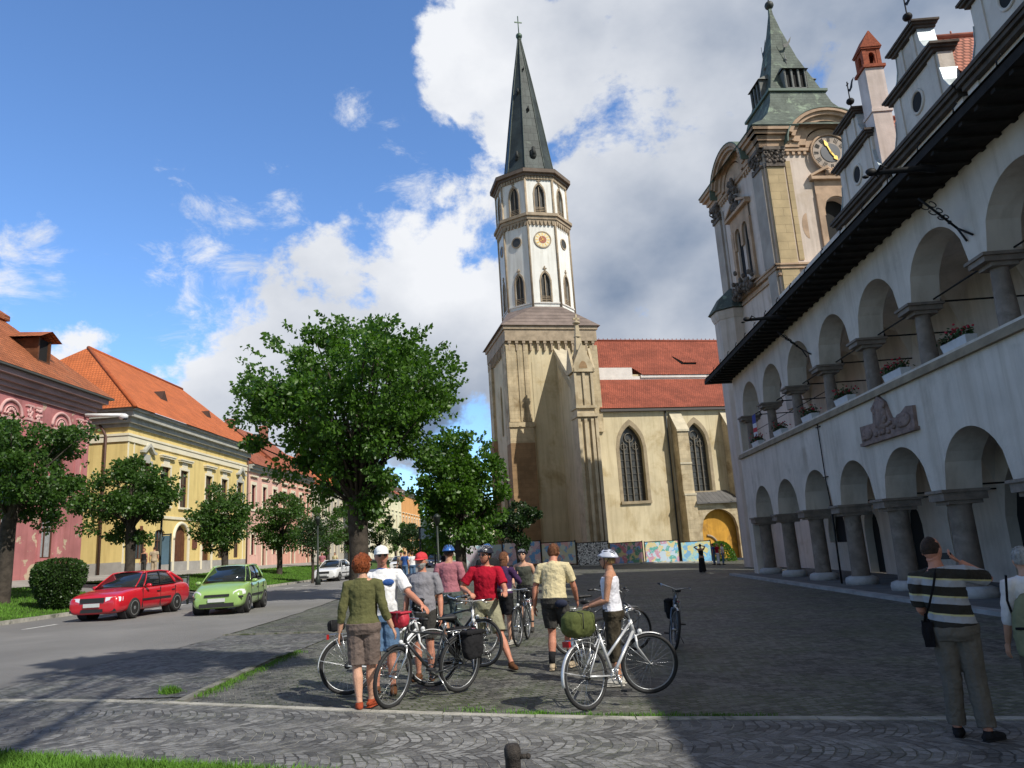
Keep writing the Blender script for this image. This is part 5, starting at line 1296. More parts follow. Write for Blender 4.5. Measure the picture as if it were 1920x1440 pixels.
for (a, b, za, zb, k) in ops:
    c_ = (a+b)/2; mb.box(XH, XH+.12, a-.12, b+.12, zb+.05, zb+.32)
    mb.torus((XH+.03, c_, zb+.42), .82, .09, (1, 0, 0), 20, 6, a0=-PI/2, a1=PI/2); mb.torus((XH+.03, c_, zb+.42), .5, .045, (1, 0, 0), 16, 5, a0=-PI/2, a1=PI/2)
    for k in range(7): t = PI*(k+.5)/7; mb.ell((XH+.05, c_+.3*math.cos(t), zb+.45+.3*math.sin(t)), (.04, .05, .12), 6, 5)
    for k in range(8): mb.ell((XH+.1, c_+r.uniform(-.6, .6), zb+.35+r.random()*.15), (.05, .1, .05), 6, 4)
for (a, b, za, zb, k) in gl: mb.box(XH, XH+.09, a-.2, b+.2, zb+.1, zb+.3)
mb.build('stucco_ornament', M_pinkl, PW, PO)
for (a, b, za, zb, k) in gl:
    mb = MB(); mb.box(XH, XH+.08, a-.2, a, za-.1, zb+.1); mb.box(XH, XH+.08, b, b+.2, za-.1, zb+.1); mb.box(XH, XH+.16, a-.25, b+.25, zb+.3, zb+.42); mb.box(XH, XH+.14, a-.25, b+.25, za-.2, za-.05); mb.build('window_trim', M_pinkd, PW, PO)
for (a, b, za, zb, k) in ops: window(PW, fH, a, b, za, zb, .25, O=PO)
for (a, b, za, zb, k) in gl: window(PW, fH, a, b, za, zb, .22, curtain=True, O=PO)
mb = MB()
for i, (p_, za, zb) in enumerate(((.12, 9.7, 9.95), (.3, 9.95, 10.2), (.5, 10.2, 10.5), (.75, 10.5, 10.8))): mb.box(XH-12, XH+p_, py0, py1+p_, za, zb)
mb.build('eaves', mat('mauve_cornice', (.36, .24, .23), .9, .12, 1, .2, 15), PH, PO)
mb = MB(); mb.box(XH, XH+.98, py0, py1+.98, 10.8, 10.92); mb.build('gutter', simple('grey_gutter', (.10, .11, .10), .5, .3), PH, PO)
M_oldt = mat('brown_orange_tiles', (.47, .155, .065), .85, .22, .8, .4, 30, c2=(.28, .12, .06), c2t=(.5, .7), c2scale=.8, kind='tile', kw=dict(w=.22, h=.30, mortar=.03, mv=.4, c2v=.75, depth=1.2, dist=.05))
mb = MB(); ex = XH+1.0; m1 = (XH-3.2, 15.3); 
mb.quad_uv([(ex, py0-1, 10.9), (ex, py1+1.0, 10.9), (XH-3.6, py1-3.2, 15.2), (XH-3.6, py0-1, 15.2)])
mb.quad_uv([(ex, py1+1.0, 10.9), (XH-13, py1+1.0, 10.9), (XH-13, py1-3.2, 15.2), (XH-3.6, py1-3.2, 15.2)])
mb.quad_uv([(XH-3.4, py0-1, 15.5), (XH-3.4, py1-3.0, 15.5), (XH-6, py1-5.0, 17.6), (XH-6, py0-1, 17.6)])
mb.box(XH-13, XH-3.4, py0-1, py1-3.0, 15.2, 15.5)
PR = mb.build('roof', M_oldt, PH, PO)
d = on_x(48, 655, XH-1.5)
mb = MB(); yy, zz = d.y, d.z-.3
mb.box(XH-2.6, XH-.35, yy-.55, yy-.45, zz-.9, zz+.8); mb.box(XH-2.6, XH-.35, yy+.45, yy+.55, zz-.9, zz+.8); mb.box(XH-.45, XH-.35, yy-.45, yy+.45, zz-.9, zz-.5)
DM = mb.build('dormer', M_wood, PR, PO)
mb = MB(); mb.box(XH-.6, XH-.5, yy-.45, yy+.45, zz-.5, zz+.8); mb.build('dormer_opening', M_black, PR, PO)
mb = MB(); mb.quad_uv([(XH+.05, yy-.95, zz+.75), (XH+.05, yy+.0, zz+1.25), (XH-3, yy, zz+1.45), (XH-3, yy-.95, zz+.9)]); mb.quad_uv([(XH+.05, yy+.95, zz+.75), (XH+.05, yy+.0, zz+1.25), (XH-3, yy, zz+1.45), (XH-3, yy+.95, zz+.9)]); mb.build('dormer_roof', M_oldt, PR, PO)
# pale pink row, then plainer fronts running north
def rowhouse(ya, yb, H, rz, wallm, roofm, label, name, cols, wz=((1.0, 2.9), (5.3, 7.6)), trim=M_yelt, frame=M_frame, tall_doors=True):
    O = (XH, ya, -.2); t = empty(name, O, label, 'house'); mb = MB(); ops = []; r = random.Random(int(ya*7))
    wy = [ya+(yb-ya)*(i+.5)/cols for i in range(cols)]
    for i, y in enumerate(wy):
        ops.append((y-.55, y+.55, wz[1][0], wz[1][1], 'r'))
        if i % 2 and tall_doors: ops.append((y-.55, y+.55, -.2, wz[0][1]+.2, 's'))
        else: ops.append((y-.5, y+.5, wz[0][0], wz[0][1], 'r'))
    facade(mb, ya, yb, -.2, H, ops, fH, .28, 0, 0, seg=3)
    mb.add([(XH, ya, -.2), (XH-11, ya, -.2), (XH-11, ya, H), (XH, ya, H)], [(0, 1, 2, 3)]); mb.add([(XH, yb, -.2), (XH-11, yb, -.2), (XH-11, yb, H), (XH, yb, H)], [(0, 1, 2, 3)])
    w = mb.build('wall', wallm, t, O)
    for (a, b, za, zb, k) in ops:
        if za < 0: m2 = MB(); m2.box(XH-.25, XH-.2, a, b, za, zb); m2.build('door', M_wood, w, O)
        else: window(w, fH, a, b, za, zb, .2, frame, O=O)
        m2 = MB(); m2.box(XH, XH+.07, a-.15, a, za, zb); m2.box(XH, XH+.07, b, b+.15, za, zb); m2.box(XH, XH+.08, a-.15, b+.15, zb, zb+.3)
        if za > 3: m2.box(XH, XH+.2, a-.3, b+.3, zb+.75, zb+.9); m2.box(XH, XH+.1, a-.1, b+.1, za-.2, za)
        m2.build('window_trim', trim, w, O)
    m2 = MB()
    for p_, za, zb in ((.15, H-.5, H-.25), (.4, H-.25, H), (.6, H, H+.2)): m2.box(XH-11, XH+p_, ya, yb, za, zb)
    m2.build('eaves', M_eaveg, t, O)
    m2 = MB(); m2.quad_uv([(XH+.75, ya, H+.15), (XH+.75, yb, H+.15), (XH-5.5, yb, rz), (XH-5.5, ya, rz)]); m2.quad_uv([(XH-12, ya, H+.15), (XH-12, yb, H+.15), (XH-5.5, yb, rz), (XH-5.5, ya, rz)])
    m2.add([(XH+.75, ya, H+.15), (XH-5.5, ya, rz), (XH-12, ya, H+.15)], [(0, 1, 2)]); m2.add([(XH+.75, yb, H+.15), (XH-5.5, yb, rz), (XH-12, yb, H+.15)], [(0, 1, 2)])
    rf = m2.build('roof', roofm, t, O)
    m2 = MB(); c_ = (ya+yb)/2+r.uniform(-2, 2); m2.box(XH-5, XH-4.2, c_, c_+.9, rz-2, rz+1.0); m2.build('chimney', mat('chimney_brick', (.28, .12, .08), .9, .2, 3), rf, O)
    return t
M_pp = mat('pale_pink_render', (.66, .40, .33), .92, .07, .7, .2, 10)
rowhouse(69.9, 78.5, 9.3, 14.2, M_pp, M_red, 'narrow pale pink house with dark red window frames beside the yellow house', 'pale_pink_house', 3, frame=simple('maroon_frame', (.13, .02, .02), .6))
rowhouse(78.6, 89.5, 9.6, 15.0, mat('salmon_render', (.62, .33, .25), .92, .07, .7, .2, 10), M_red, 'salmon coloured house with a red roof partly behind the large tree', 'salmon_house', 4)
rowhouse(89.6, 104, 9.0, 14.0, mat('grey_render', (.45, .42, .36), .92, .07, .7, .2, 10), M_orange, 'grey house with tall doorways far along the street, behind the lime trees', 'grey_house', 5)
rowhouse(104.1, 122, 9.8, 14.2, mat('white_render', (.66, .64, .56), .92, .07, .7, .2, 10), M_red_old, 'cream white house far along the street seen under the large tree', 'white_house', 6)
rowhouse(122.2, 146, 11.2, 15.5, mat('pale_yellow_render', (.72, .68, .46), .92, .07, .7, .2, 10), M_red, 'pale yellow three window house far up the street right of the big trunk', 'pale_yellow_house', 7)
rowhouse(146.2, 168, 12.4, 15.6, mat('orange_render', (.68, .34, .12), .92, .07, .7, .2, 10), mat('grey_brown_roof', (.16, .13, .11), .9), 'orange house with a grey roof at the far end of the street', 'orange_house', 7)
def endhouse(x0, x1, y, H, rz, m, rm, label, name, n):
    O = (x0, y, -1.2); t = empty(name, O, label, 'house'); mb = MB(); f = lambda x, z, d: (x, y+d, z)
    ops = []
    for i in range(n):
        c_ = x0+(x1-x0)*(i+.5)/n
        for z in (1.2, 4.6): ops.append((c_-.6, c_+.6, z, z+1.9, 'r'))
    facade(mb, x0, x1, -1.5, H, ops, f, .3); mb.add([(x1, y, -1.5), (x1, y+10, -1.5), (x1, y+10, H), (x1, y, H)], [(0, 1, 2, 3)])
    w = mb.build('wall', m, t, O)
    for (a, b, za, zb, k) in ops: window(w, f, a, b, za, zb, .2, O=O)
    m2 = MB(); m2.quad_uv([(x0-.5, y-.6, H), (x1+.5, y-.6, H), (x1-2, y+5, rz), (x0+2, y+5, rz)]); m2.quad_uv([(x1+.5, y-.6, H), (x1+.5, y+10.5, H), (x1-2, y+5, rz)]); m2.quad_uv([(x0-.5, y+10, H), (x0-.5, y-.6, H), (x0+2, y+5, rz)])
    m2.build('roof', rm, t, O)
endhouse(-27, -17, 176, 8.2, 11.5, mat('white_render', ()), mat('grey_brown_roof', ()), 'white house closing the end of the street beneath the orange house', 'white_house', 4)
endhouse(-16, -4, 186, 7.5, 11, mat('pale_yellow_render', ()), M_red, 'low pale yellow house at the very end of the street behind the dark round tree', 'pale_yellow_house', 4)
# surveillance arm on the pink house
p = on_x(166, 778, XH+.3); q = on_x(213, 784, XH+1.6)
t = empty('security_camera', (XH+.1, p.y, p.z), 'white bullet camera on a long arm at the corner of the pink house', 'camera')
mb = MB(); e = Vector((XH+.1, p.y, p.z)); mb.path([(0, 0, 0), tuple(Vector((XH+2.1, p.y+.6, p.z-.02))-e)], .11, 8); mb.build('arm', simple('white_metal', (.7, .7, .7), .5), t)
mb = MB(); mb.ell((2.05, .62, -.12), (.3, .22, .2), 10, 8); mb.build('housing', simple('white_metal', ()), t)
mb = MB(); mb.ell((2.15, .62, -.26), (.16, .14, .12), 10, 8); mb.build('dome', M_glass, t)
# hazy wooded hills beyond the town
mb = MB(); r = random.Random(9); rows = []
hs = []
for i in range(81):
    a = math.radians(-70+i*1.75); R = 900
    h = 26+16*math.sin(i*.21)+9*math.sin(i*.53+1)+4*noise.noise(Vector((i*.4, 0, 0)))
    hs.append((math.sin(a), math.cos(a), h))
rows = [[(s*R*k, c*R*k, z if z is not None else -6) for s, c, h in hs] for k, z in ((.75, -6),)]+[[(s*R*.88, c*R*.88, h*.6) for s, c, h in hs]]+[[(s*R, c*R, h) for s, c, h in hs]]+[[(s*R*1.2, c*R*1.2, h*.5) for s, c, h in hs]]
mb.loft(rows, 0, True, False, False); tag(mb.build('hills', mat('forested_hill', (.05, .075, .05), 1, .3, .02, 0)), kind='structure')
# ------------------------------------------------------------------ trees
def leaf_mat(name, c1, c2, tr=.35):
    m = bpy.data.materials.new(name); m.use_nodes = True; t = m.node_tree; t.nodes.clear()
    g = N(t, 'ShaderNodeNewGeometry'); col = mixc(t, g.outputs['Random Per Island'], c1, c2)
    d = N(t, 'ShaderNodeBsdfPrincipled'); t.links.new(col, d.inputs['Base Color']); d.inputs['Roughness'].default_value = .42; d.inputs['Specular IOR Level'].default_value = .45
    q = N(t, 'ShaderNodeBsdfTranslucent'); t.links.new(mixc(t, 1.0, col, (1.5, 1.7, .6), 'MULTIPLY'), q.inputs[0])
    mx = N(t, 'ShaderNodeMixShader'); mx.inputs[0].default_value = tr; t.links.new(d.outputs[0], mx.inputs[1]); t.links.new(q.outputs[0], mx.inputs[2])
    o = N(t, 'ShaderNodeOutputMaterial'); t.links.new(mx.outputs[0], o.inputs[0]); MATS[name] = m; return m
L_lime = leaf_mat('lime_leaf', (.034, .092, .012), (.10, .20, .03), .4)
L_dark = leaf_mat('dark_leaf', (.012, .034, .009), (.03, .065, .014), .25)
L_mid = leaf_mat('row_leaf', (.026, .068, .011), (.07, .145, .024))
L_hedge = leaf_mat('box_leaf', (.018, .048, .008), (.042, .085, .015), .2)
M_bark = mat('bark', (.055, .045, .036), .95, .35, 5, 1.0, 18)
def leaves_mesh(name, P, D, size, mlist, par, aspect=.8, droop=.35, seed=1):
    """P (n,3) leaf centres, D outward directions; each leaf is a small folded kite"""
    g = np.random.default_rng(seed); n = len(P); sz = size*g.uniform(.55, 1.2, n)[:, None]
    a = D+g.normal(0, .75, (n, 3)); a[:, 2] -= droop; a /= np.linalg.norm(a, axis=1)[:, None]+1e-9
    r = g.normal(0, 1, (n, 3)); r[:, 2] *= .45; b = np.cross(a, r); b /= np.linalg.norm(b, axis=1)[:, None]+1e-9; nn = np.cross(a, b)
    w = sz*aspect*.5
    V = np.stack([P, P+a*sz*.42+b*w+nn*sz*.10, P+a*sz, P+a*sz*.42-b*w+nn*sz*.10, P+a*sz*.05], 1)
    V = V[:, :4].reshape(-1, 3)
    me = bpy.data.meshes.new(name); me.vertices.add(4*n); me.vertices.foreach_set('co', V.ravel())
    me.loops.add(6*n); me.polygons.add(2*n)
    i = np.arange(n)[:, None]*4; lo = np.concatenate([i, i+1, i+2, i, i+2, i+3], 1).ravel()
    me.loops.foreach_set('vertex_index', lo); me.polygons.foreach_set('loop_start', np.arange(2*n)*3); me.polygons.foreach_set('loop_total', np.full(2*n, 3))
    me.update(); me.validate(); me.materials.append(mlist)
    o = bpy.data.objects.new(name, me); C.objects.link(o); o.parent = par; return o
def tree(loc, prof, nl, size, label, m=L_mid, cx=0., cy=0., trunk=.22, zt=1.0, clumps=70, spread=.42, twigs=0, seed=1, name='lime_tree', group='clipped lime trees along the street', lean=(0, 0), cat='tree', squash=1):
    """prof: (height above base, radius) of the crown envelope"""
    t = empty(name, loc, label, cat, group=group); g = np.random.default_rng(seed); r = random.Random(seed)
    zs = np.array([p[0] for p in prof]); rs = np.array([p[1] for p in prof])
    # clump centres spread through the envelope, denser near its skin
    cs = []
    wz = rs**1.5+.02; zz = np.linspace(zs[0], zs[-1], 200); pw = np.interp(zz, zs, wz); pw /= pw.sum()
    for i in range(clumps):
        z = g.choice(zz, p=pw); R = np.interp(z, zs, rs); a = g.uniform(0, 2*PI)
        a2 = 1+.20*math.sin(a*3+seed)+.12*math.sin(a*5+seed*2+z)
        q = R*a2*math.sqrt(g.uniform(.12, 1))
        cs.append((cx+q*math.cos(a), cy+q*math.sin(a)*squash, z))
    cs = np.array(cs)
    top = Vector((lean[0]*zt, lean[1]*zt, zt)); H = zs[-1]
    mb = MB(); mb.path([(0, 0, -.25), (0, 0, .05), (lean[0]*zt*.5+.03, lean[1]*zt*.5, zt*.5), tuple(top), (cx*.5+top.x*.5, cy*.5, zt+(H-zt)*.3), (cx*.8, cy*.8, zt+(H-zt)*.55)], [trunk*1.5, trunk*1.12, trunk, trunk*1.08, trunk*.62, trunk*.3], 12)
    mb.build('trunk', M_bark, t)
    mb = MB()
    for i in range(0, clumps, 2 if clumps > 40 else 1):
        c_ = Vector(cs[i]); s_ = Vector((top.x, top.y, zt+r.random()*(H-zt)*.25)); L = (c_-s_).length
        m1 = s_.lerp(c_, .45)+Vector((r.gauss(0, .1), r.gauss(0, .1), L*.08)); rb = trunk*.22*min(1, L/2.5)
        mb.path([s_, m1, c_], [rb, rb*.6, rb*.22], 5)
    mb.build('branches', M_bark, t)
    k = g.integers(0, clumps, nl); off = g.normal(0, 1, (nl, 3)); off /= np.linalg.norm(off, axis=1)[:, None]; off *= (g.uniform(0, 1, nl)**.45)[:, None]*spread*g.uniform(.6, 1.35, clumps)[k][:, None]; off[:, 2] *= .75
    P = cs[k]+off; D = off/(np.linalg.norm(off, axis=1)[:, None]+1e-6)*.7+(P-np.array([cx, cy, zs.mean()]))*.18
    if twigs:
        TP, TD = [], []
        for i in range(twigs):
            z = g.choice(zz, p=pw); z = z if r.random() < .35 else H*(.62+.36*r.random()); R = np.interp(z, zs, rs)*.95; a = g.uniform(0, 2*PI)
            p = np.array([cx+R*math.cos(a), cy+R*math.sin(a)*squash, z]); d = np.array([math.cos(a), math.sin(a), .55+.7*(z-zs[0])/(H-zs[0])*r.random()]); d /= np.linalg.norm(d)
            L = r.uniform(.3, 1.15)
            for q in range(int(L*26)):
                s_ = q/(L*26)*L; TP.append(p+d*s_-np.array([0, 0, .28*s_*s_])+g.normal(0, .055, 3)); TD.append(d+g.normal(0, .6, 3))
        P = np.concatenate([P, np.array(TP)]); D = np.concatenate([D, np.array(TD)])
    leaves_mesh('crown', P, D, size, m, t, seed=seed)
    return t
def tz(py, x0py, Y): return None
def tpos(px, Y, py=1050): p = on_y(px, py, Y); return Vector((p.x, p.y, ground_z(p.x)))
def zat(px, py, loc): d = ray(px, py); k = loc.y/d.y; return (d*k).z-loc.z
p = tpos(672, 30.0); Z = lambda y: zat(672, y, p)
tree(p, [(Z(970), .9), (Z(930), 1.6), (Z(870), 2.5), (Z(800), 3.6), (Z(735), 4.4), (Z(685), 4.1), (Z(650), 2.9), (Z(620), 1.2)], 34000, .195, 'large spreading lime tree with long twigs, its trunk rising behind the white cap', L_lime, cx=-.1, trunk=.38, zt=Z(965), clumps=170, spread=.72, twigs=190, seed=5, group=None)
p = tpos(864, 38.0); Z = lambda y: zat(864, y, p)
tree(p, [(Z(1030), .8), (Z(990), 1.7), (Z(930), 2.1), (Z(880), 2.0), (Z(840), 1.4), (Z(812), .5)], 15000, .21, 'dense upright lime tree beside the church tower, behind the man in the pink shirt', L_lime, trunk=.26, zt=Z(1030), clumps=110, spread=.55, twigs=30, seed=8, group=None)
p = tpos(972, 52.0); Z = lambda y: zat(975, y, p)
tree(p, [(Z(1030), .8), (Z(1000), 1.25), (Z(965), 1.35), (Z(945), .6)], 5000, .20, 'small dark tree at the left end of the painted hoarding', L_dark, trunk=.13, zt=Z(1030), clumps=40, spread=.4, seed=9, group=None)
RT = [(10, 27.6, 45, [(985, .7), (950, 1.5), (900, 2.1), (850, 2.2), (815, 1.6), (795, .6)], .24, 985, 'clipped lime tree with its crown against the pink house, nearest of the row', 17000, .15),
      (243, 35.5, 240, [(1015, .6), (985, 1.4), (940, 2.2), (910, 1.9), (880, 1.0), (862, .35)], .22, 1000, 'clipped lime tree behind the red car, in front of the yellow house', 15000, .16),
      (421, 46.5, 418, [(1035, .6), (1005, 1.5), (965, 1.75), (930, 1.2), (912, .4)], .20, 1030, 'clipped lime tree behind the green car', 10000, .17),
      (524, 57.0, 533, [(1030, .8), (1005, 1.7), (970, 2.0), (945, 1.3), (930, .5)], .20, 1030, 'clipped lime tree in front of the pale pink house, past the green car', 9000, .18),
      (586, 50.0, 588, [(1042, .3), (1020, .75), (990, .85), (968, .3)], .09, 1045, 'slender young tree at the near end of the second lawn, before the salmon house', 2200, .15),
      (614, 72.0, 612, [(1040, .8), (1010, 2.0), (975, 2.3), (945, 1.2)], .2, 1036, 'clipped lime tree above the white car, left of the large trunk', 4200, .2),
      (655, 86.0, 650, [(1040, .8), (1010, 2.1), (975, 2.3), (955, 1.2)], .2, 1036, 'clipped lime tree far down the row, behind the redheaded woman', 3600, .22),
      (710, 108.0, 712, [(1038, .8), (1015, 2.6), (985, 2.6), (968, 1.2)], .2, 1036, 'bright lime tree far along the street between trunk and red capped man', 3600, .24),
      (742, 128.0, 742, [(1040, .8), (1018, 2.6), (990, 2.6), (978, 1.2)], .2, 1036, 'farthest clipped lime tree of the row, before the orange house', 3000, .26)]
for i, (px, Y, pc, pr, tr, yt, lab, n, sz) in enumerate(RT):
    p = tpos(px, Y); Z = lambda y: zat(px, y, p); c_ = on_y(pc, 950, Y).x-p.x
    if p.x < -17: p.z += .1
    tree(p, [(Z(y), r_) for y, r_ in pr], n, sz, lab, L_mid if i not in (4,) else L_dark, cx=c_, trunk=tr, zt=Z(yt), clumps=90 if i < 4 else 36, spread=.5 if i < 4 else .5, twigs=16 if i < 4 else 0, seed=20+i)
p = tpos(766, 62.0); Z = lambda y: zat(766, y, p)
tree(p, [(Z(1038), .5), (Z(1020), 1.25), (Z(1000), 1.35), (Z(985), .7)], 4000, .16, 'small dark tree with a perfectly round crown, left of the road sign', L_dark, trunk=.10, zt=Z(1036), clumps=40, spread=.32, seed=41, name='round_tree', group=None)
for i, (px, Y, lab) in enumerate([(800, 95, 'low green tree behind the road sign'), (826, 88, 'low bushy tree right of the road sign, left of the blue helmet'), (690, 140, 'pale green tree at the far end of the street'), (905, 92, 'leafy green tree glimpsed left of the hoarding'), (930, 98, 'tree crown just left of the church tower foot')]):
    p = tpos(px, Y); tree(p, [(.9, .8), (1.6, 1.9), (2.6, 2.0), (3.4, .8)] if i < 3 else [(1.2, 1), (3, 2.4), (5, 2.2), (6, .8)], 2600, .26, lab, L_lime if i in (0, 1, 3) else L_mid, trunk=.14, zt=1.0, clumps=28, spread=.6, seed=50+i, group=None, name='street_tree')
# tree standing behind the photographer whose shade falls on the road edge
q_ = gpt(285, 1241); q_ = q_+SUN*((12.7-q_.z)/SUN.z)
tree(Vector((q_.x+.2, -5.5, ground_z(q_.x+.2))), [(13.3, 1.2), (14.3, 2.2), (15.4, 1.2)], 4500, .30, 'tall lime tree standing behind the viewer at the corner of the green', L_mid, cx=-.2, cy=q_.y+5.5, trunk=.17, zt=11.0, clumps=32, spread=.5, seed=77, group=None, squash=.5)
# clipped box bush on the lawn
p = on_y(110, 1080, 27.2); g_ = ground_z(p.x)+.1
t = empty('clipped_bush', (p.x, p.y, g_), 'dense clipped bush, wider at the top, on the lawn before the pink house', 'bush')
g = np.random.default_rng(3); n = 9000; z = g.uniform(.12, 1.78, n); R = np.interp(z, [.1, .35, 1.0, 1.45, 1.68, 1.8], [.38, .55, .84, .86, .62, .2]); a = g.uniform(0, 2*PI, n)
q = R*(g.uniform(.55, 1, n)**.3)*(1+.05*np.sin(a*4)+.04*np.sin(a*7+z*3)); P = np.stack([q*np.cos(a), q*np.sin(a), z], 1)
leaves_mesh('foliage', P, np.stack([np.cos(a), np.sin(a), z-.9], 1), .085, L_hedge, t, droop=0)
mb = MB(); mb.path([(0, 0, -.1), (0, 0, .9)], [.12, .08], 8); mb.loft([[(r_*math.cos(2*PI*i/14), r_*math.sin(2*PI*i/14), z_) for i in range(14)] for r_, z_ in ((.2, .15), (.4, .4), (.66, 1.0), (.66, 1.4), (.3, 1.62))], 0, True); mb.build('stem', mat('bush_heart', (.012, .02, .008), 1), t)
# shrub against the church
p = CF.w(*CF.onv(1352, 1045, 71.5)); p.z = ground_z(p.x)-.1
t = empty('shrub', tuple(p), 'bright green shrub at the right end of the painted hoarding', 'bush'); n = 3500
a = g.uniform(0, 2*PI, n); z = g.uniform(0, 1, n); q = 1.25*np.sqrt(1-z**2)*g.uniform(.5, 1, n)**.4
leaves_mesh('foliage', np.stack([q*np.cos(a)*1.2, q*np.sin(a), .1+z*1.9], 1), np.stack([np.cos(a), np.sin(a), z], 1), .16, L_lime, t)
mb = MB(); [mb.path([(0, 0, -.1), (.4*math.cos(k), .4*math.sin(k), 1.1)], [.04, .01], 5) for k in range(6)]; mb.build('stems', M_bark, t)

# ------------------------------------------------------------------ street furniture
M_pole = simple('dark_green_pole', (.03, .04, .035), .5, .3)
def lamp(px, Y, ptop, label):
    p = tpos(px, Y); p.z += .1; t = empty('street_lamp', tuple(p), label, 'street lamp'); h = zat(px, ptop, p)
    mb = MB(); mb.lathe([(.17, 0), (.15, .35), (.09, .5), (.06, .9), (.045, h)], (0, 0, 0), 10); mb.build('pole', M_pole, t)
    mb = MB(); mb.lathe([(.07, h), (.16, h+.35), (.18, h+.38), (.05, h+.52)], n=8); mb.build('lamp_head', M_pole, t)
lamp(300, 36.5, 905, 'dark street lamp post just right of the tree behind the red car'); lamp(822, 34.0, 985, 'thin tall post between the red capped man and the man in pink'); lamp(596, 44.0, 985, 'thin grey lamp post beside the slender young tree')
def board(px0, px1, pt, pb, Y, label, col, name='road_sign', legs=True, cat='sign'):
    p = tpos((px0+px1)/2, Y); a = on_y(px0, pt, Y); b = on_y(px1, pb, Y); z0, z1 = b.z-p.z, a.z-p.z; w = (b.x-a.x)/2
    t = empty(name, tuple(p), label, cat); mb = MB()
    for x in (-w-.04, w+.04): mb.path([(x, 0, 0), (x, 0, z1+.1)], .05, 8)
    mb.path([(-w-.04, 0, z1+.06), (w+.04, 0, z1+.06)], .04, 6); mb.build('posts', M_pole, t)
    mb = MB(); mb.box(-w, w, -.02, .02, z0, z1); mb.build('panel', col, t)
board(790, 815, 991, 1009, 40, 'pale blue sign panel hung between two tall posts over the street', simple('sign_blue_grey', (.42, .50, .60), .4))
board(302, 316, 1005, 1058, 38, 'glazed blue notice board in front of the yellow house, beside the lamp post', simple('notice_blue', (.12, .20, .26), .3), 'notice_board')
board(336, 352, 1085, 1100, 31, 'low empty grey notice frame on two legs between the red and the green car', simple('notice_grey', (.2, .22, .22), .5), 'information_board')
# iron post with a lug at the lower edge of the view
p = on_y(960, 1396, 4.25); gz = ground_z(p.x)
t = empty('iron_post', (p.x, p.y, gz), 'short dark iron post with a side lug at the lower middle edge', 'bollard'); h = p.z-gz
mb = MB(); mb.lathe([(.043, 0), (.041, h-.06), (.044, h-.055), (.044, h-.02), (.035, h), (.0, h+.004)], (0, 0, 0), 16); mb.build('post', mat('rusty_iron', (.045, .038, .033), .8, .4, 20, .6, 90), t)
mb = MB(); mb.path([(.03, 0, h-.06), (.075, 0, h-.06)], .013, 8); mb.ell((.08, 0, h-.06), (.016, .016, .016), 8, 6); mb.build('lug', mat('rusty_iron', ()), t)

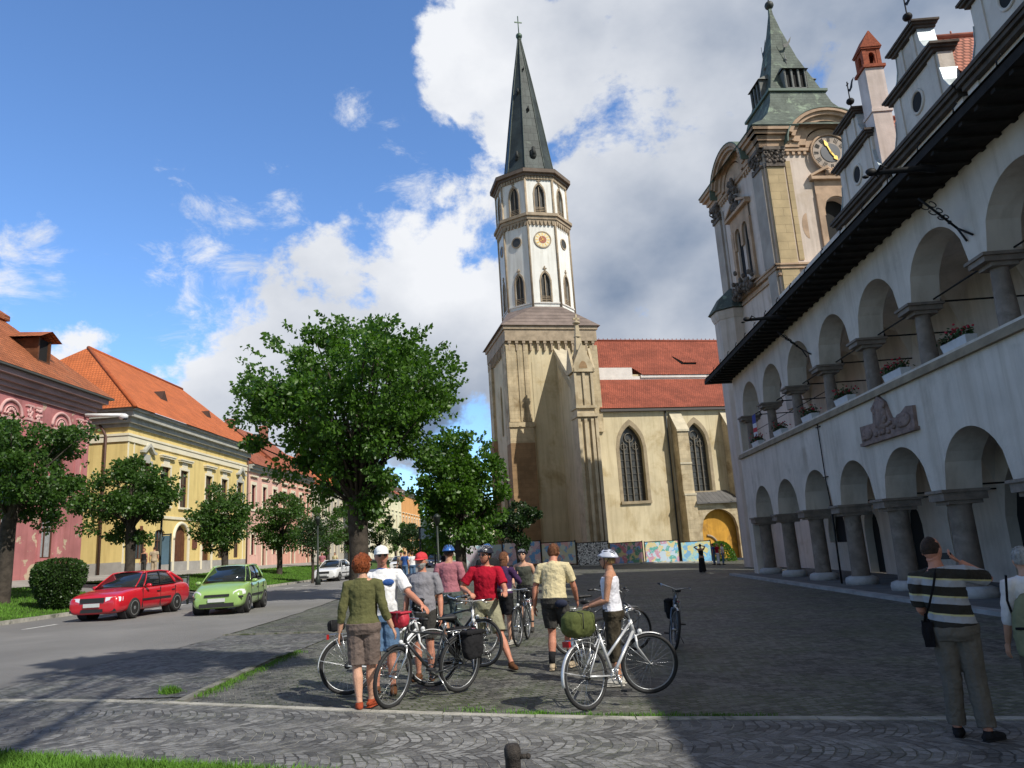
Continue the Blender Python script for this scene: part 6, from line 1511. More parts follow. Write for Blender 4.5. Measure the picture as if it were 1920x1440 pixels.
# ------------------------------------------------------------------ cars
M_tyre = simple('tyre_rubber', (.018, .018, .018), .8); M_rim = simple('silver_rim', (.42, .43, .44), .35, .7); M_carglass = simple('car_glass', (.015, .02, .024), .05, 0, .9)
M_lamp = simple('headlamp_glass', (.75, .77, .78), .08, .1, .9, 1.0); M_trimb = simple('black_plastic', (.02, .02, .022), .6); M_plate = simple('number_plate', (.55, .56, .56), .4)
def bool_cut(o, cutter_mb):
    c = cutter_mb.build('cut', M_trimb); md = o.modifiers.new('b', 'BOOLEAN'); md.object = c; md.operation = 'DIFFERENCE'; md.solver = 'EXACT'
    dg = bpy.context.evaluated_depsgraph_get(); me = bpy.data.meshes.new_from_object(o.evaluated_get(dg)); o.modifiers.clear(); o.data = me
    cm = c.data; bpy.data.objects.remove(c); bpy.data.meshes.remove(cm)
def car(loc, rz, paint, label, S, group=None, name='parked_car', detail=True):
    """front of the car at local y = 0 looking towards -y; S = dict of profile numbers"""
    t = empty(name, tuple(loc), label, 'car', rz, group); L, Wd = S['L'], S['W']/2
    st = S['body']     # (y, half width factor, z bottom, z belt, z top centre)
    rings = []
    for (y, w, zb, zs_, zc) in st:
        w *= Wd; h = zs_-zb
        rings.append([(0, y, zb), (w*.80, y, zb), (w*.95, y, zb+h*.12), (w*.99, y, zb+h*.38), (w, y, zb+h*.62), (w*.975, y, zb+h*.86), (w*.92, y, zs_), (w*.80, y, zs_+(zc-zs_)*.55), (w*.45, y, zc-.008), (0, y, zc),
                      (-w*.45, y, zc-.008), (-w*.80, y, zs_+(zc-zs_)*.55), (-w*.92, y, zs_), (-w*.975, y, zb+h*.86), (-w, y, zb+h*.62), (-w*.99, y, zb+h*.38), (-w*.95, y, zb+h*.12), (-w*.80, y, zb)])
    mb = MB(); mb.loft(rings, 0, True); body = mb.build('body', paint, t)
    ss = body.modifiers.new('s', 'SUBSURF'); ss.levels = 2; ss.render_levels = 2
    dg = bpy.context.evaluated_depsgraph_get(); me = bpy.data.meshes.new_from_object(body.evaluated_get(dg)); body.modifiers.clear(); body.data = me
    wr = .31; cut = MB()
    for y in S['axles']: cut.loft([[(x, y+.37*math.cos(2*PI*i/24), wr+.37*math.sin(2*PI*i/24)) for i in range(24)] for x in (-Wd*1.3, Wd*1.3)], 0, False)
    bool_cut(body, cut)
    for p_ in body.data.polygons: p_.use_smooth = True
    if not body.data.materials: body.data.materials.append(paint)
    mb = MB()
    for y in S['axles']:
        for sg in (-1, 1): mb.loft([[(sg*x, y+.375*math.cos(2*PI*i/20), wr+.375*math.sin(2*PI*i/20)) for i in range(20)] for x in (Wd*.58, Wd*.86)], 0, False)
    mb.build('wheel_arches', M_trimb, t)
    # greenhouse: glass volume, painted roof, pillars
    gl = S['glass']    # (y_belt, z_belt, y_roof, z_roof, half width belt, half width roof)
    rr_ = []
    mb = MB()
    A = [(wb_*Wd*f, y, z) for (y, z, wb_) in gl['belt'] for f in (1,)]; 
    nb = len(gl['belt']); rings = []
    for k in range(2):
        src = gl['belt'] if k == 0 else gl['roof']
        ring = [(w*Wd, y, z) for (y, z, w) in src]+[(-w*Wd, y, z) for (y, z, w) in src[::-1]]
        rings.append(ring)
    mid = [tuple((a*.5+b*.5)*(1.018 if i == 0 else 1) for i, (a, b) in enumerate(zip(p, q))) for p, q in zip(*rings)]
    mb.loft([rings[0], mid, rings[1]], 0, True); mb.build('windows', M_carglass, t)
    mb = MB(); rf = gl['roof']; n = len(rf)
    top = []
    for (y, z, w) in rf: top.append([(w*Wd*1.02*math.cos(a), y, z-.035+.075*math.sin(a)) for a in [PI*i/12 for i in range(13)]])
    mb.loft(top, 0, True, False, False); mb.build('roof_panel', paint, t)
    def P(i, f): (y, z, w), (y2, z2, w2) = gl['belt'][i], gl['roof'][i]; x_ = (w+(w2-w)*f)*Wd*(1.0+.035*math.sin(PI*f)); return (x_, y+(y2-y)*f, z+(z2-z)*f)
    mb = MB()
    for i, wd_ in S['pillars']:
        for sg in (-1, 1):
            pts = [P(i, f) for f in (0, .25, .5, .75, 1.0)]
            mb.path([(sg*(p[0]+.004), p[1], p[2]) for p in pts], wd_, 6, flat=.45, upv=(1, 0, 0))
    for sg in (-1, 1): mb.path([(sg*w*Wd*1.0, y, z) for (y, z, w) in rf], .03, 6)
    mb.build('pillars', paint, t)
    mb = MB()
    for sg in (-1, 1): mb.path([(sg*(P(S['bp'], f)[0]+.006), P(S['bp'], f)[1], P(S['bp'], f)[2]) for f in (0, .5, .97)], .035, 6, flat=.3, upv=(1, 0, 0)); mb.path([(sg*(w*Wd*1.01+.0), y, z+.01) for (y, z, w) in gl['belt'][1:-1]], .015, 5)
    mb.build('window_seals', M_trimb, t)
    for y in S['axles']:
        for sg in (-1, 1):
            w = MB(); w.T = Matrix.Translation((sg*(Wd-.075), y, wr)); w.loft([[(sg*x, r_*math.cos(2*PI*i/24), r_*math.sin(2*PI*i/24)) for i in range(24)] for x, r_ in ((-.10, .2), (-.10, .29), (-.07, .31), (.06, .31), (.09, .29), (.08, .205))], 0, True)
            o = w.build('wheel', M_tyre, t)
            w = MB(); w.T = Matrix.Translation((sg*(Wd-.075), y, wr)); w.loft([[(sg*x, r_*math.cos(2*PI*i/24), r_*math.sin(2*PI*i/24)) for i in range(24)] for x, r_ in ((.06, .235), (.09, .225), (.075, .19), (.07, .06), (.085, .05), (.085, .005))], 0, True, False)
            for k in range(0):
                a = 0; q = []
                w.prism([(x*math.cos(a)-z*math.sin(a), x*math.sin(a)+z*math.cos(a)) for x, z in q], lambda u, v, d: (sg*(.06+d), u, v), 0, .018)
            w.ell((sg*.07, 0, 0), (.02, .06, .06), 10, 6); w.build('rim', M_rim, o)
            w = MB(); w.T = Matrix.Translation((sg*(Wd-.075), y, wr))
            for k in range(8): a = 2*PI*k/8; w.prism([(x*math.cos(a)-z*math.sin(a), x*math.sin(a)+z*math.cos(a)) for x, z in [(.10, -.018), (.175, -.03), (.175, .03), (.10, .018)]], lambda u, v, d: (sg*(.072+d), u, v), 0, .008)
            w.build('hubcap_slots', M_trimb, o)
    for sg in (-1, 1):
        m_ = MB(); m_.ell((sg*(Wd+.06), S['mir'], S['zmir']), (.10, .07, .065), 10, 7); m_.path([(sg*(Wd-.08), S['mir']+.03, S['zmir']-.04), (sg*(Wd+.02), S['mir']+.01, S['zmir']-.02)], .025, 6); m_.build('mirror', paint, t)
        h = S['head']; m_ = MB(); m_.loft([[(sg*Wd*a, y-.012, z) for a, y, z in row] for row in h], 0, True, False, False)
        m_.loft([[(sg*Wd*a, y+.10, z) for a, y, z in row] for row in h], 0, True, False, False); m_.build('headlight', M_lamp, t)
    mb = MB()
    for (x0, x1, y, z0_, z1_, m_) in S['front']: mb.box(x0*Wd, x1*Wd, y, y+.06, z0_, z1_)
    mb.build('grille', M_trimb, t)
    mb = MB(); mb.box(-.26, .26, S['py']-.02, S['py'], S['pz'], S['pz']+.11); mb.build('number_plate', M_plate, t)
    mb = MB()
    for sg in (-1, 1): 
        mb.box(sg*(Wd*.985), sg*(Wd+.012), S['axles'][0]+.42, S['axles'][1]-.42, .50, .56)
        for y in S['doors']: mb.box(sg*(Wd*.97), sg*(Wd+.004), y, y+.008, .28, S['zmir']-.08)
        for y in S['doors'][1:]: mb.box(sg*(Wd*.98), sg*(Wd+.018), y-.22, y-.06, .74, .77)
    mb.build('side_moulding', M_trimb, t)
    return t
def paint(name, c):
    m = simple(name, c, .28, 0, .5, .8, .03); m.node_tree.nodes['Principled BSDF'].inputs['Coat Roughness'].default_value = .04; return m
SED = dict(L=4.5, W=1.73, axles=(.86, 3.42), pillars=((0, .028), (1, .032), (4, .05), (5, .05)), bp=3, mir=1.52, zmir=.96, doors=(1.30, 2.35, 3.3), py=-.025, pz=.42,
    body=[(0.0, .80, .30, .52, .56), (.03, .87, .22, .66, .71), (.12, .95, .19, .735, .79), (.5, .99, .19, .81, .88), (1.0, 1.0, .19, .875, .94), (1.35, 1.0, .19, .90, .97), (2.3, 1.0, .19, .92, .97), (3.3, 1.0, .19, .94, .99), (3.9, .99, .20, .95, 1.03), (4.3, .95, .24, .93, 1.0), (4.45, .90, .30, .86, .92), (4.5, .84, .36, .72, .78)],
    glass=dict(belt=[(1.12, .93, .80), (1.45, .93, .90), (1.9, .94, .92), (2.45, .95, .925), (3.4, .97, .91), (4.12, 1.0, .78)], roof=[(1.80, 1.37, .60), (1.95, 1.39, .66), (2.1, 1.40, .68), (2.6, 1.415, .68), (3.2, 1.39, .65), (3.45, 1.35, .58)]),
    head=[[(.96, .16, .56), (.96, .18, .62), (.94, .20, .69)], [(.82, .055, .55), (.82, .065, .62), (.81, .09, .70)], [(.64, .03, .55), (.64, .03, .62), (.64, .055, .70)], [(.48, .02, .55), (.48, .02, .62), (.48, .04, .70)]],
    front=[(-.44, .44, -.02, .55, .69, 0), (-.40, .40, -.03, .26, .36, 0), (-.85, -.52, .02, .27, .35, 0), (.52, .85, .02, .27, .35, 0)])
HAT = dict(L=3.85, W=1.67, axles=(.72, 3.16), pillars=((0, .028), (1, .03), (4, .045), (5, .05)), bp=3, mir=1.18, zmir=.98, doors=(1.08, 2.1, 2.95), py=-.03, pz=.40,
    body=[(0.0, .74, .32, .48, .53), (.03, .82, .22, .62, .68), (.14, .92, .19, .72, .78), (.45, .975, .19, .83, .90), (.85, 1.0, .19, .92, .99), (1.1, 1.0, .19, .95, 1.03), (2.0, 1.0, .19, .97, 1.0), (2.9, 1.0, .19, .99, 1.03), (3.5, .98, .22, 1.0, 1.05), (3.75, .94, .28, .96, 1.0), (3.83, .88, .34, .80, .88)],
    glass=dict(belt=[(.82, .99, .80), (1.2, .99, .90), (1.6, 1.0, .92), (2.2, 1.01, .925), (3.1, 1.04, .90), (3.68, 1.04, .76)], roof=[(1.55, 1.45, .60), (1.7, 1.475, .67), (1.85, 1.49, .69), (2.3, 1.50, .69), (3.0, 1.475, .66), (3.4, 1.43, .56)]),
    head=[[(.96, .26, .60), (.96, .30, .66), (.93, .36, .74)], [(.84, .12, .58), (.84, .14, .66), (.83, .22, .76)], [(.70, .06, .57), (.70, .07, .65), (.69, .13, .74)], [(.58, .03, .57), (.58, .04, .62), (.58, .07, .68)]],
    front=[(-.45, .45, -.02, .56, .63, 0), (-.62, .62, -.035, .24, .36, 0), (-.95, -.60, .03, .50, .56, 0), (.60, .95, .03, .50, .56, 0)])
def place_car(pf, pr, S, label, col, name, side=1, **k):
    a, b = gpt(*pf), gpt(*pr); d = (b-a).normalized(); rz = math.atan2(-d.x, d.y)
    Wd = S['W']/2-.1; n = Vector((d.y, -d.x, 0))
    o = a-d*S['axles'][0]-n*Wd*side; o.z = ground_z(o.x)+.01
    print(name, 'wheelbase', (b-a).length, 'at', o, math.degrees(rz))
    return car(o, rz, col, label, S, name=name, **k)
place_car((246, 1160), (314, 1149), SED, 'bright red parked car at the kerb before the yellow house', paint('red_paint', (.52, .012, .025)), 'parked_car')
place_car((461, 1149), (497, 1137), HAT, 'light green hatchback driving towards the square with its headlights on', paint('green_paint', (.27, .43, .13)), 'moving_car')
WHT = paint('white_paint', (.72, .73, .74))
p = on_y(632, 1092, 53); car(Vector((p.x-.5, 51.5, ground_z(p.x)+.01)), math.radians(-2), WHT, 'white car coming down the street, half hidden by the redheaded woman', SED, name='moving_car')
p = on_y(745, 1070, 76); car(Vector((p.x, 76, ground_z(p.x)+.01)), math.radians(4), WHT, 'small white car parked far off, between the white cap and the red cap', SED)
p = on_y(817, 1065, 84); car(Vector((p.x, 84, ground_z(p.x)+.01)), math.radians(10), paint('navy_paint', (.02, .03, .07)), 'dark blue car parked far off, left of the man in the pink shirt', SED)
# ------------------------------------------------------------------ people
def skin_mat(name, c):
    m = mat(name, c, .5, .10, 9, .3, 60, spec=.35); b = m.node_tree.nodes['Principled BSDF']; return m
SK = skin_mat('skin_tanned', (.46, .235, .145)); SK2 = skin_mat('skin_fair', (.55, .31, .21)); SK3 = skin_mat('skin_ruddy', (.50, .22, .145))
def cloth(name, c, var=.1, kind=None):
    if name in MATS: return MATS[name]
    m = mat(name, c, .95, var, 7, .9, 22, spec=.1, kw=dict(dist=.012)); return m
CT = bpy.data.textures.new('cloth_folds', 'CLOUDS'); CT.noise_scale = .085; CT.noise_depth = 2
def finish(o, vox, sm=3, disp=0):
    r = o.modifiers.new('r', 'REMESH'); r.mode = 'VOXEL'; r.voxel_size = vox; r.use_smooth_shade = True; r.adaptivity = 0
    s_ = o.modifiers.new('s', 'SMOOTH'); s_.iterations = sm; s_.factor = .5
    if disp: d = o.modifiers.new('d', 'DISPLACE'); d.texture = CT; d.strength = disp; d.mid_level = .5; d.texture_coords = 'GLOBAL'
    return o
def V3(*a): return Vector(a)
SPINE = [(.84, .158, .115, 0), (.90, .178, .132, -.012), (.97, .178, .130, -.012), (1.06, .162, .120, .0), (1.16, .160, .116, .005), (1.27, .174, .120, .008), (1.36, .190, .120, .004), (1.42, .180, .100, -.004), (1.465, .12, .080, -.012), (1.50, .064, .062, -.012), (1.56, .054, .058, .0), (1.60, .05, .055, .01)]
def ellring(c, rx, ry, Rm, n=16):
    return [tuple(c+Rm @ Vector((rx*math.cos(2*PI*i/n), ry*math.sin(2*PI*i/n), 0))) for i in range(n)]
def hand(mb, w, d, n_, curl=.6, side=1, s=1.0):
    """palm + four fingers + thumb from the wrist w, pointing along d, palm facing n_"""
    d = d.normalized(); n_ = (n_-d*n_.dot(d)).normalized(); x = d.cross(n_).normalized()*side
    mb.path([w-d*.02, w+d*.015, w+d*.05, w+d*.092], [.025*s, .031*s, .039*s, .036*s], 10, flat=.42, upv=tuple(n_))
    for k, (off, L) in enumerate(((-.029, .066), (-.010, .078), (.010, .073), (.028, .058))):
        p = w+d*.088+x*off*s; q = d.copy(); pts = [p-d*.01]; a = 0
        for j in range(3):
            a += curl*(.55+.18*k*.3); v = d*math.cos(a)+n_*math.sin(a); p = p+v*L*s*(.42, .32, .26)[j]; pts.append(p)
        mb.path(pts, [.0095*s, .009*s, .0082*s, .0066*s], 6)
    p = w+d*.03-x*.030*s; v = (d*.75-x*.65+n_*.3).normalized(); p2 = p+v*.035; v2 = (d*.9-x*.15+n_*.45).normalized()
    mb.path([p, p2, p2+v2*.03, p2+v2*.052], [.013*s, .012*s, .010*s, .008*s], 6)
def person(loc, rz, H, label, top, bot, shoes, hair=None, hat=None, skin=None, lean=0, side=0, hy_=0, hp=0, arms=None, legs=None, vox=.008, belly=0, sleeve=.5, collar=None, female=False, glasses=False, beard=None, group=None, socks=None, straddle=0, twist=0, headfwd=0, curl=.5, tank=False, skirt=None, shirt_hem=.88):
    """faces local +y. arms = {'R': (elbow, wrist, palm), 'L': ...} in local metres; legs = {'R': (knee, ankle, toe_dir), ...}"""
    skin = skin or SK; S = H/1.75
    t = empty('person', tuple(loc), label, 'person', rz, group)
    piv = V3(0, 0, .95)*S; Rl = Matrix.Rotation(math.radians(twist), 3, 'Z') @ Matrix.Rotation(math.radians(-lean), 3, 'X') @ Matrix.Rotation(math.radians(side), 3, 'Y')
    def up(p): 
        p = Vector(p)*S; k = min(1, max(0, (p.z-.85*S)/(.25*S))); q = piv+Rl @ (p-piv); return p.lerp(q, k)
    def upR(z): k = min(1, max(0, (z-.85)/.25)); return Matrix.Identity(3).lerp(Rl, k)
    fw = .94 if female else 1.0
    def torso(mb, z0, z1, g=0, bl=0):
        rings = []
        zs_ = [q for q in SPINE if z0 <= q[0] <= z1]
        for (z, rx, ry, yo) in zs_:
            b = bl*math.exp(-((z-1.07)/.10)**2); hipf = 1.05 if female and z < 1.0 else (fw if female else 1)
            rings.append(ellring(up((0, yo+b*.6, z)), (rx*hipf+g+b*.3)*S, (ry*fw+g+b)*S, upR(z)))
        mb.loft(rings)
    shx = .198*fw
    shd = {'R': up((shx, -.01, 1.405)), 'L': up((-shx, -.01, 1.405))}; hip = {'R': V3(.088, 0, .90)*S, 'L': V3(-.088, 0, .90)*S}
    A = {}
    for k, sg in (('R', 1), ('L', -1)):
        if arms and k in arms: e, w, pn = arms[k]; e = Vector(e)*S; w = Vector(w)*S
        else:
            s0 = shd[k]; e = s0+V3(sg*.055, -.02, -.285)*S; w = e+V3(sg*.02, .06, -.25)*S; pn = (-sg, .2, 0)
        # keep bone lengths
        e = shd[k]+(e-shd[k]).normalized()*.295*S; dw = (w-e); w = e+dw.normalized()*.255*S
        A[k] = (shd[k], e, w, Vector(pn))
    Lg = {}
    for k, sg in (('R', 1), ('L', -1)):
        if legs and k in legs: kn, an, td = legs[k]; kn = Vector(kn)*S; an = Vector(an)*S
        else: kn = V3(sg*.095, .02, .49)*S; an = V3(sg*.10, -.02, .085)*S; td = (sg*.15, 1, 0)
        Lg[k] = (hip[k], kn, an, Vector(td).normalized())
    # head
    hc = up((0, .012+headfwd, 1.642)); HR = upR(2) @ Matrix.Rotation(math.radians(hy_), 3, 'Z') @ Matrix.Rotation(math.radians(-hp), 3, 'X')
    def hp_(x, y, z): return hc+HR @ (Vector((x, y, z))*S)
    def headR(dv):      # radius of the head along a unit direction in head space
        x, y, z = dv
        r = 1.07/math.sqrt((x/.077)**2+(y/.098)**2+(z/.118)**2)
        if z < 0: r *= 1-.12*min(1, -z*1.2)*(1 if y < .3 else .35)
        if z < -.1 and y < 0: r *= 1-.18*min(1, -z)
        f = max(0, y)
        r += .020*math.exp(-((x/.13)**2+((z+.10)/.16)**2))*(f > 0)*f + .007*math.exp(-((x/.35)**2+((z+.85)/.22)**2))*(f > 0)
        r -= .006*math.exp(-(((abs(x)-.33)/.14)**2+((z-.05)/.11)**2))*(f > .2)
        r += .004*math.exp(-((x/.5)**2+((z-.22)/.08)**2))*(f > .2)
        return r
    def hsphere(mb, fn, nu=26, nv=20, m=0):
        rings = []
        for j in range(1, nv):
            th = PI*j/nv; ring = []
            for i in range(nu):
                a = 2*PI*i/nu; dv = (math.cos(a)*math.sin(th), math.sin(a)*math.sin(th), -math.cos(th)); r = fn(dv); ring.append(tuple(hp_(*(q*r for q in dv))))
            rings.append(ring)
        mb.loft(rings, m)
    mb = MB(); torso(mb, .84, 1.60)
    hsphere(mb, headR)
    mb.path([up((0, -.012, 1.46)), up((0, .0, 1.54)), hp_(0, -.01, -.06)], [.062*S, .055*S, .055*S], 12)
    for sg in (-1, 1): mb.ell(hp_(sg*.078, -.008, -.008), (.012*S, .02*S, .032*S), 8, 6)
    for k, sg in (('R', 1), ('L', -1)):
        s0, e, w, pn = A[k]; nk = up((sg*.08, -.01, 1.43))
        mb.path([nk, s0, s0.lerp(e, .25), s0.lerp(e, .6), e, e.lerp(w, .22), e.lerp(w, .6), w], [q*S*fw for q in (.064, .060, .054, .047, .041, .044, .037, .028)], 12)
        hand(mb, w, (w-e), pn, curl, -sg, S)
        h_, kn, an, td = Lg[k]
        mb.path([h_+V3(0, 0, .03), h_.lerp(kn, .18), h_.lerp(kn, .5), h_.lerp(kn, .85), kn, kn.lerp(an, .14), kn.lerp(an, .34), kn.lerp(an, .62), kn.lerp(an, .88), an], [q*S for q in (.09, .093, .079, .062, .059, .056, .063, .050, .036, .038)], 12)
        f0 = an+V3(0, 0, -.045)*S
        mb.path([f0-td*.055*S, f0+td*.03*S, f0+td*.11*S+V3(0, 0, -.012), f0+td*.17*S+V3(0, 0, -.02)], [.030*S, .038*S, .038*S, .024*S], 10, flat=.72)
    finish(mb.build('body', skin, t), vox, 2)
    def eyes():
        m_ = MB()
        for sg in (-1, 1): m_.ell(hp_(sg*.031, .0885, .012), (.011*S, .007*S, .007*S), 8, 6, R=HR)
        m_.build('eyes', simple('eye_dark', (.03, .02, .015), .2), t)
        m_ = MB(); m_.ell(hp_(0, .093, -.062), (.022*S, .008*S, .006*S), 10, 6, R=HR); m_.build('mouth', simple('lip', (.32, .11, .09), .5), t)
        m_ = MB()
        for sg in (-1, 1): m_.ell(hp_(sg*.031, .094, .033), (.016*S, .006*S, .004*S), 8, 5, R=HR)
        m_.build('eyebrows', simple('brow', (.10, .07, .05), .9), t)
    eyes()
    if glasses:
        m_ = MB()
        for sg in (-1, 1): m_.ell(hp_(sg*.032, .10, .010), (.025*S, .006*S, .018*S), 10, 6, R=HR); m_.path([hp_(sg*.056, .095, .014), hp_(sg*.08, .01, .012)], .003, 5)
        m_.path([hp_(-.01, .105, .014), hp_(.01, .105, .014)], .003, 5); m_.build('sunglasses', simple('dark_lens', (.01, .01, .012), .1), t)
    if beard:
        m_ = MB()
        hsphere(m_, lambda dv: headR(dv)*(1.05+.03*noise.noise(Vector(dv)*9)) if (dv[2] < -.30+.0*dv[1] and dv[1] > .05 and not (abs(dv[0]) < .22 and -.56 < dv[2] < -.46 and False)) else headR(dv)*.9)
        m_.build('beard', beard, t)
    if hair:
        style, hm = hair; m_ = MB()
        def hf(dv):
            x, y, z = dv; R_ = headR((x, y, z)); nz = noise.noise(Vector(dv)*7+Vector((H*9, 0, 0)))
            if style == 'short': on = z > .52 or (y < .25 and z > -.05) or (y < -.25 and z > -.5); g_ = 1.075+.03*nz
            elif style == 'bald': on = (z > .75 and y < -.1) or (y < .05 and -.1 < z < .72) or (y < -.3 and z > -.5); g_ = 1.05+.02*nz
            elif style == 'bob': on = z > .45 or (y < .38 and z > -.78); g_ = 1.24+.14*nz+.12*(y < 0)-.12*max(0, z)+.16*max(0, -z)
            elif style == 'long': on = z > .5 or (y < .3 and z > -.9); g_ = 1.16+.06*nz+(.25 if z < -.3 and y < 0 else 0)
            else: on = z > .5; g_ = 1.06
            return R_*g_ if on else R_*.86
        hsphere(m_, hf, 34, 26)
        if style == 'long':
            for q in range(9): a = PI+(q-4)*.28; m_.path([hp_(.07*math.sin(a), .08*math.cos(a), -.03), hp_(.085*math.sin(a), .10*math.cos(a)-.0, -.12), hp_(.08*math.sin(a), .09*math.cos(a)-.01, -.21)], [.03, .032, .012], 7)
        if vox <= .008 and style != 'bald':
            rs_ = random.Random(int(H*1000)); m2_ = MB()
            for q in range(260 if style == 'bob' else 140):
                a = rs_.uniform(0, 2*PI); th = rs_.uniform(.1, 2.0); dv = V3(math.cos(a)*math.sin(th), math.sin(a)*math.sin(th), math.cos(th)); pts = []
                for k_ in range(5):
                    d3 = (dv+V3(rs_.gauss(0, .02), rs_.gauss(0, .02), -.16*k_*math.sin(th))).normalized(); r3 = hf(tuple(d3))
                    if r3 < headR(tuple(d3)): break
                    pts.append(hp_(*(x_*(r3-.004+.0022*k_) for x_ in d3)))
                if len(pts) > 2: m2_.path(pts, [.004, .0045, .004, .003, .0015][:len(pts)], 4)
            if m2_.v: m2_.build('hair_strands', hm, t)
        finish(m_.build('hair', hm, t), .007, 2)
    if hat:
        kind, hm = hat
        if kind in ('cap', 'brimhat'):
            m_ = MB(); rings = []
            for j in range(0, 9):
                a = PI/2*j/9; rings.append([tuple(hp_(.090*math.cos(a)*math.cos(2*PI*i/24), .110*math.cos(a)*math.sin(2*PI*i/24)-.004, .045+.095*math.sin(a)**.8)) for i in range(24)])
            m_.loft(rings); m_.loft([[tuple(hp_(.091*math.cos(2*PI*i/24)*k, .111*math.sin(2*PI*i/24)*k-.004, z)) for i in range(24)] for z, k in ((.03, 1), (.06, 1.01))], cap=False)
            m_.ell(hp_(0, 0, .142), (.008, .008, .006), 6, 5)
            c_ = m_.build('cap', hm, t)
            m_ = MB(); L_ = .085 if kind == 'cap' else .05; n = 12; a0, a1 = (.18*PI, .82*PI) if kind == 'cap' else (0, 2*PI)
            pts0 = [(a0+(a1-a0)*i/n) for i in range(n+1)]
            g1 = [[hp_(.088*math.cos(a), .108*math.sin(a), .042) for a in pts0], [hp_(.088*math.cos(a)*1.12, .108*math.sin(a)+L_*(math.sin(a) if kind == 'cap' else math.sin(a)), .030) for a in pts0], [hp_(.088*math.cos(a)*1.08, .108*math.sin(a)+L_*math.sin(a)*1.0, .023) for a in pts0], [hp_(.086*math.cos(a), .105*math.sin(a), .034) for a in pts0]]
            m_.loft([[tuple(g1[k][i]) for k in range(4)] for i in range(n+1)], 0, True, True); m_.build('brim', hm, c_)
        if kind == 'helmet':
            m_ = MB(); rings = []
            hm1, hm2 = hm
            for j in range(0, 10):
                a = PI/2*j/10; fl = .012*math.exp(-((a)/.25)**2)
                rings.append([tuple(hp_((.104*math.cos(a)**.8+fl)*math.cos(2*PI*i/28), (.138*math.cos(a)**.85+fl)*math.sin(2*PI*i/28)-.012, .040+.112*math.sin(a)+(.018 if math.sin(2*PI*i/28) > .5 and j < 2 else 0))) for i in range(28)])
            m_.loft(rings); h_ = m_.build('helmet', hm1, t)
            m_ = MB()
            for x0 in (-.072, -.042, 0, .042, .072):
                for (ya, yb) in ((.98, .50), (.38, -.15), (-.28, -.85)):
                    pts = []
                    for q in range(6):
                        y = ya+(yb-ya)*q/5; xx = x0*math.sqrt(max(0, 1-y*y*.75)); k = max(.0, 1-(xx/.108)**2-(y*.95)**2); pts.append(hp_(xx, .138*y*.97-.012, .042+.113*math.sqrt(k)+.001))
                    m_.path(pts, [.003, .009, .011, .011, .009, .003], 6, flat=.5)
            m_.build('vents', hm2, h_)
            m_ = MB(); n = 10
            for sg in (-1, 1): m_.path([hp_(sg*.085, .03, .05), hp_(sg*.083, .02, -.05), hp_(sg*.035, .05, -.118)], .0055, 5); m_.path([hp_(sg*.085, -.06, .05), hp_(sg*.083, .0, -.04)], .0055, 5)
            m_.path([hp_(-.036, .05, -.118), hp_(0, .052, -.124), hp_(.036, .05, -.118)], .006, 5)
            m_.build('strap', M_trimb, h_)
    # upper garment
    if top:
        tm = top; mb = MB()
        torso(mb, shirt_hem, 1.44 if tank else 1.47, .016, belly)
        if not tank: mb.loft([ellring(up((0, -.006, z)), rx*S, ry*S, upR(2)) for z, rx, ry in ((1.40, .17, .105), (1.455, .125, .092), (1.492, .082, .078))])
        for k, sg in (('R', 1), ('L', -1)):
            s0, e, w, pn = A[k]; nk = up((sg*.055, -.01, 1.425))
            if tank: mb.path([up((sg*.10, -.01, 1.33)), up((sg*.085, -.015, 1.445))], [.045*S, .028*S], 8); continue
            L = sleeve
            if L <= 1: pts = [nk, s0+V3(0, 0, .0), s0.lerp(e, .3), s0.lerp(e, max(.35, L))]; rd = [.074, .080, .077, .076]
            else: pts = [nk, s0, s0.lerp(e, .4), e, e.lerp(w, (L-1)*.5), e.lerp(w, L-1)]; rd = [.074, .078, .066, .058, .054, .048]
            mb.path(pts, [q*S*fw for q in rd], 12)
        tt = finish(mb.build('shirt', tm, t), vox*1.15, 4, .026)
        if collar:
            m_ = MB(); m_.torus(up((0, -.005, 1.475)), .068*S, .013*S, tuple(upR(2) @ Vector((0, -.25, 1))), 20, 6); m_.build('collar', collar, tt)
    if bot:
        kind, bm_ = bot; mb = MB(); torso(mb, .84, .99, .026 if kind != 'skirt' else .03)
        end = {'shorts': .82, 'short': .42, 'capri': 1.45, 'long': 1.93, 'knee': .98}[kind]; fl = {'shorts': .028, 'short': .022, 'capri': .02, 'long': .030, 'knee': .03}[kind]
        for k in 'RL':
            h_, kn, an, td = Lg[k]
            if end <= 1: f = [0, .3, .6, 1]; pts = [h_+V3(0, 0, .04)]+[h_.lerp(kn, q*end) for q in f[1:]]; rd = [.108, .106+fl*.3, .090+fl*.6, .072+fl]
            else: pts = [h_+V3(0, 0, .04), h_.lerp(kn, .4), kn, kn.lerp(an, (end-1)*.5), kn.lerp(an, end-1)]; rd = [.108, .100, .074+fl*.4, .062+fl*.6, .047+fl]
            mb.path(pts, [q*S for q in rd], 12)
        finish(mb.build('trousers' if end > 1 else 'shorts', bm_, t), vox*1.15, 3, .024)
        m_ = MB(); m_.loft([ellring(up((0, -.005, z)), .185*S, .140*S, Matrix.Identity(3)) for z in (.965, .995)], cap=False); m_.build('waistband', bm_, t)
    if skirt:
        mb = MB(); mb.loft([ellring(V3(0, 0, z)*S, r1*S, r2*S, Matrix.Identity(3), 20) for z, r1, r2 in ((.04, .24, .22), (.4, .21, .19), (.8, .19, .15), (1.0, .155, .12), (1.15, .15, .115), (1.3, .165, .12), (1.42, .15, .09))]); finish(mb.build('long_dress', skirt, t), .012, 3, .02)
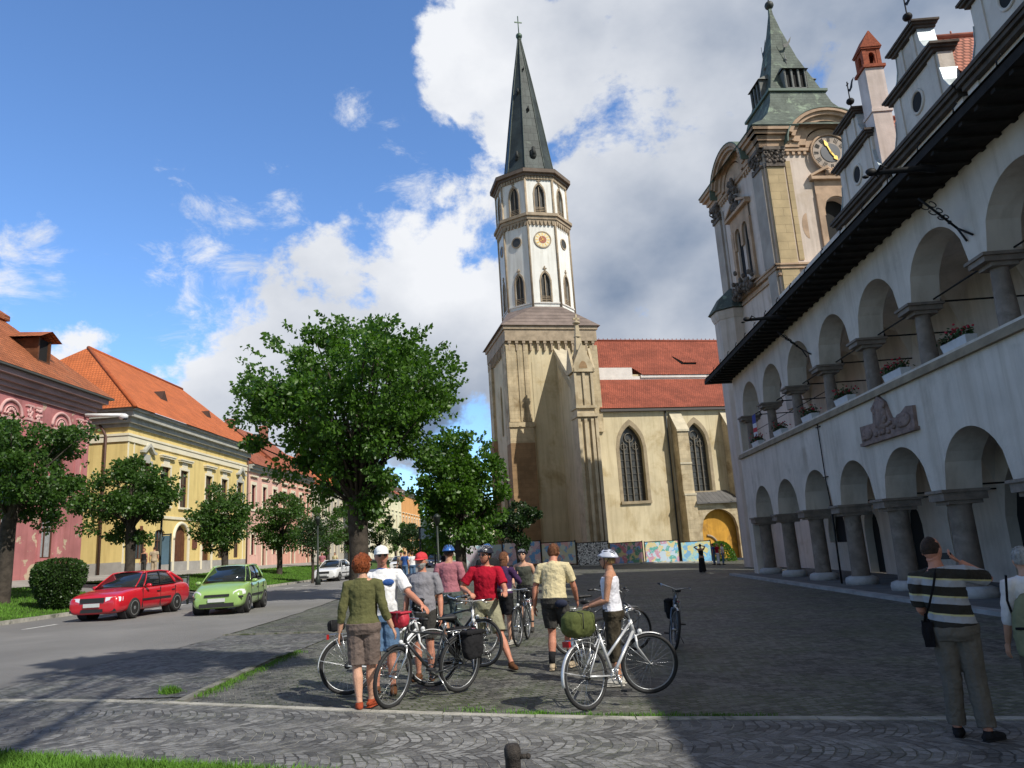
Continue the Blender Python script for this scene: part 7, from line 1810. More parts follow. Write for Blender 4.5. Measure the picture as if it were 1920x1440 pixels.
    for k in 'RL':
        h_, kn, an, td = Lg[k]
        if socks:
            m_ = MB(); m_.path([an, an+(kn-an).normalized()*.16*S], [.044*S, .052*S], 12); m_.build('sock', socks, t)
        if shoes:
            m_ = MB(); f0 = an+V3(0, 0, -.042)*S
            m_.path([f0-td*.085*S, f0-td*.05*S, f0+td*.03*S, f0+td*.11*S+V3(0, 0, -.008), f0+td*.185*S+V3(0, 0, -.018), f0+td*.205*S+V3(0, 0, -.022)], [.022*S, .039*S, .046*S, .046*S, .034*S, .012*S], 12, flat=.80, upv=(0, 0, 1))
            m_.path([an+V3(0, 0, -.03), an+V3(0, 0, .005)], [.046*S, .044*S], 12)
            m_.path([f0-td*.08*S+V3(0, 0, -.036), f0+td*.18*S+V3(0, 0, -.036)], [.040*S, .042*S], 12, flat=.2)
            finish(m_.build('shoe', shoes, t), .006, 2)
    return t, A
def face(px, loc):       # local yaw that faces the camera
    return math.atan2(loc.x, -loc.y)
c_olive = cloth('olive_knit', (.115, .115, .05)); c_brn = cloth('taupe_cotton', (.15, .115, .10)); c_oranges = cloth('rust_leather', (.32, .065, .03)); c_white = cloth('white_cotton', (.75, .75, .76)); c_jean = cloth('blue_denim', (.10, .17, .28)); c_grey = cloth('grey_tee', (.235, .23, .255)); c_red = cloth('red_jersey', (.38, .012, .03)); c_khaki = cloth('sage_khaki', (.29, .28, .19)); c_pink = cloth('pink_check', (.38, .15, .18)); c_slate = cloth('slate_shorts', (.09, .11, .105)); c_yel = cloth('pale_yellow_tee', (.60, .52, .32)); c_blk = cloth('black_cotton', (.02, .02, .022)); c_char = cloth('charcoal_shorts', (.05, .048, .045)); c_purple = cloth('purple_fleece', (.06, .03, .085)); c_camo = cloth('dark_print', (.05, .042, .03), .5); c_beige = cloth('grey_trousers', (.13, .115, .095)); c_tank = cloth('grey_olive_tank', (.08, .085, .07)); c_blue = cloth('blue_cloth', (.04, .10, .30)); c_tan = cloth('tan_cloth', (.42, .34, .24)); c_capred = cloth('red_cap', (.60, .06, .07)); c_sole = cloth('pale_trainer', (.45, .43, .38)); c_sand = cloth('brown_sandal', (.11, .05, .025))
h_red = mat('copper_hair', (.24, .06, .018), .55, .35, 30, 1, 90); h_brown = mat('dark_brown_hair', (.035, .02, .013), .6, .4, 30, 1, 90); h_blond = mat('blond_hair', (.42, .29, .13), .6, .3, 30, 1, 90); h_grey = mat('grey_hair', (.38, .37, .35), .7, .25, 30, 1, 90); h_auburn = mat('auburn_hair', (.16, .065, .03), .6, .35, 30, 1, 90)
def at(px, py): return gpt(px, py)
# striped shirt: bands run in the cloth
def stripes():
    m = bpy.data.materials.new('striped_shirt'); m.use_nodes = True; t = m.node_tree; b = t.nodes['Principled BSDF']; MATS['striped_shirt'] = m
    co = N(t, 'ShaderNodeTexCoord').outputs['Object']; sx = N(t, 'ShaderNodeSeparateXYZ'); t.links.new(co, sx.inputs[0])
    z = math_(t, 'ADD', sx.outputs[2], math_(t, 'MULTIPLY', sx.outputs[0], .10)); z = math_(t, 'ADD', z, math_(t, 'MULTIPLY', noise_(t, co, 5, 2, .5), .02))
    f = math_(t, 'FRACT', math_(t, 'DIVIDE', math_(t, 'ADD', z, .075), .155))
    cr = N(t, 'ShaderNodeValToRGB'); cr.color_ramp.interpolation = 'CONSTANT'; t.links.new(f, cr.inputs[0])
    E_ = cr.color_ramp.elements; E_[0].position = 0; E_[0].color = (.34, .35, .38, 1); E_[1].position = .36; E_[1].color = (.50, .46, .24, 1)
    e = E_.new(.46); e.color = (.022, .019, .014, 1)
    t.links.new(cr.outputs[0], b.inputs['Base Color']); b.inputs['Roughness'].default_value = .95
    bn = N(t, 'ShaderNodeBump'); bn.inputs['Distance'].default_value = .012; t.links.new(noise_(t, co, 18, 4, .6), bn.inputs['Height']); t.links.new(bn.outputs[0], b.inputs['Normal'])
    return m
# 1 redheaded woman seen from behind
L1 = at(684, 1329)
person(L1, math.radians(4), 1.70, 'redheaded woman from behind in olive sweater, taupe knee shorts and rust coloured shoes', c_olive, ('knee', c_brn), c_oranges, ('bob', h_red), None, SK2, hy_=-42, hp=4, female=True, vox=.006, sleeve=1.55, glasses=True,
       arms={'L': ((-.25, -.03, 1.12), (-.29, .02, .86), (1, 0, 0)), 'R': ((.25, -.05, 1.13), (.34, .02, .90), (-1, 0, 0))}, legs={'R': ((.075, .05, .49), (.06, .10, .085), (.35, 1, 0)), 'L': ((-.085, .0, .49), (-.045, -.09, .085), (-.25, 1, 0))}, shirt_hem=.84)
# 2 white capped man
L2 = Vector((-2.18, 9.95, 0)); L2.z = ground_z(L2.x)
t2, A2 = person(L2, math.radians(186), 1.80, 'man in a white cap and white and blue polo shirt reaching for the bicycle handlebar', c_white, ('knee', c_jean), c_sand, ('short', h_grey), ('cap', cloth('white_cap', (.8, .8, .8))), SK3, hy_=14, hp=-6, vox=.007, sleeve=.85, belly=.03, lean=4, glasses=True, collar=c_blue,
       arms={'L': ((-.36, .18, 1.14), (-.52, .30, 1.02), (0, 0, -1)), 'R': ((.25, -.02, 1.14), (.26, .10, .90), (-1, 0, 0))})
mb = MB()
for sg in (-1, 1): mb.ell((sg*.085, .155, 1.36), (.085, .03, .045), 12, 8)
finish(mb.build('chest_panel', c_blue, t2), .01, 1)
# 3 grey shirt man with red cap
L3 = Vector((-1.82, 10.9, 0)); L3.z = ground_z(L3.x)
person(L3, math.radians(172), 1.70, 'bearded man in a red cap and grey tee shirt facing the viewer', c_grey, ('shorts', c_char), c_sand, ('short', h_grey), ('cap', c_capred), SK3, hy_=-6, vox=.008, sleeve=.8, belly=.035, beard=h_grey, shirt_hem=.84)
# 4 man in pink shirt
L4 = Vector((-1.86, 14.2, 0)); L4.z = ground_z(L4.x)
HBL = (simple('helmet_blue', (.04, .14, .42), .3), M_trimb); HBK = (simple('helmet_black', (.02, .022, .035), .3), simple('vent_grey', (.25, .26, .28), .5)); HWH = (simple('helmet_white', (.50, .53, .62), .3), simple('vent_navy', (.03, .035, .06), .5))
person(L4, math.radians(-6), 1.80, 'man from behind in a pink checked shirt, grey shorts and dark blue helmet', c_pink, ('knee', c_slate), c_sole, ('short', h_brown), ('helmet', HBL), SK, hy_=12, vox=.009, sleeve=.8, belly=.02, group=None)
# 5 man in red shirt with bicycle
L5 = Vector((-1.02, 11.95, 0)); L5.z = ground_z(L5.x)
person(L5, math.radians(178), 1.76, 'man in a red jersey, black helmet and sage shorts standing over a silver bicycle', c_red, ('knee', c_khaki), c_sand, ('short', h_brown), ('helmet', HBK), SK3, hy_=-32, hp=-4, vox=.007, sleeve=.75, glasses=True, lean=6, side=-3, shirt_hem=.84, curl=.9,
       arms={'R': ((.36, .08, 1.16), (.16, .34, 1.08), (0, 0, -1)), 'L': ((-.30, .12, 1.18), (-.34, .36, 1.10), (0, 0, -1))}, legs={'L': ((-.20, .12, .50), (-.37, .30, .085), (-.5, 1, 0)), 'R': ((.13, .0, .49), (.16, -.06, .085), (.2, 1, 0))})
# 6 man behind with light blue helmet
L6 = Vector((-1.36, 17.0, 0)); L6.z = ground_z(L6.x)
person(L6, math.radians(-150), 1.82, 'cyclist with bright blue helmet and black vest, mostly hidden behind the man in red', c_blk, ('shorts', c_char), c_sole, ('short', h_brown), ('helmet', HBL), SK, vox=.011, sleeve=.7, collar=cloth('yellow_trim', (.55, .5, .1)))
# 7 woman in purple jacket
L7 = at(950, 1208)
person(L7, math.radians(-28), 1.66, 'woman in a dark purple fleece and black shorts with loose brown hair, seen from behind', c_purple, ('shorts', c_blk), c_sole, ('long', h_auburn), None, SK2, hy_=-25, hp=-12, female=True, vox=.009, sleeve=1.9, lean=6,
       arms={'R': ((.26, .16, 1.20), (.10, .34, 1.30), (0, 0, 1)), 'L': ((-.26, .05, 1.14), (-.20, .22, 1.0), (1, 0, 0))})
mb = MB()
# 8 woman with black helmet
L8 = at(990, 1184)
person(L8, math.radians(168), 1.70, 'woman in a black helmet, grey tank top and black shorts facing the viewer', c_tank, ('shorts', c_blk), c_char, ('short', h_brown), ('helmet', HBK), SK2, hy_=8, hp=-22, female=True, vox=.009, tank=True, lean=10, glasses=True,
       arms={'L': ((-.26, .0, 1.14), (-.30, .12, .92), (1, 0, 0)), 'R': ((.24, .14, 1.14), (.18, .34, 1.04), (-1, 0, 0))})
# 9 man in pale yellow tee shirt
L9 = at(1048, 1254)
person(L9, math.radians(-14), 1.80, 'man from behind in a pale yellow tee shirt, charcoal shorts and dark ankle socks', c_yel, ('shorts', c_char), c_tan, ('short', h_auburn), None, SK3, hy_=0, hp=-30, vox=.006, sleeve=.72, lean=12, socks=c_blk, headfwd=.02, shirt_hem=.84,
       arms={'L': ((-.30, .06, 1.10), (-.32, .08, .85), (1, 0, 0)), 'R': ((.27, .16, 1.12), (.27, .30, .92), (-1, 0, 0))}, legs={'L': ((-.07, .03, .49), (-.07, -.10, .085), (-.1, 1, 0)), 'R': ((.13, .16, .51), (.16, .13, .085), (.3, 1, 0))})
# 10 woman with white helmet in profile
L10 = at(1160, 1284)
person(L10, math.radians(78), 1.66, 'woman in profile with a white helmet and white sleeveless top holding a bicycle', cloth('white_tank', (.66, .66, .72)), ('capri', c_camo), c_sole, ('short', h_blond), ('helmet', HWH), SK, hy_=-6, hp=-4, female=True, vox=.006, tank=True, glasses=True, shirt_hem=.88, curl=.9,
       arms={'L': ((-.20, .04, 1.14), (-.16, .24, 1.06), (0, 0, -1)), 'R': ((.22, .10, 1.13), (.12, .32, 1.06), (0, 0, -1))})
# 11 man in striped polo raising a camera
L11 = at(1826, 1386)
t11, A11 = person(L11, math.radians(-24), 1.74, 'man in a cream and brown striped polo shirt holding a camera up to his face', stripes(), ('long', c_beige), c_blk, ('bald', h_brown), None, SK3, hy_=-28, hp=16, vox=.005, sleeve=.85, belly=.02, lean=-4, side=-6, collar=cloth('cream_collar', (.36, .33, .22)), shirt_hem=.84, curl=.75,
       arms={'R': ((.36, .16, 1.36), (.0, .20, 1.63), (-.3, .1, .8)), 'L': ((-.24, .06, 1.12), (-.16, .26, 1.02), (1, 0, 0))}, legs={'L': ((-.09, .02, .49), (-.11, .04, .085), (.15, 1, 0)), 'R': ((.10, .0, .49), (.12, -.06, .085), (.75, 1, 0))})
# small camera, shoulder bag
def world_pt(t, p): return Matrix.Translation(t.location) @ Matrix.Rotation(t.rotation_euler.z, 4, 'Z') @ Vector(p)
wpt = world_pt(t11, A11['R'][2]); hd = (A11['R'][2]-A11['R'][1]).normalized(); cpt = world_pt(t11, A11['R'][2]+hd*.10+V3(-.03, .03, .0))
t = empty('camera', tuple(cpt), 'small dark compact camera held to the face of the man in stripes', 'camera', t11.rotation_euler.z-.4)
mb = MB(); mb.box(-.05, .05, -.012, .018, -.03, .03); mb.build('camera_body', M_trimb, t); mb = MB(); mb.T = Matrix.Rotation(-PI/2, 4, 'X'); mb.lathe([(.02, .018), (.02, .04), (.015, .045)], n=12); mb.build('lens', M_trimb, t)
t = empty('shoulder_bag', tuple(world_pt(t11, (-.21, -.02, .90))), 'black shoulder bag on a long strap at the hip of the man in stripes', 'bag', t11.rotation_euler.z)
mb = MB(); mb.ell((0, 0, 0), (.055, .10, .125), 16, 12); mb.box(-.045, .04, -.085, .085, -.115, .10); mb.build('pouch', cloth('black_nylon', (.012, .012, .014)), t)
mb = MB()
sp = [(-.02, -.06, .10), (.05, -.145, .28), (.10, -.160, .42), (.13, -.135, .52), (.17, -.06, .60), (.17, .05, .575), (.10, .13, .42), (.03, .14, .25), (-.01, .06, .10)]
mb.path(sp, .014, 6, flat=.4); mb.build('strap', cloth('black_nylon', ()), t)
# 12 woman at the right edge with a green backpack
L12 = at(1985, 1385)
t12, A12 = person(L12, math.radians(-8), 1.62, 'grey haired woman cut off by the right edge, wearing a white shirt', c_white, ('long', c_beige), c_char, ('short', h_grey), None, SK2, hy_=-10, female=True, vox=.008, sleeve=1.3)
bp = world_pt(t12, (-.12, -.24, .98))
t = empty('backpack', tuple(bp), 'sage green backpack with a flap at the right edge of the square', 'backpack', t12.rotation_euler.z)
mb = MB(); mb.loft([[(x*w, y*d-.0, z) for x, y in [(math.cos(2*PI*i/16), math.sin(2*PI*i/16)) for i in range(16)]] for z, w, d in ((-.27, .12, .06), (-.25, .16, .085), (-.10, .175, .11), (.10, .15, .10), (.2, .11, .08), (.26, .05, .05))]); finish(mb.build('pack', cloth('sage_canvas', (.19, .20, .125)), t), .01, 2, .02)
mb = MB(); mb.loft([[(x*w, y*d-.05, z) for x, y in [(math.cos(2*PI*i/12), math.sin(2*PI*i/12)) for i in range(12)]] for z, w, d in ((-.22, .11, .06), (-.12, .13, .09), (-.02, .125, .085), (.0, .10, .05))]); mb.build('pocket', cloth('sage_canvas', ()), t)
mb = MB(); mb.path([(-.17, -.06, -.02), (0, -.15, -.015), (.17, -.06, -.02)], .012, 6); mb.path([(-.10, .07, -.05), (-.12, .12, .20), (-.10, .10, .42)], .02, 6, flat=.4); mb.build('strap', cloth('black_nylon', ()), t)
# distant people
def far(px, py, rz, H, label, tp, bt, hr=('short', h_brown), **k):
    p = at(px, py); k.setdefault('vox', .016); return person(p, math.radians(rz), H, label, tp, bt, c_char, hr, **k)
far(1318, 1073, 10, 1.64, 'woman in a long black dress lifting both arms before the painted hoarding', None, None, ('short', h_brown), female=True, skirt=c_blk, arms={'R': ((.30, .08, 1.52), (.10, .16, 1.66), (0, 0, 1)), 'L': ((-.30, .08, 1.52), (-.10, .16, 1.66), (0, 0, 1))}, vox=.012)
far(1340, 1059, 60, 1.70, 'distant walker in blue at the left of the trio by the green shrub', c_blue, ('long', c_jean))
far(1348, 1059, -70, 1.72, 'distant walker in a red top in the middle of the trio by the green shrub', c_red, ('long', c_white), ('short', h_blond))
far(1357, 1059, -100, 1.70, 'distant walker in a white top at the right of the trio by the green shrub', c_white, ('long', c_jean))
def farY(px, Y, rz, H, label, tp, bt, hr=('short', h_brown), **k):
    p = tpos(px, Y); p.z += .1 if p.x < -17 else 0; return person(p, math.radians(rz), H, label, tp, bt, c_char, hr, vox=.016, **k)
farY(270, 47.5, 170, 1.70, 'passer-by in a black sleeveless top before the yellow house, behind the red car', c_blk, ('long', c_char), ('short', h_auburn), tank=True, female=True)
farY(289, 48.0, 10, 1.80, 'passer-by in a pale shirt and pale trousers beside the dark one, before the yellow house', c_tan, ('long', c_tan))
farY(604, 62.0, 180, 1.75, 'pedestrian in pink on the far pavement, left of the white car', c_pink, ('long', c_tan))
farY(628, 66.0, 160, 1.72, 'pedestrian in a yellow top on the far pavement above the white car', c_yel, ('knee', c_tan))
FG = [(752, 48, 170, 1.75, 'distant walker in tan, leftmost of the group behind the red cap', c_tan, c_char), (759, 47, -20, 1.78, 'distant walker in dark blue within the group behind the red cap', c_blue, c_jean), (766, 49, 180, 1.70, 'distant walker in white within the group behind the red cap', c_white, c_tan),
      (773, 47, 10, 1.74, 'distant walker in a white top and blue jeans beside the red cap', c_white, c_jean), (836, 41, 170, 1.75, 'distant walker in dark clothes just left of the man in pink', c_blk, c_char), (842, 60, 160, 1.75, 'distant walker in a light top behind the man in pink', c_tan, c_blue)]
for (px, Y, rz, H, lab, a, b) in FG: farY(px, Y, rz, H, lab, a, ('long', b))
# ------------------------------------------------------------------ bicycles
M_rub = simple('bike_tyre', (.016, .016, .017), .75); M_alu = simple('polished_alloy', (.55, .56, .57), .25, .85); M_sad = simple('saddle_black', (.014, .014, .015), .55); M_sil = simple('silver_frame', (.62, .63, .64), .3, .35, .5, .5); M_wfr = simple('white_frame', (.70, .71, .72), .3, .1, .5, .5); M_dfr = simple('anthracite_frame', (.03, .033, .038), .3, .3, .5, .5); M_gfr = simple('grey_green_frame', (.10, .13, .12), .35, .3)
def bike(rear, hd, label, fm, steer=0, lean=5, ladies=False, bars='flat', fork=None, rack=True, guards=None, crank=25, saddle_h=.93, stand=True, tyre=None, group='touring bicycles on the square'):
    """rear = world contact point of the rear wheel, hd = heading in degrees (0 = +x, 90 = away)"""
    t = empty('bicycle', tuple(rear), label, 'bicycle', math.radians(hd), group); t.rotation_euler = (math.radians(-lean), 0, math.radians(hd))
    fork = fork or fm; guards = guards or M_alu; tyre = tyre or M_rub
    R, r = .345, .33; rh = Vector((0, 0, R)); fh = Vector((1.07, 0, R)); bbk = Vector((.45, 0, .29)); st = Vector((.29, 0, .76)); ht = Vector((.86, 0, .86)); hb = Vector((.90, 0, .70)); ax = (ht-hb).normalized()
    SM = Matrix.Translation(hb) @ Matrix.Rotation(math.radians(steer), 4, ax) @ Matrix.Translation(-hb)
    def wheel(c, T, rear_):
        mb = MB(T); mb.torus(c, .325, .0225, (0, 1, 0), 44, 8); w = mb.build('wheel', tyre, t)
        mb = MB(T); mb.torus(c, .298, .0085, (0, 1, 0), 44, 6); mb.build('rim', simple('bike_rim', (.34, .35, .36), .4, .7), w)
        mb = MB(T); mb.path([c+V3(0, -.05, 0), c+V3(0, .05, 0)], .018, 8)
        for k in range(28):
            a = 2*PI*k/28; s_ = .028 if k % 2 else -.028; b = a+(.35 if k % 4 < 2 else -.35)
            mb.path([c+V3(.02*math.cos(b), s_, .02*math.sin(b)), c+V3(.30*math.cos(a), 0, .30*math.sin(a))], .0014, 3, cap=False)
        mb.build('spokes', M_alu, w)
        if rear_:
            mb = MB(T); mb.path([c+V3(0, -.045, 0), c+V3(0, -.030, 0)], .04, 14); mb.build('sprockets', M_trimb, w)
    wheel(rh, Matrix.Identity(4), True); wheel(fh, SM, False)
    mb = MB()
    if ladies:
        t1 = Vector((.36, 0, .50)); mb.path([hb+ax*.03, bbk], .0185, 10); mb.path([ht-ax*.03, st.lerp(bbk, .55)], .016, 10)
    else: mb.path([hb+ax*.03, bbk], .0185, 10); mb.path([ht-ax*.03, st-V3(-.01, 0, .03)], .015, 10)
    mb.path([bbk, st], .0165, 10); mb.path([ht, hb], .021, 10); mb.path([bbk+V3(0, -.04, 0), bbk+V3(0, .04, 0)], .024, 10)
    for sg in (-1, 1): mb.path([bbk+V3(0, sg*.02, 0), rh+V3(0, sg*.058, 0)], [.011, .009], 8); mb.path([st+V3(-.0, sg*.015, -.05), rh+V3(0, sg*.058, 0)], [.009, .008], 8)
    mb.build('frame', fm, t)
    mb = MB(SM); cr = hb-ax*.03
    for sg in (-1, 1): mb.path([cr+V3(0, sg*.045, 0), cr+V3(.015, sg*.052, -.12), fh+V3(0, sg*.055, .0)], [.015, .014, .010], 8)
    mb.path([cr+V3(0, -.05, 0), cr+V3(0, .05, 0)], .017, 8); mb.build('fork', fork, t)
    mb = MB(); mb.path([st, st+(st-bbk).normalized()*.13], .013, 8); mb.build('seat_post', M_alu, t)
    sp = st+(st-bbk).normalized()*.15
    mb = MB(); mb.loft([[tuple(sp+V3(x, w*math.cos(a), .02+h*math.sin(a))) for a in [2*PI*i/12 for i in range(12)]] for x, w, h in ((-.13, .05, .022), (-.11, .085, .034), (-.05, .082, .034), (.03, .038, .026), (.12, .020, .020), (.15, .012, .012))]); mb.build('saddle', M_sad, t)
    hs_ = ht+ax*.12
    mb = MB(SM); mb.path([ht, hs_, hs_+V3(.06, 0, .01)], .014, 8); c_ = hs_+V3(.06, 0, .01)
    if bars == 'flat': P_ = [c_+V3(-.03, s*.29, .02) for s in (-1,)]+[c_+V3(0, -.12, .01), c_, c_+V3(0, .12, .01)]+[c_+V3(-.03, .29, .02)]
    else: P_ = [c_+V3(-.17, -.28, .06), c_+V3(-.05, -.25, .06), c_+V3(.03, -.10, .03), c_, c_+V3(.03, .10, .03), c_+V3(-.05, .25, .06), c_+V3(-.17, .28, .06)]
    mb.path(P_, .0115, 8); h_ = mb.build('handlebar', M_alu, t)
    for e, n_ in ((P_[0], P_[1]), (P_[-1], P_[-2])):
        mb = MB(SM); mb.path([e, e+(n_-e).normalized()*.11], .017, 8); mb.build('grip', M_sad, h_)
        mb = MB(SM); q = e+(n_-e).normalized()*.14; mb.path([q, q+V3(.05, 0, -.02), q+V3(.045, (e-q).y*.7, -.04)], .006, 5); mb.build('brake_lever', M_alu, h_)
    mb = MB(SM); mb.path([c_+V3(.0, .04, 0), c_+V3(.09, .03, -.05), cr+V3(.04, .0, .05)], .004, 5); mb.path([c_+V3(0, -.06, 0), c_+V3(.08, -.05, -.10), ht+V3(.02, -.02, -.05)], .004, 5); mb.build('cables', M_trimb, t)
    mb = MB(); mb.T = Matrix.Translation(bbk) @ Matrix.Rotation(math.radians(crank), 4, 'Y')
    mb.torus((0, -.058, 0), .092, .006, (0, 1, 0), 30, 6); 
    for k in range(5): a = 2*PI*k/5; mb.path([(0, -.058, 0), (.09*math.cos(a), -.058, .09*math.sin(a))], .008, 5)
    mb.path([(0, -.075, 0), (.165, -.085, 0)], .011, 8); mb.path([(0, .06, 0), (-.165, .085, 0)], .011, 8); ck = mb.build('crankset', M_alu, t)
    for x, y in ((.165, -.135), (-.165, .135)):
        p = bbk+(Matrix.Rotation(math.radians(crank), 3, 'Y') @ Vector((x, 0, 0))); mb = MB(); mb.box(p.x-.045, p.x+.045, y-.045, y+.045, p.z-.012, p.z+.012); mb.build('pedal', M_trimb, ck)
    mb = MB(); mb.path([bbk+V3(0, -.058, .09), rh+V3(0, -.04, .04)], .005, 4); mb.path([bbk+V3(0, -.058, -.09), rh+V3(0, -.04, -.05)], .005, 4); mb.build('chain', M_trimb, t)
    for c, T, a0, a1 in ((rh, Matrix.Identity(4), -1.75, .62), (fh, SM, -1.15, .45)):
        mb = MB(T); n = 18; rings = []
        for i in range(n+1):
            a = PI/2-(a0+(a1-a0)*i/n); d_ = V3(math.cos(a), 0, math.sin(a)); o_ = c+d_*.365
            rings.append([tuple(o_+V3(0, w, 0)+d_*h) for w, h in ((-.026, -.010), (-.015, .0), (.015, .0), (.026, -.010), (.015, -.004), (-.015, -.004))])
        mb.loft(rings); 
        for sg in (-1, 1): mb.path([c+V3(0, sg*.05, 0), c+V3(math.cos(PI/2-a0*.75)*.36, sg*.024, math.sin(PI/2-a0*.75)*.36)], .003, 4)
        mb.build('mudguard', guards, t)
    if rack:
        mb = MB(); z = .74
        for sg in (-1, 1): mb.path([(.22, sg*.04, z), (.05, sg*.06, z), (-.22, sg*.06, z)], .006, 6); mb.path([(-.16, sg*.06, z), (-.01, sg*.065, R)], .0055, 6); mb.path([(.08, sg*.06, z), (.0, sg*.065, R)], .0055, 6); mb.path([(-.06, sg*.06, z), (-.005, sg*.065, R+.02)], .005, 6)
        for x in (-.21, -.08, .06): mb.path([(x, -.06, z), (x, .06, z)], .0055, 6)
        mb.build('luggage_rack', M_alu, t)
        mb = MB(); mb.box(-.255, -.225, -.05, .05, z-.06, z+.0); mb.build('rear_lamp', simple('rear_lamp_red', (.35, .01, .01), .3), t)
    if stand:
        mb = MB(); mb.path([bbk+V3(-.06, .03, -.02), (bbk.x-.16, .03+.0+.12, .01+.02)], .008, 6); mb.build('kickstand', M_alu, t)
    mb = MB(SM); mb.ell(hb+V3(.07, 0, .02), (.03, .03, .03), 10, 8); mb.build('front_lamp', M_lamp, t)
    t['_'] = 0; del t['_']
    return t
def lw(t, p): return t.matrix_basis @ Vector(p) if False else (Matrix.Translation(t.location) @ t.rotation_euler.to_matrix().to_4x4()) @ Vector(p)
def bag(loc, rot, label, m, r=(.15, .09, .17), name='pannier', cat='bag', flap=True, group=None):
    t = empty(name, tuple(loc), label, cat, 0, group); t.rotation_euler = rot
    mb = MB(); n = 14; rings = []
    for j in range(9):
        u = -1+2*j/8; k = (1-abs(u)**3.5*.35)
        rings.append([tuple((r[0]*k*abs(math.cos(a))**.6*math.copysign(1, math.cos(a)), r[1]*k*abs(math.sin(a))**.6*math.copysign(1, math.sin(a)), r[2]*u)) for a in [2*PI*i/18 for i in range(18)]])
    mb.loft(rings); finish(mb.build('pouch', m, t), .01, 3, .03)
    if flap: mb = MB(); mb.box(-r[0]*1.0, r[0]*1.0, -r[1]*1.08, r[1]*1.08, r[2]*.72, r[2]*1.02); o = mb.build('flap', m, t); bv_ = o.modifiers.new('b', 'BEVEL'); bv_.width = .02; bv_.segments = 3
    mb = MB()
    for x in (-r[0]*.5, r[0]*.5): mb.path([(x, -r[1]*1.12, -r[2]*.3), (x, -r[1]*1.12, r[2]*.9), (x, 0, r[2]*1.08), (x, r[1]*1.1, r[2]*.7)], .008, 5, flat=.5)
    mb.build('strap', M_trimb, t)
    return t
A_ = bike(at(1105, 1332), 44, 'silver low frame touring bicycle with its front wheel turned, standing nearest on the right', M_sil, steer=-38, lean=3, ladies=True, guards=M_sil, crank=75)
m_green = cloth('moss_green_canvas', (.085, .10, .035), .2)
b = bag(lw(A_, (-.02, 0, .90)), (0, 0, 0), 'moss green duffel bag strapped on the rack of the silver bicycle', m_green, (.24, .13, .135), 'duffel_bag', flap=False); b.rotation_euler = (0, .05, math.radians(44+10))
B_ = bike(at(862, 1297), 229, 'dark touring bicycle on its kickstand in the centre, front wheel turned to the viewer', M_dfr, steer=14, lean=5, crank=150, fork=M_alu, guards=M_trimb)
bag(lw(B_, (-.08, .14, .58)), (0, 0, math.radians(229)), 'black pannier on the near side of the dark centre bicycle', c_blk, (.16, .08, .17), group=None)
bag(lw(B_, (-.10, -.14, .58)), (0, 0, math.radians(229)), 'black pannier on the far side of the dark centre bicycle', c_blk, (.16, .08, .17), group=None)
bag(lw(B_, (.98, 0, .98)), (0, 0, math.radians(319)), 'red and black handlebar bag on the dark centre bicycle', simple('bag_red', (.42, .02, .04), .6), (.13, .08, .09), 'handlebar_bag')
C_ = bike(at(652, 1303), 14, 'white touring bicycle behind the redheaded woman, its rear wheel to the left', M_wfr, lean=4, ladies=True, crank=20, guards=M_wfr)
bag(lw(C_, (.92, 0, 1.02)), (0, 0, math.radians(14)), 'small black handlebar bag on the white bicycle by the red one', c_blk, (.08, .12, .08), 'handlebar_bag')
bag(lw(C_, (-.14, 0, .84)), (0, 0, math.radians(14)), 'small dark rack bag with a red reflector, left of the redheaded woman', c_blk, (.11, .07, .07), 'rack_bag', flap=False)
D_ = bike(Vector((-1.15, 13.3, ground_z(-1.15))), 238, 'grey green bicycle with high handlebars standing behind the dark centre one', M_gfr, steer=-10, lean=4, bars='swept', guards=M_alu)
D2 = bike(Vector((-2.0, 12.3, ground_z(-2.0))), -32, 'dark bicycle behind the man in grey, seen by its silver mudguard', M_dfr, steer=6, lean=4, guards=M_alu)
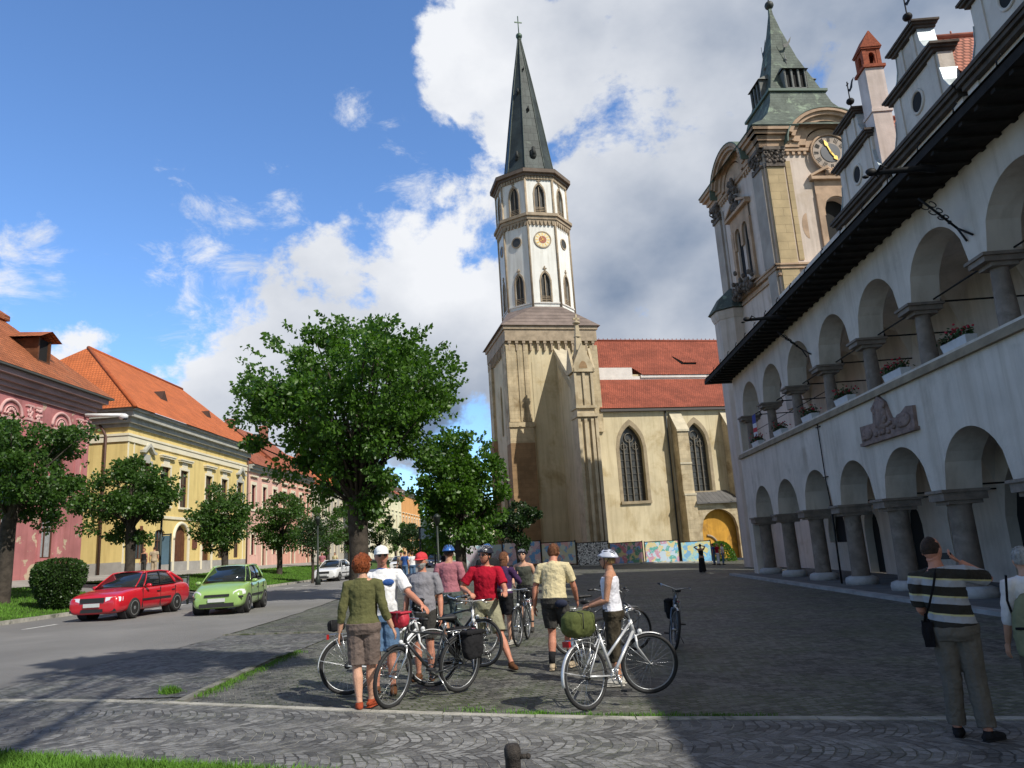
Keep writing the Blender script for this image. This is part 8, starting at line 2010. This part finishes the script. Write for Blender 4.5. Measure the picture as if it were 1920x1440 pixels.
E_ = bike(Vector((-1.22, 12.45, ground_z(-1.22))), 272, 'silver bicycle pointing at the viewer, held by the man in the red jersey', M_wfr, steer=8, lean=0, fork=M_wfr, bars='flat', stand=False)
F_ = bike(Vector((-.52, 15.4, ground_z(-.5))), 262, 'black bicycle pointing at the viewer, beside the woman in purple', M_dfr, steer=-6, lean=2, stand=False)
G_ = bike(Vector((.45, 11.6, ground_z(.45))), 58, 'black bicycle pushed by the man in the pale yellow tee shirt', M_dfr, steer=-15, lean=2, bars='swept', stand=False)
bag(lw(G_, (1.0, 0, 1.02)), (0, 0, math.radians(58)), 'black handlebar bag in front of the man in the pale yellow tee shirt', c_blk, (.10, .14, .10), 'handlebar_bag')
H_ = bike(Vector((2.20, 14.4, ground_z(2.2))), 258, 'dark blue bicycle standing apart in the shade on the right of the group', simple('steel_blue_frame', (.10, .15, .22), .3, .4), steer=16, lean=7, bars='swept')
bag(lw(H_, (.0, -.13, .58)), (0, 0, math.radians(256)), 'black pannier on the bicycle standing apart in the shade', c_blk, (.14, .07, .17))
I_ = bike(Vector((.30, 12.9, ground_z(.30))), 14, 'dark bicycle behind the woman with the white helmet', M_dfr, steer=10, lean=2, stand=False, bars='flat')
# waist bag on the woman in purple
t = empty('belt_bag', tuple(L7+V3(0, 0, .98)), 'white belt with a small black pouch round the waist of the woman in purple', 'bag', math.radians(-28))
mb = MB(); mb.loft([ellring(V3(0, .0, z), .178, .145, Matrix.Identity(3), 20) for z in (-.018, .018)], cap=False); mb.build('belt', c_white, t)
mb = MB(); mb.ell((-.05, -.16, 0), (.09, .04, .05), 12, 8); mb.build('pouch', c_blk, t)
t = empty('belt_bag', tuple(L9+V3(.05, -.12, .93)), 'dark waist pouch of the man in the pale yellow tee shirt', 'bag', math.radians(-14))
mb = MB(); mb.ell((0.06, -.04, 0), (.10, .05, .06), 12, 8); mb.build('pouch', cloth('navy_pouch', (.03, .035, .06)), t)
mb = MB(); mb.path([(-.12, .0, .02), (0.0, -.03, .02), (.17, .02, .02)], .01, 5); mb.build('belt', c_blk, t)
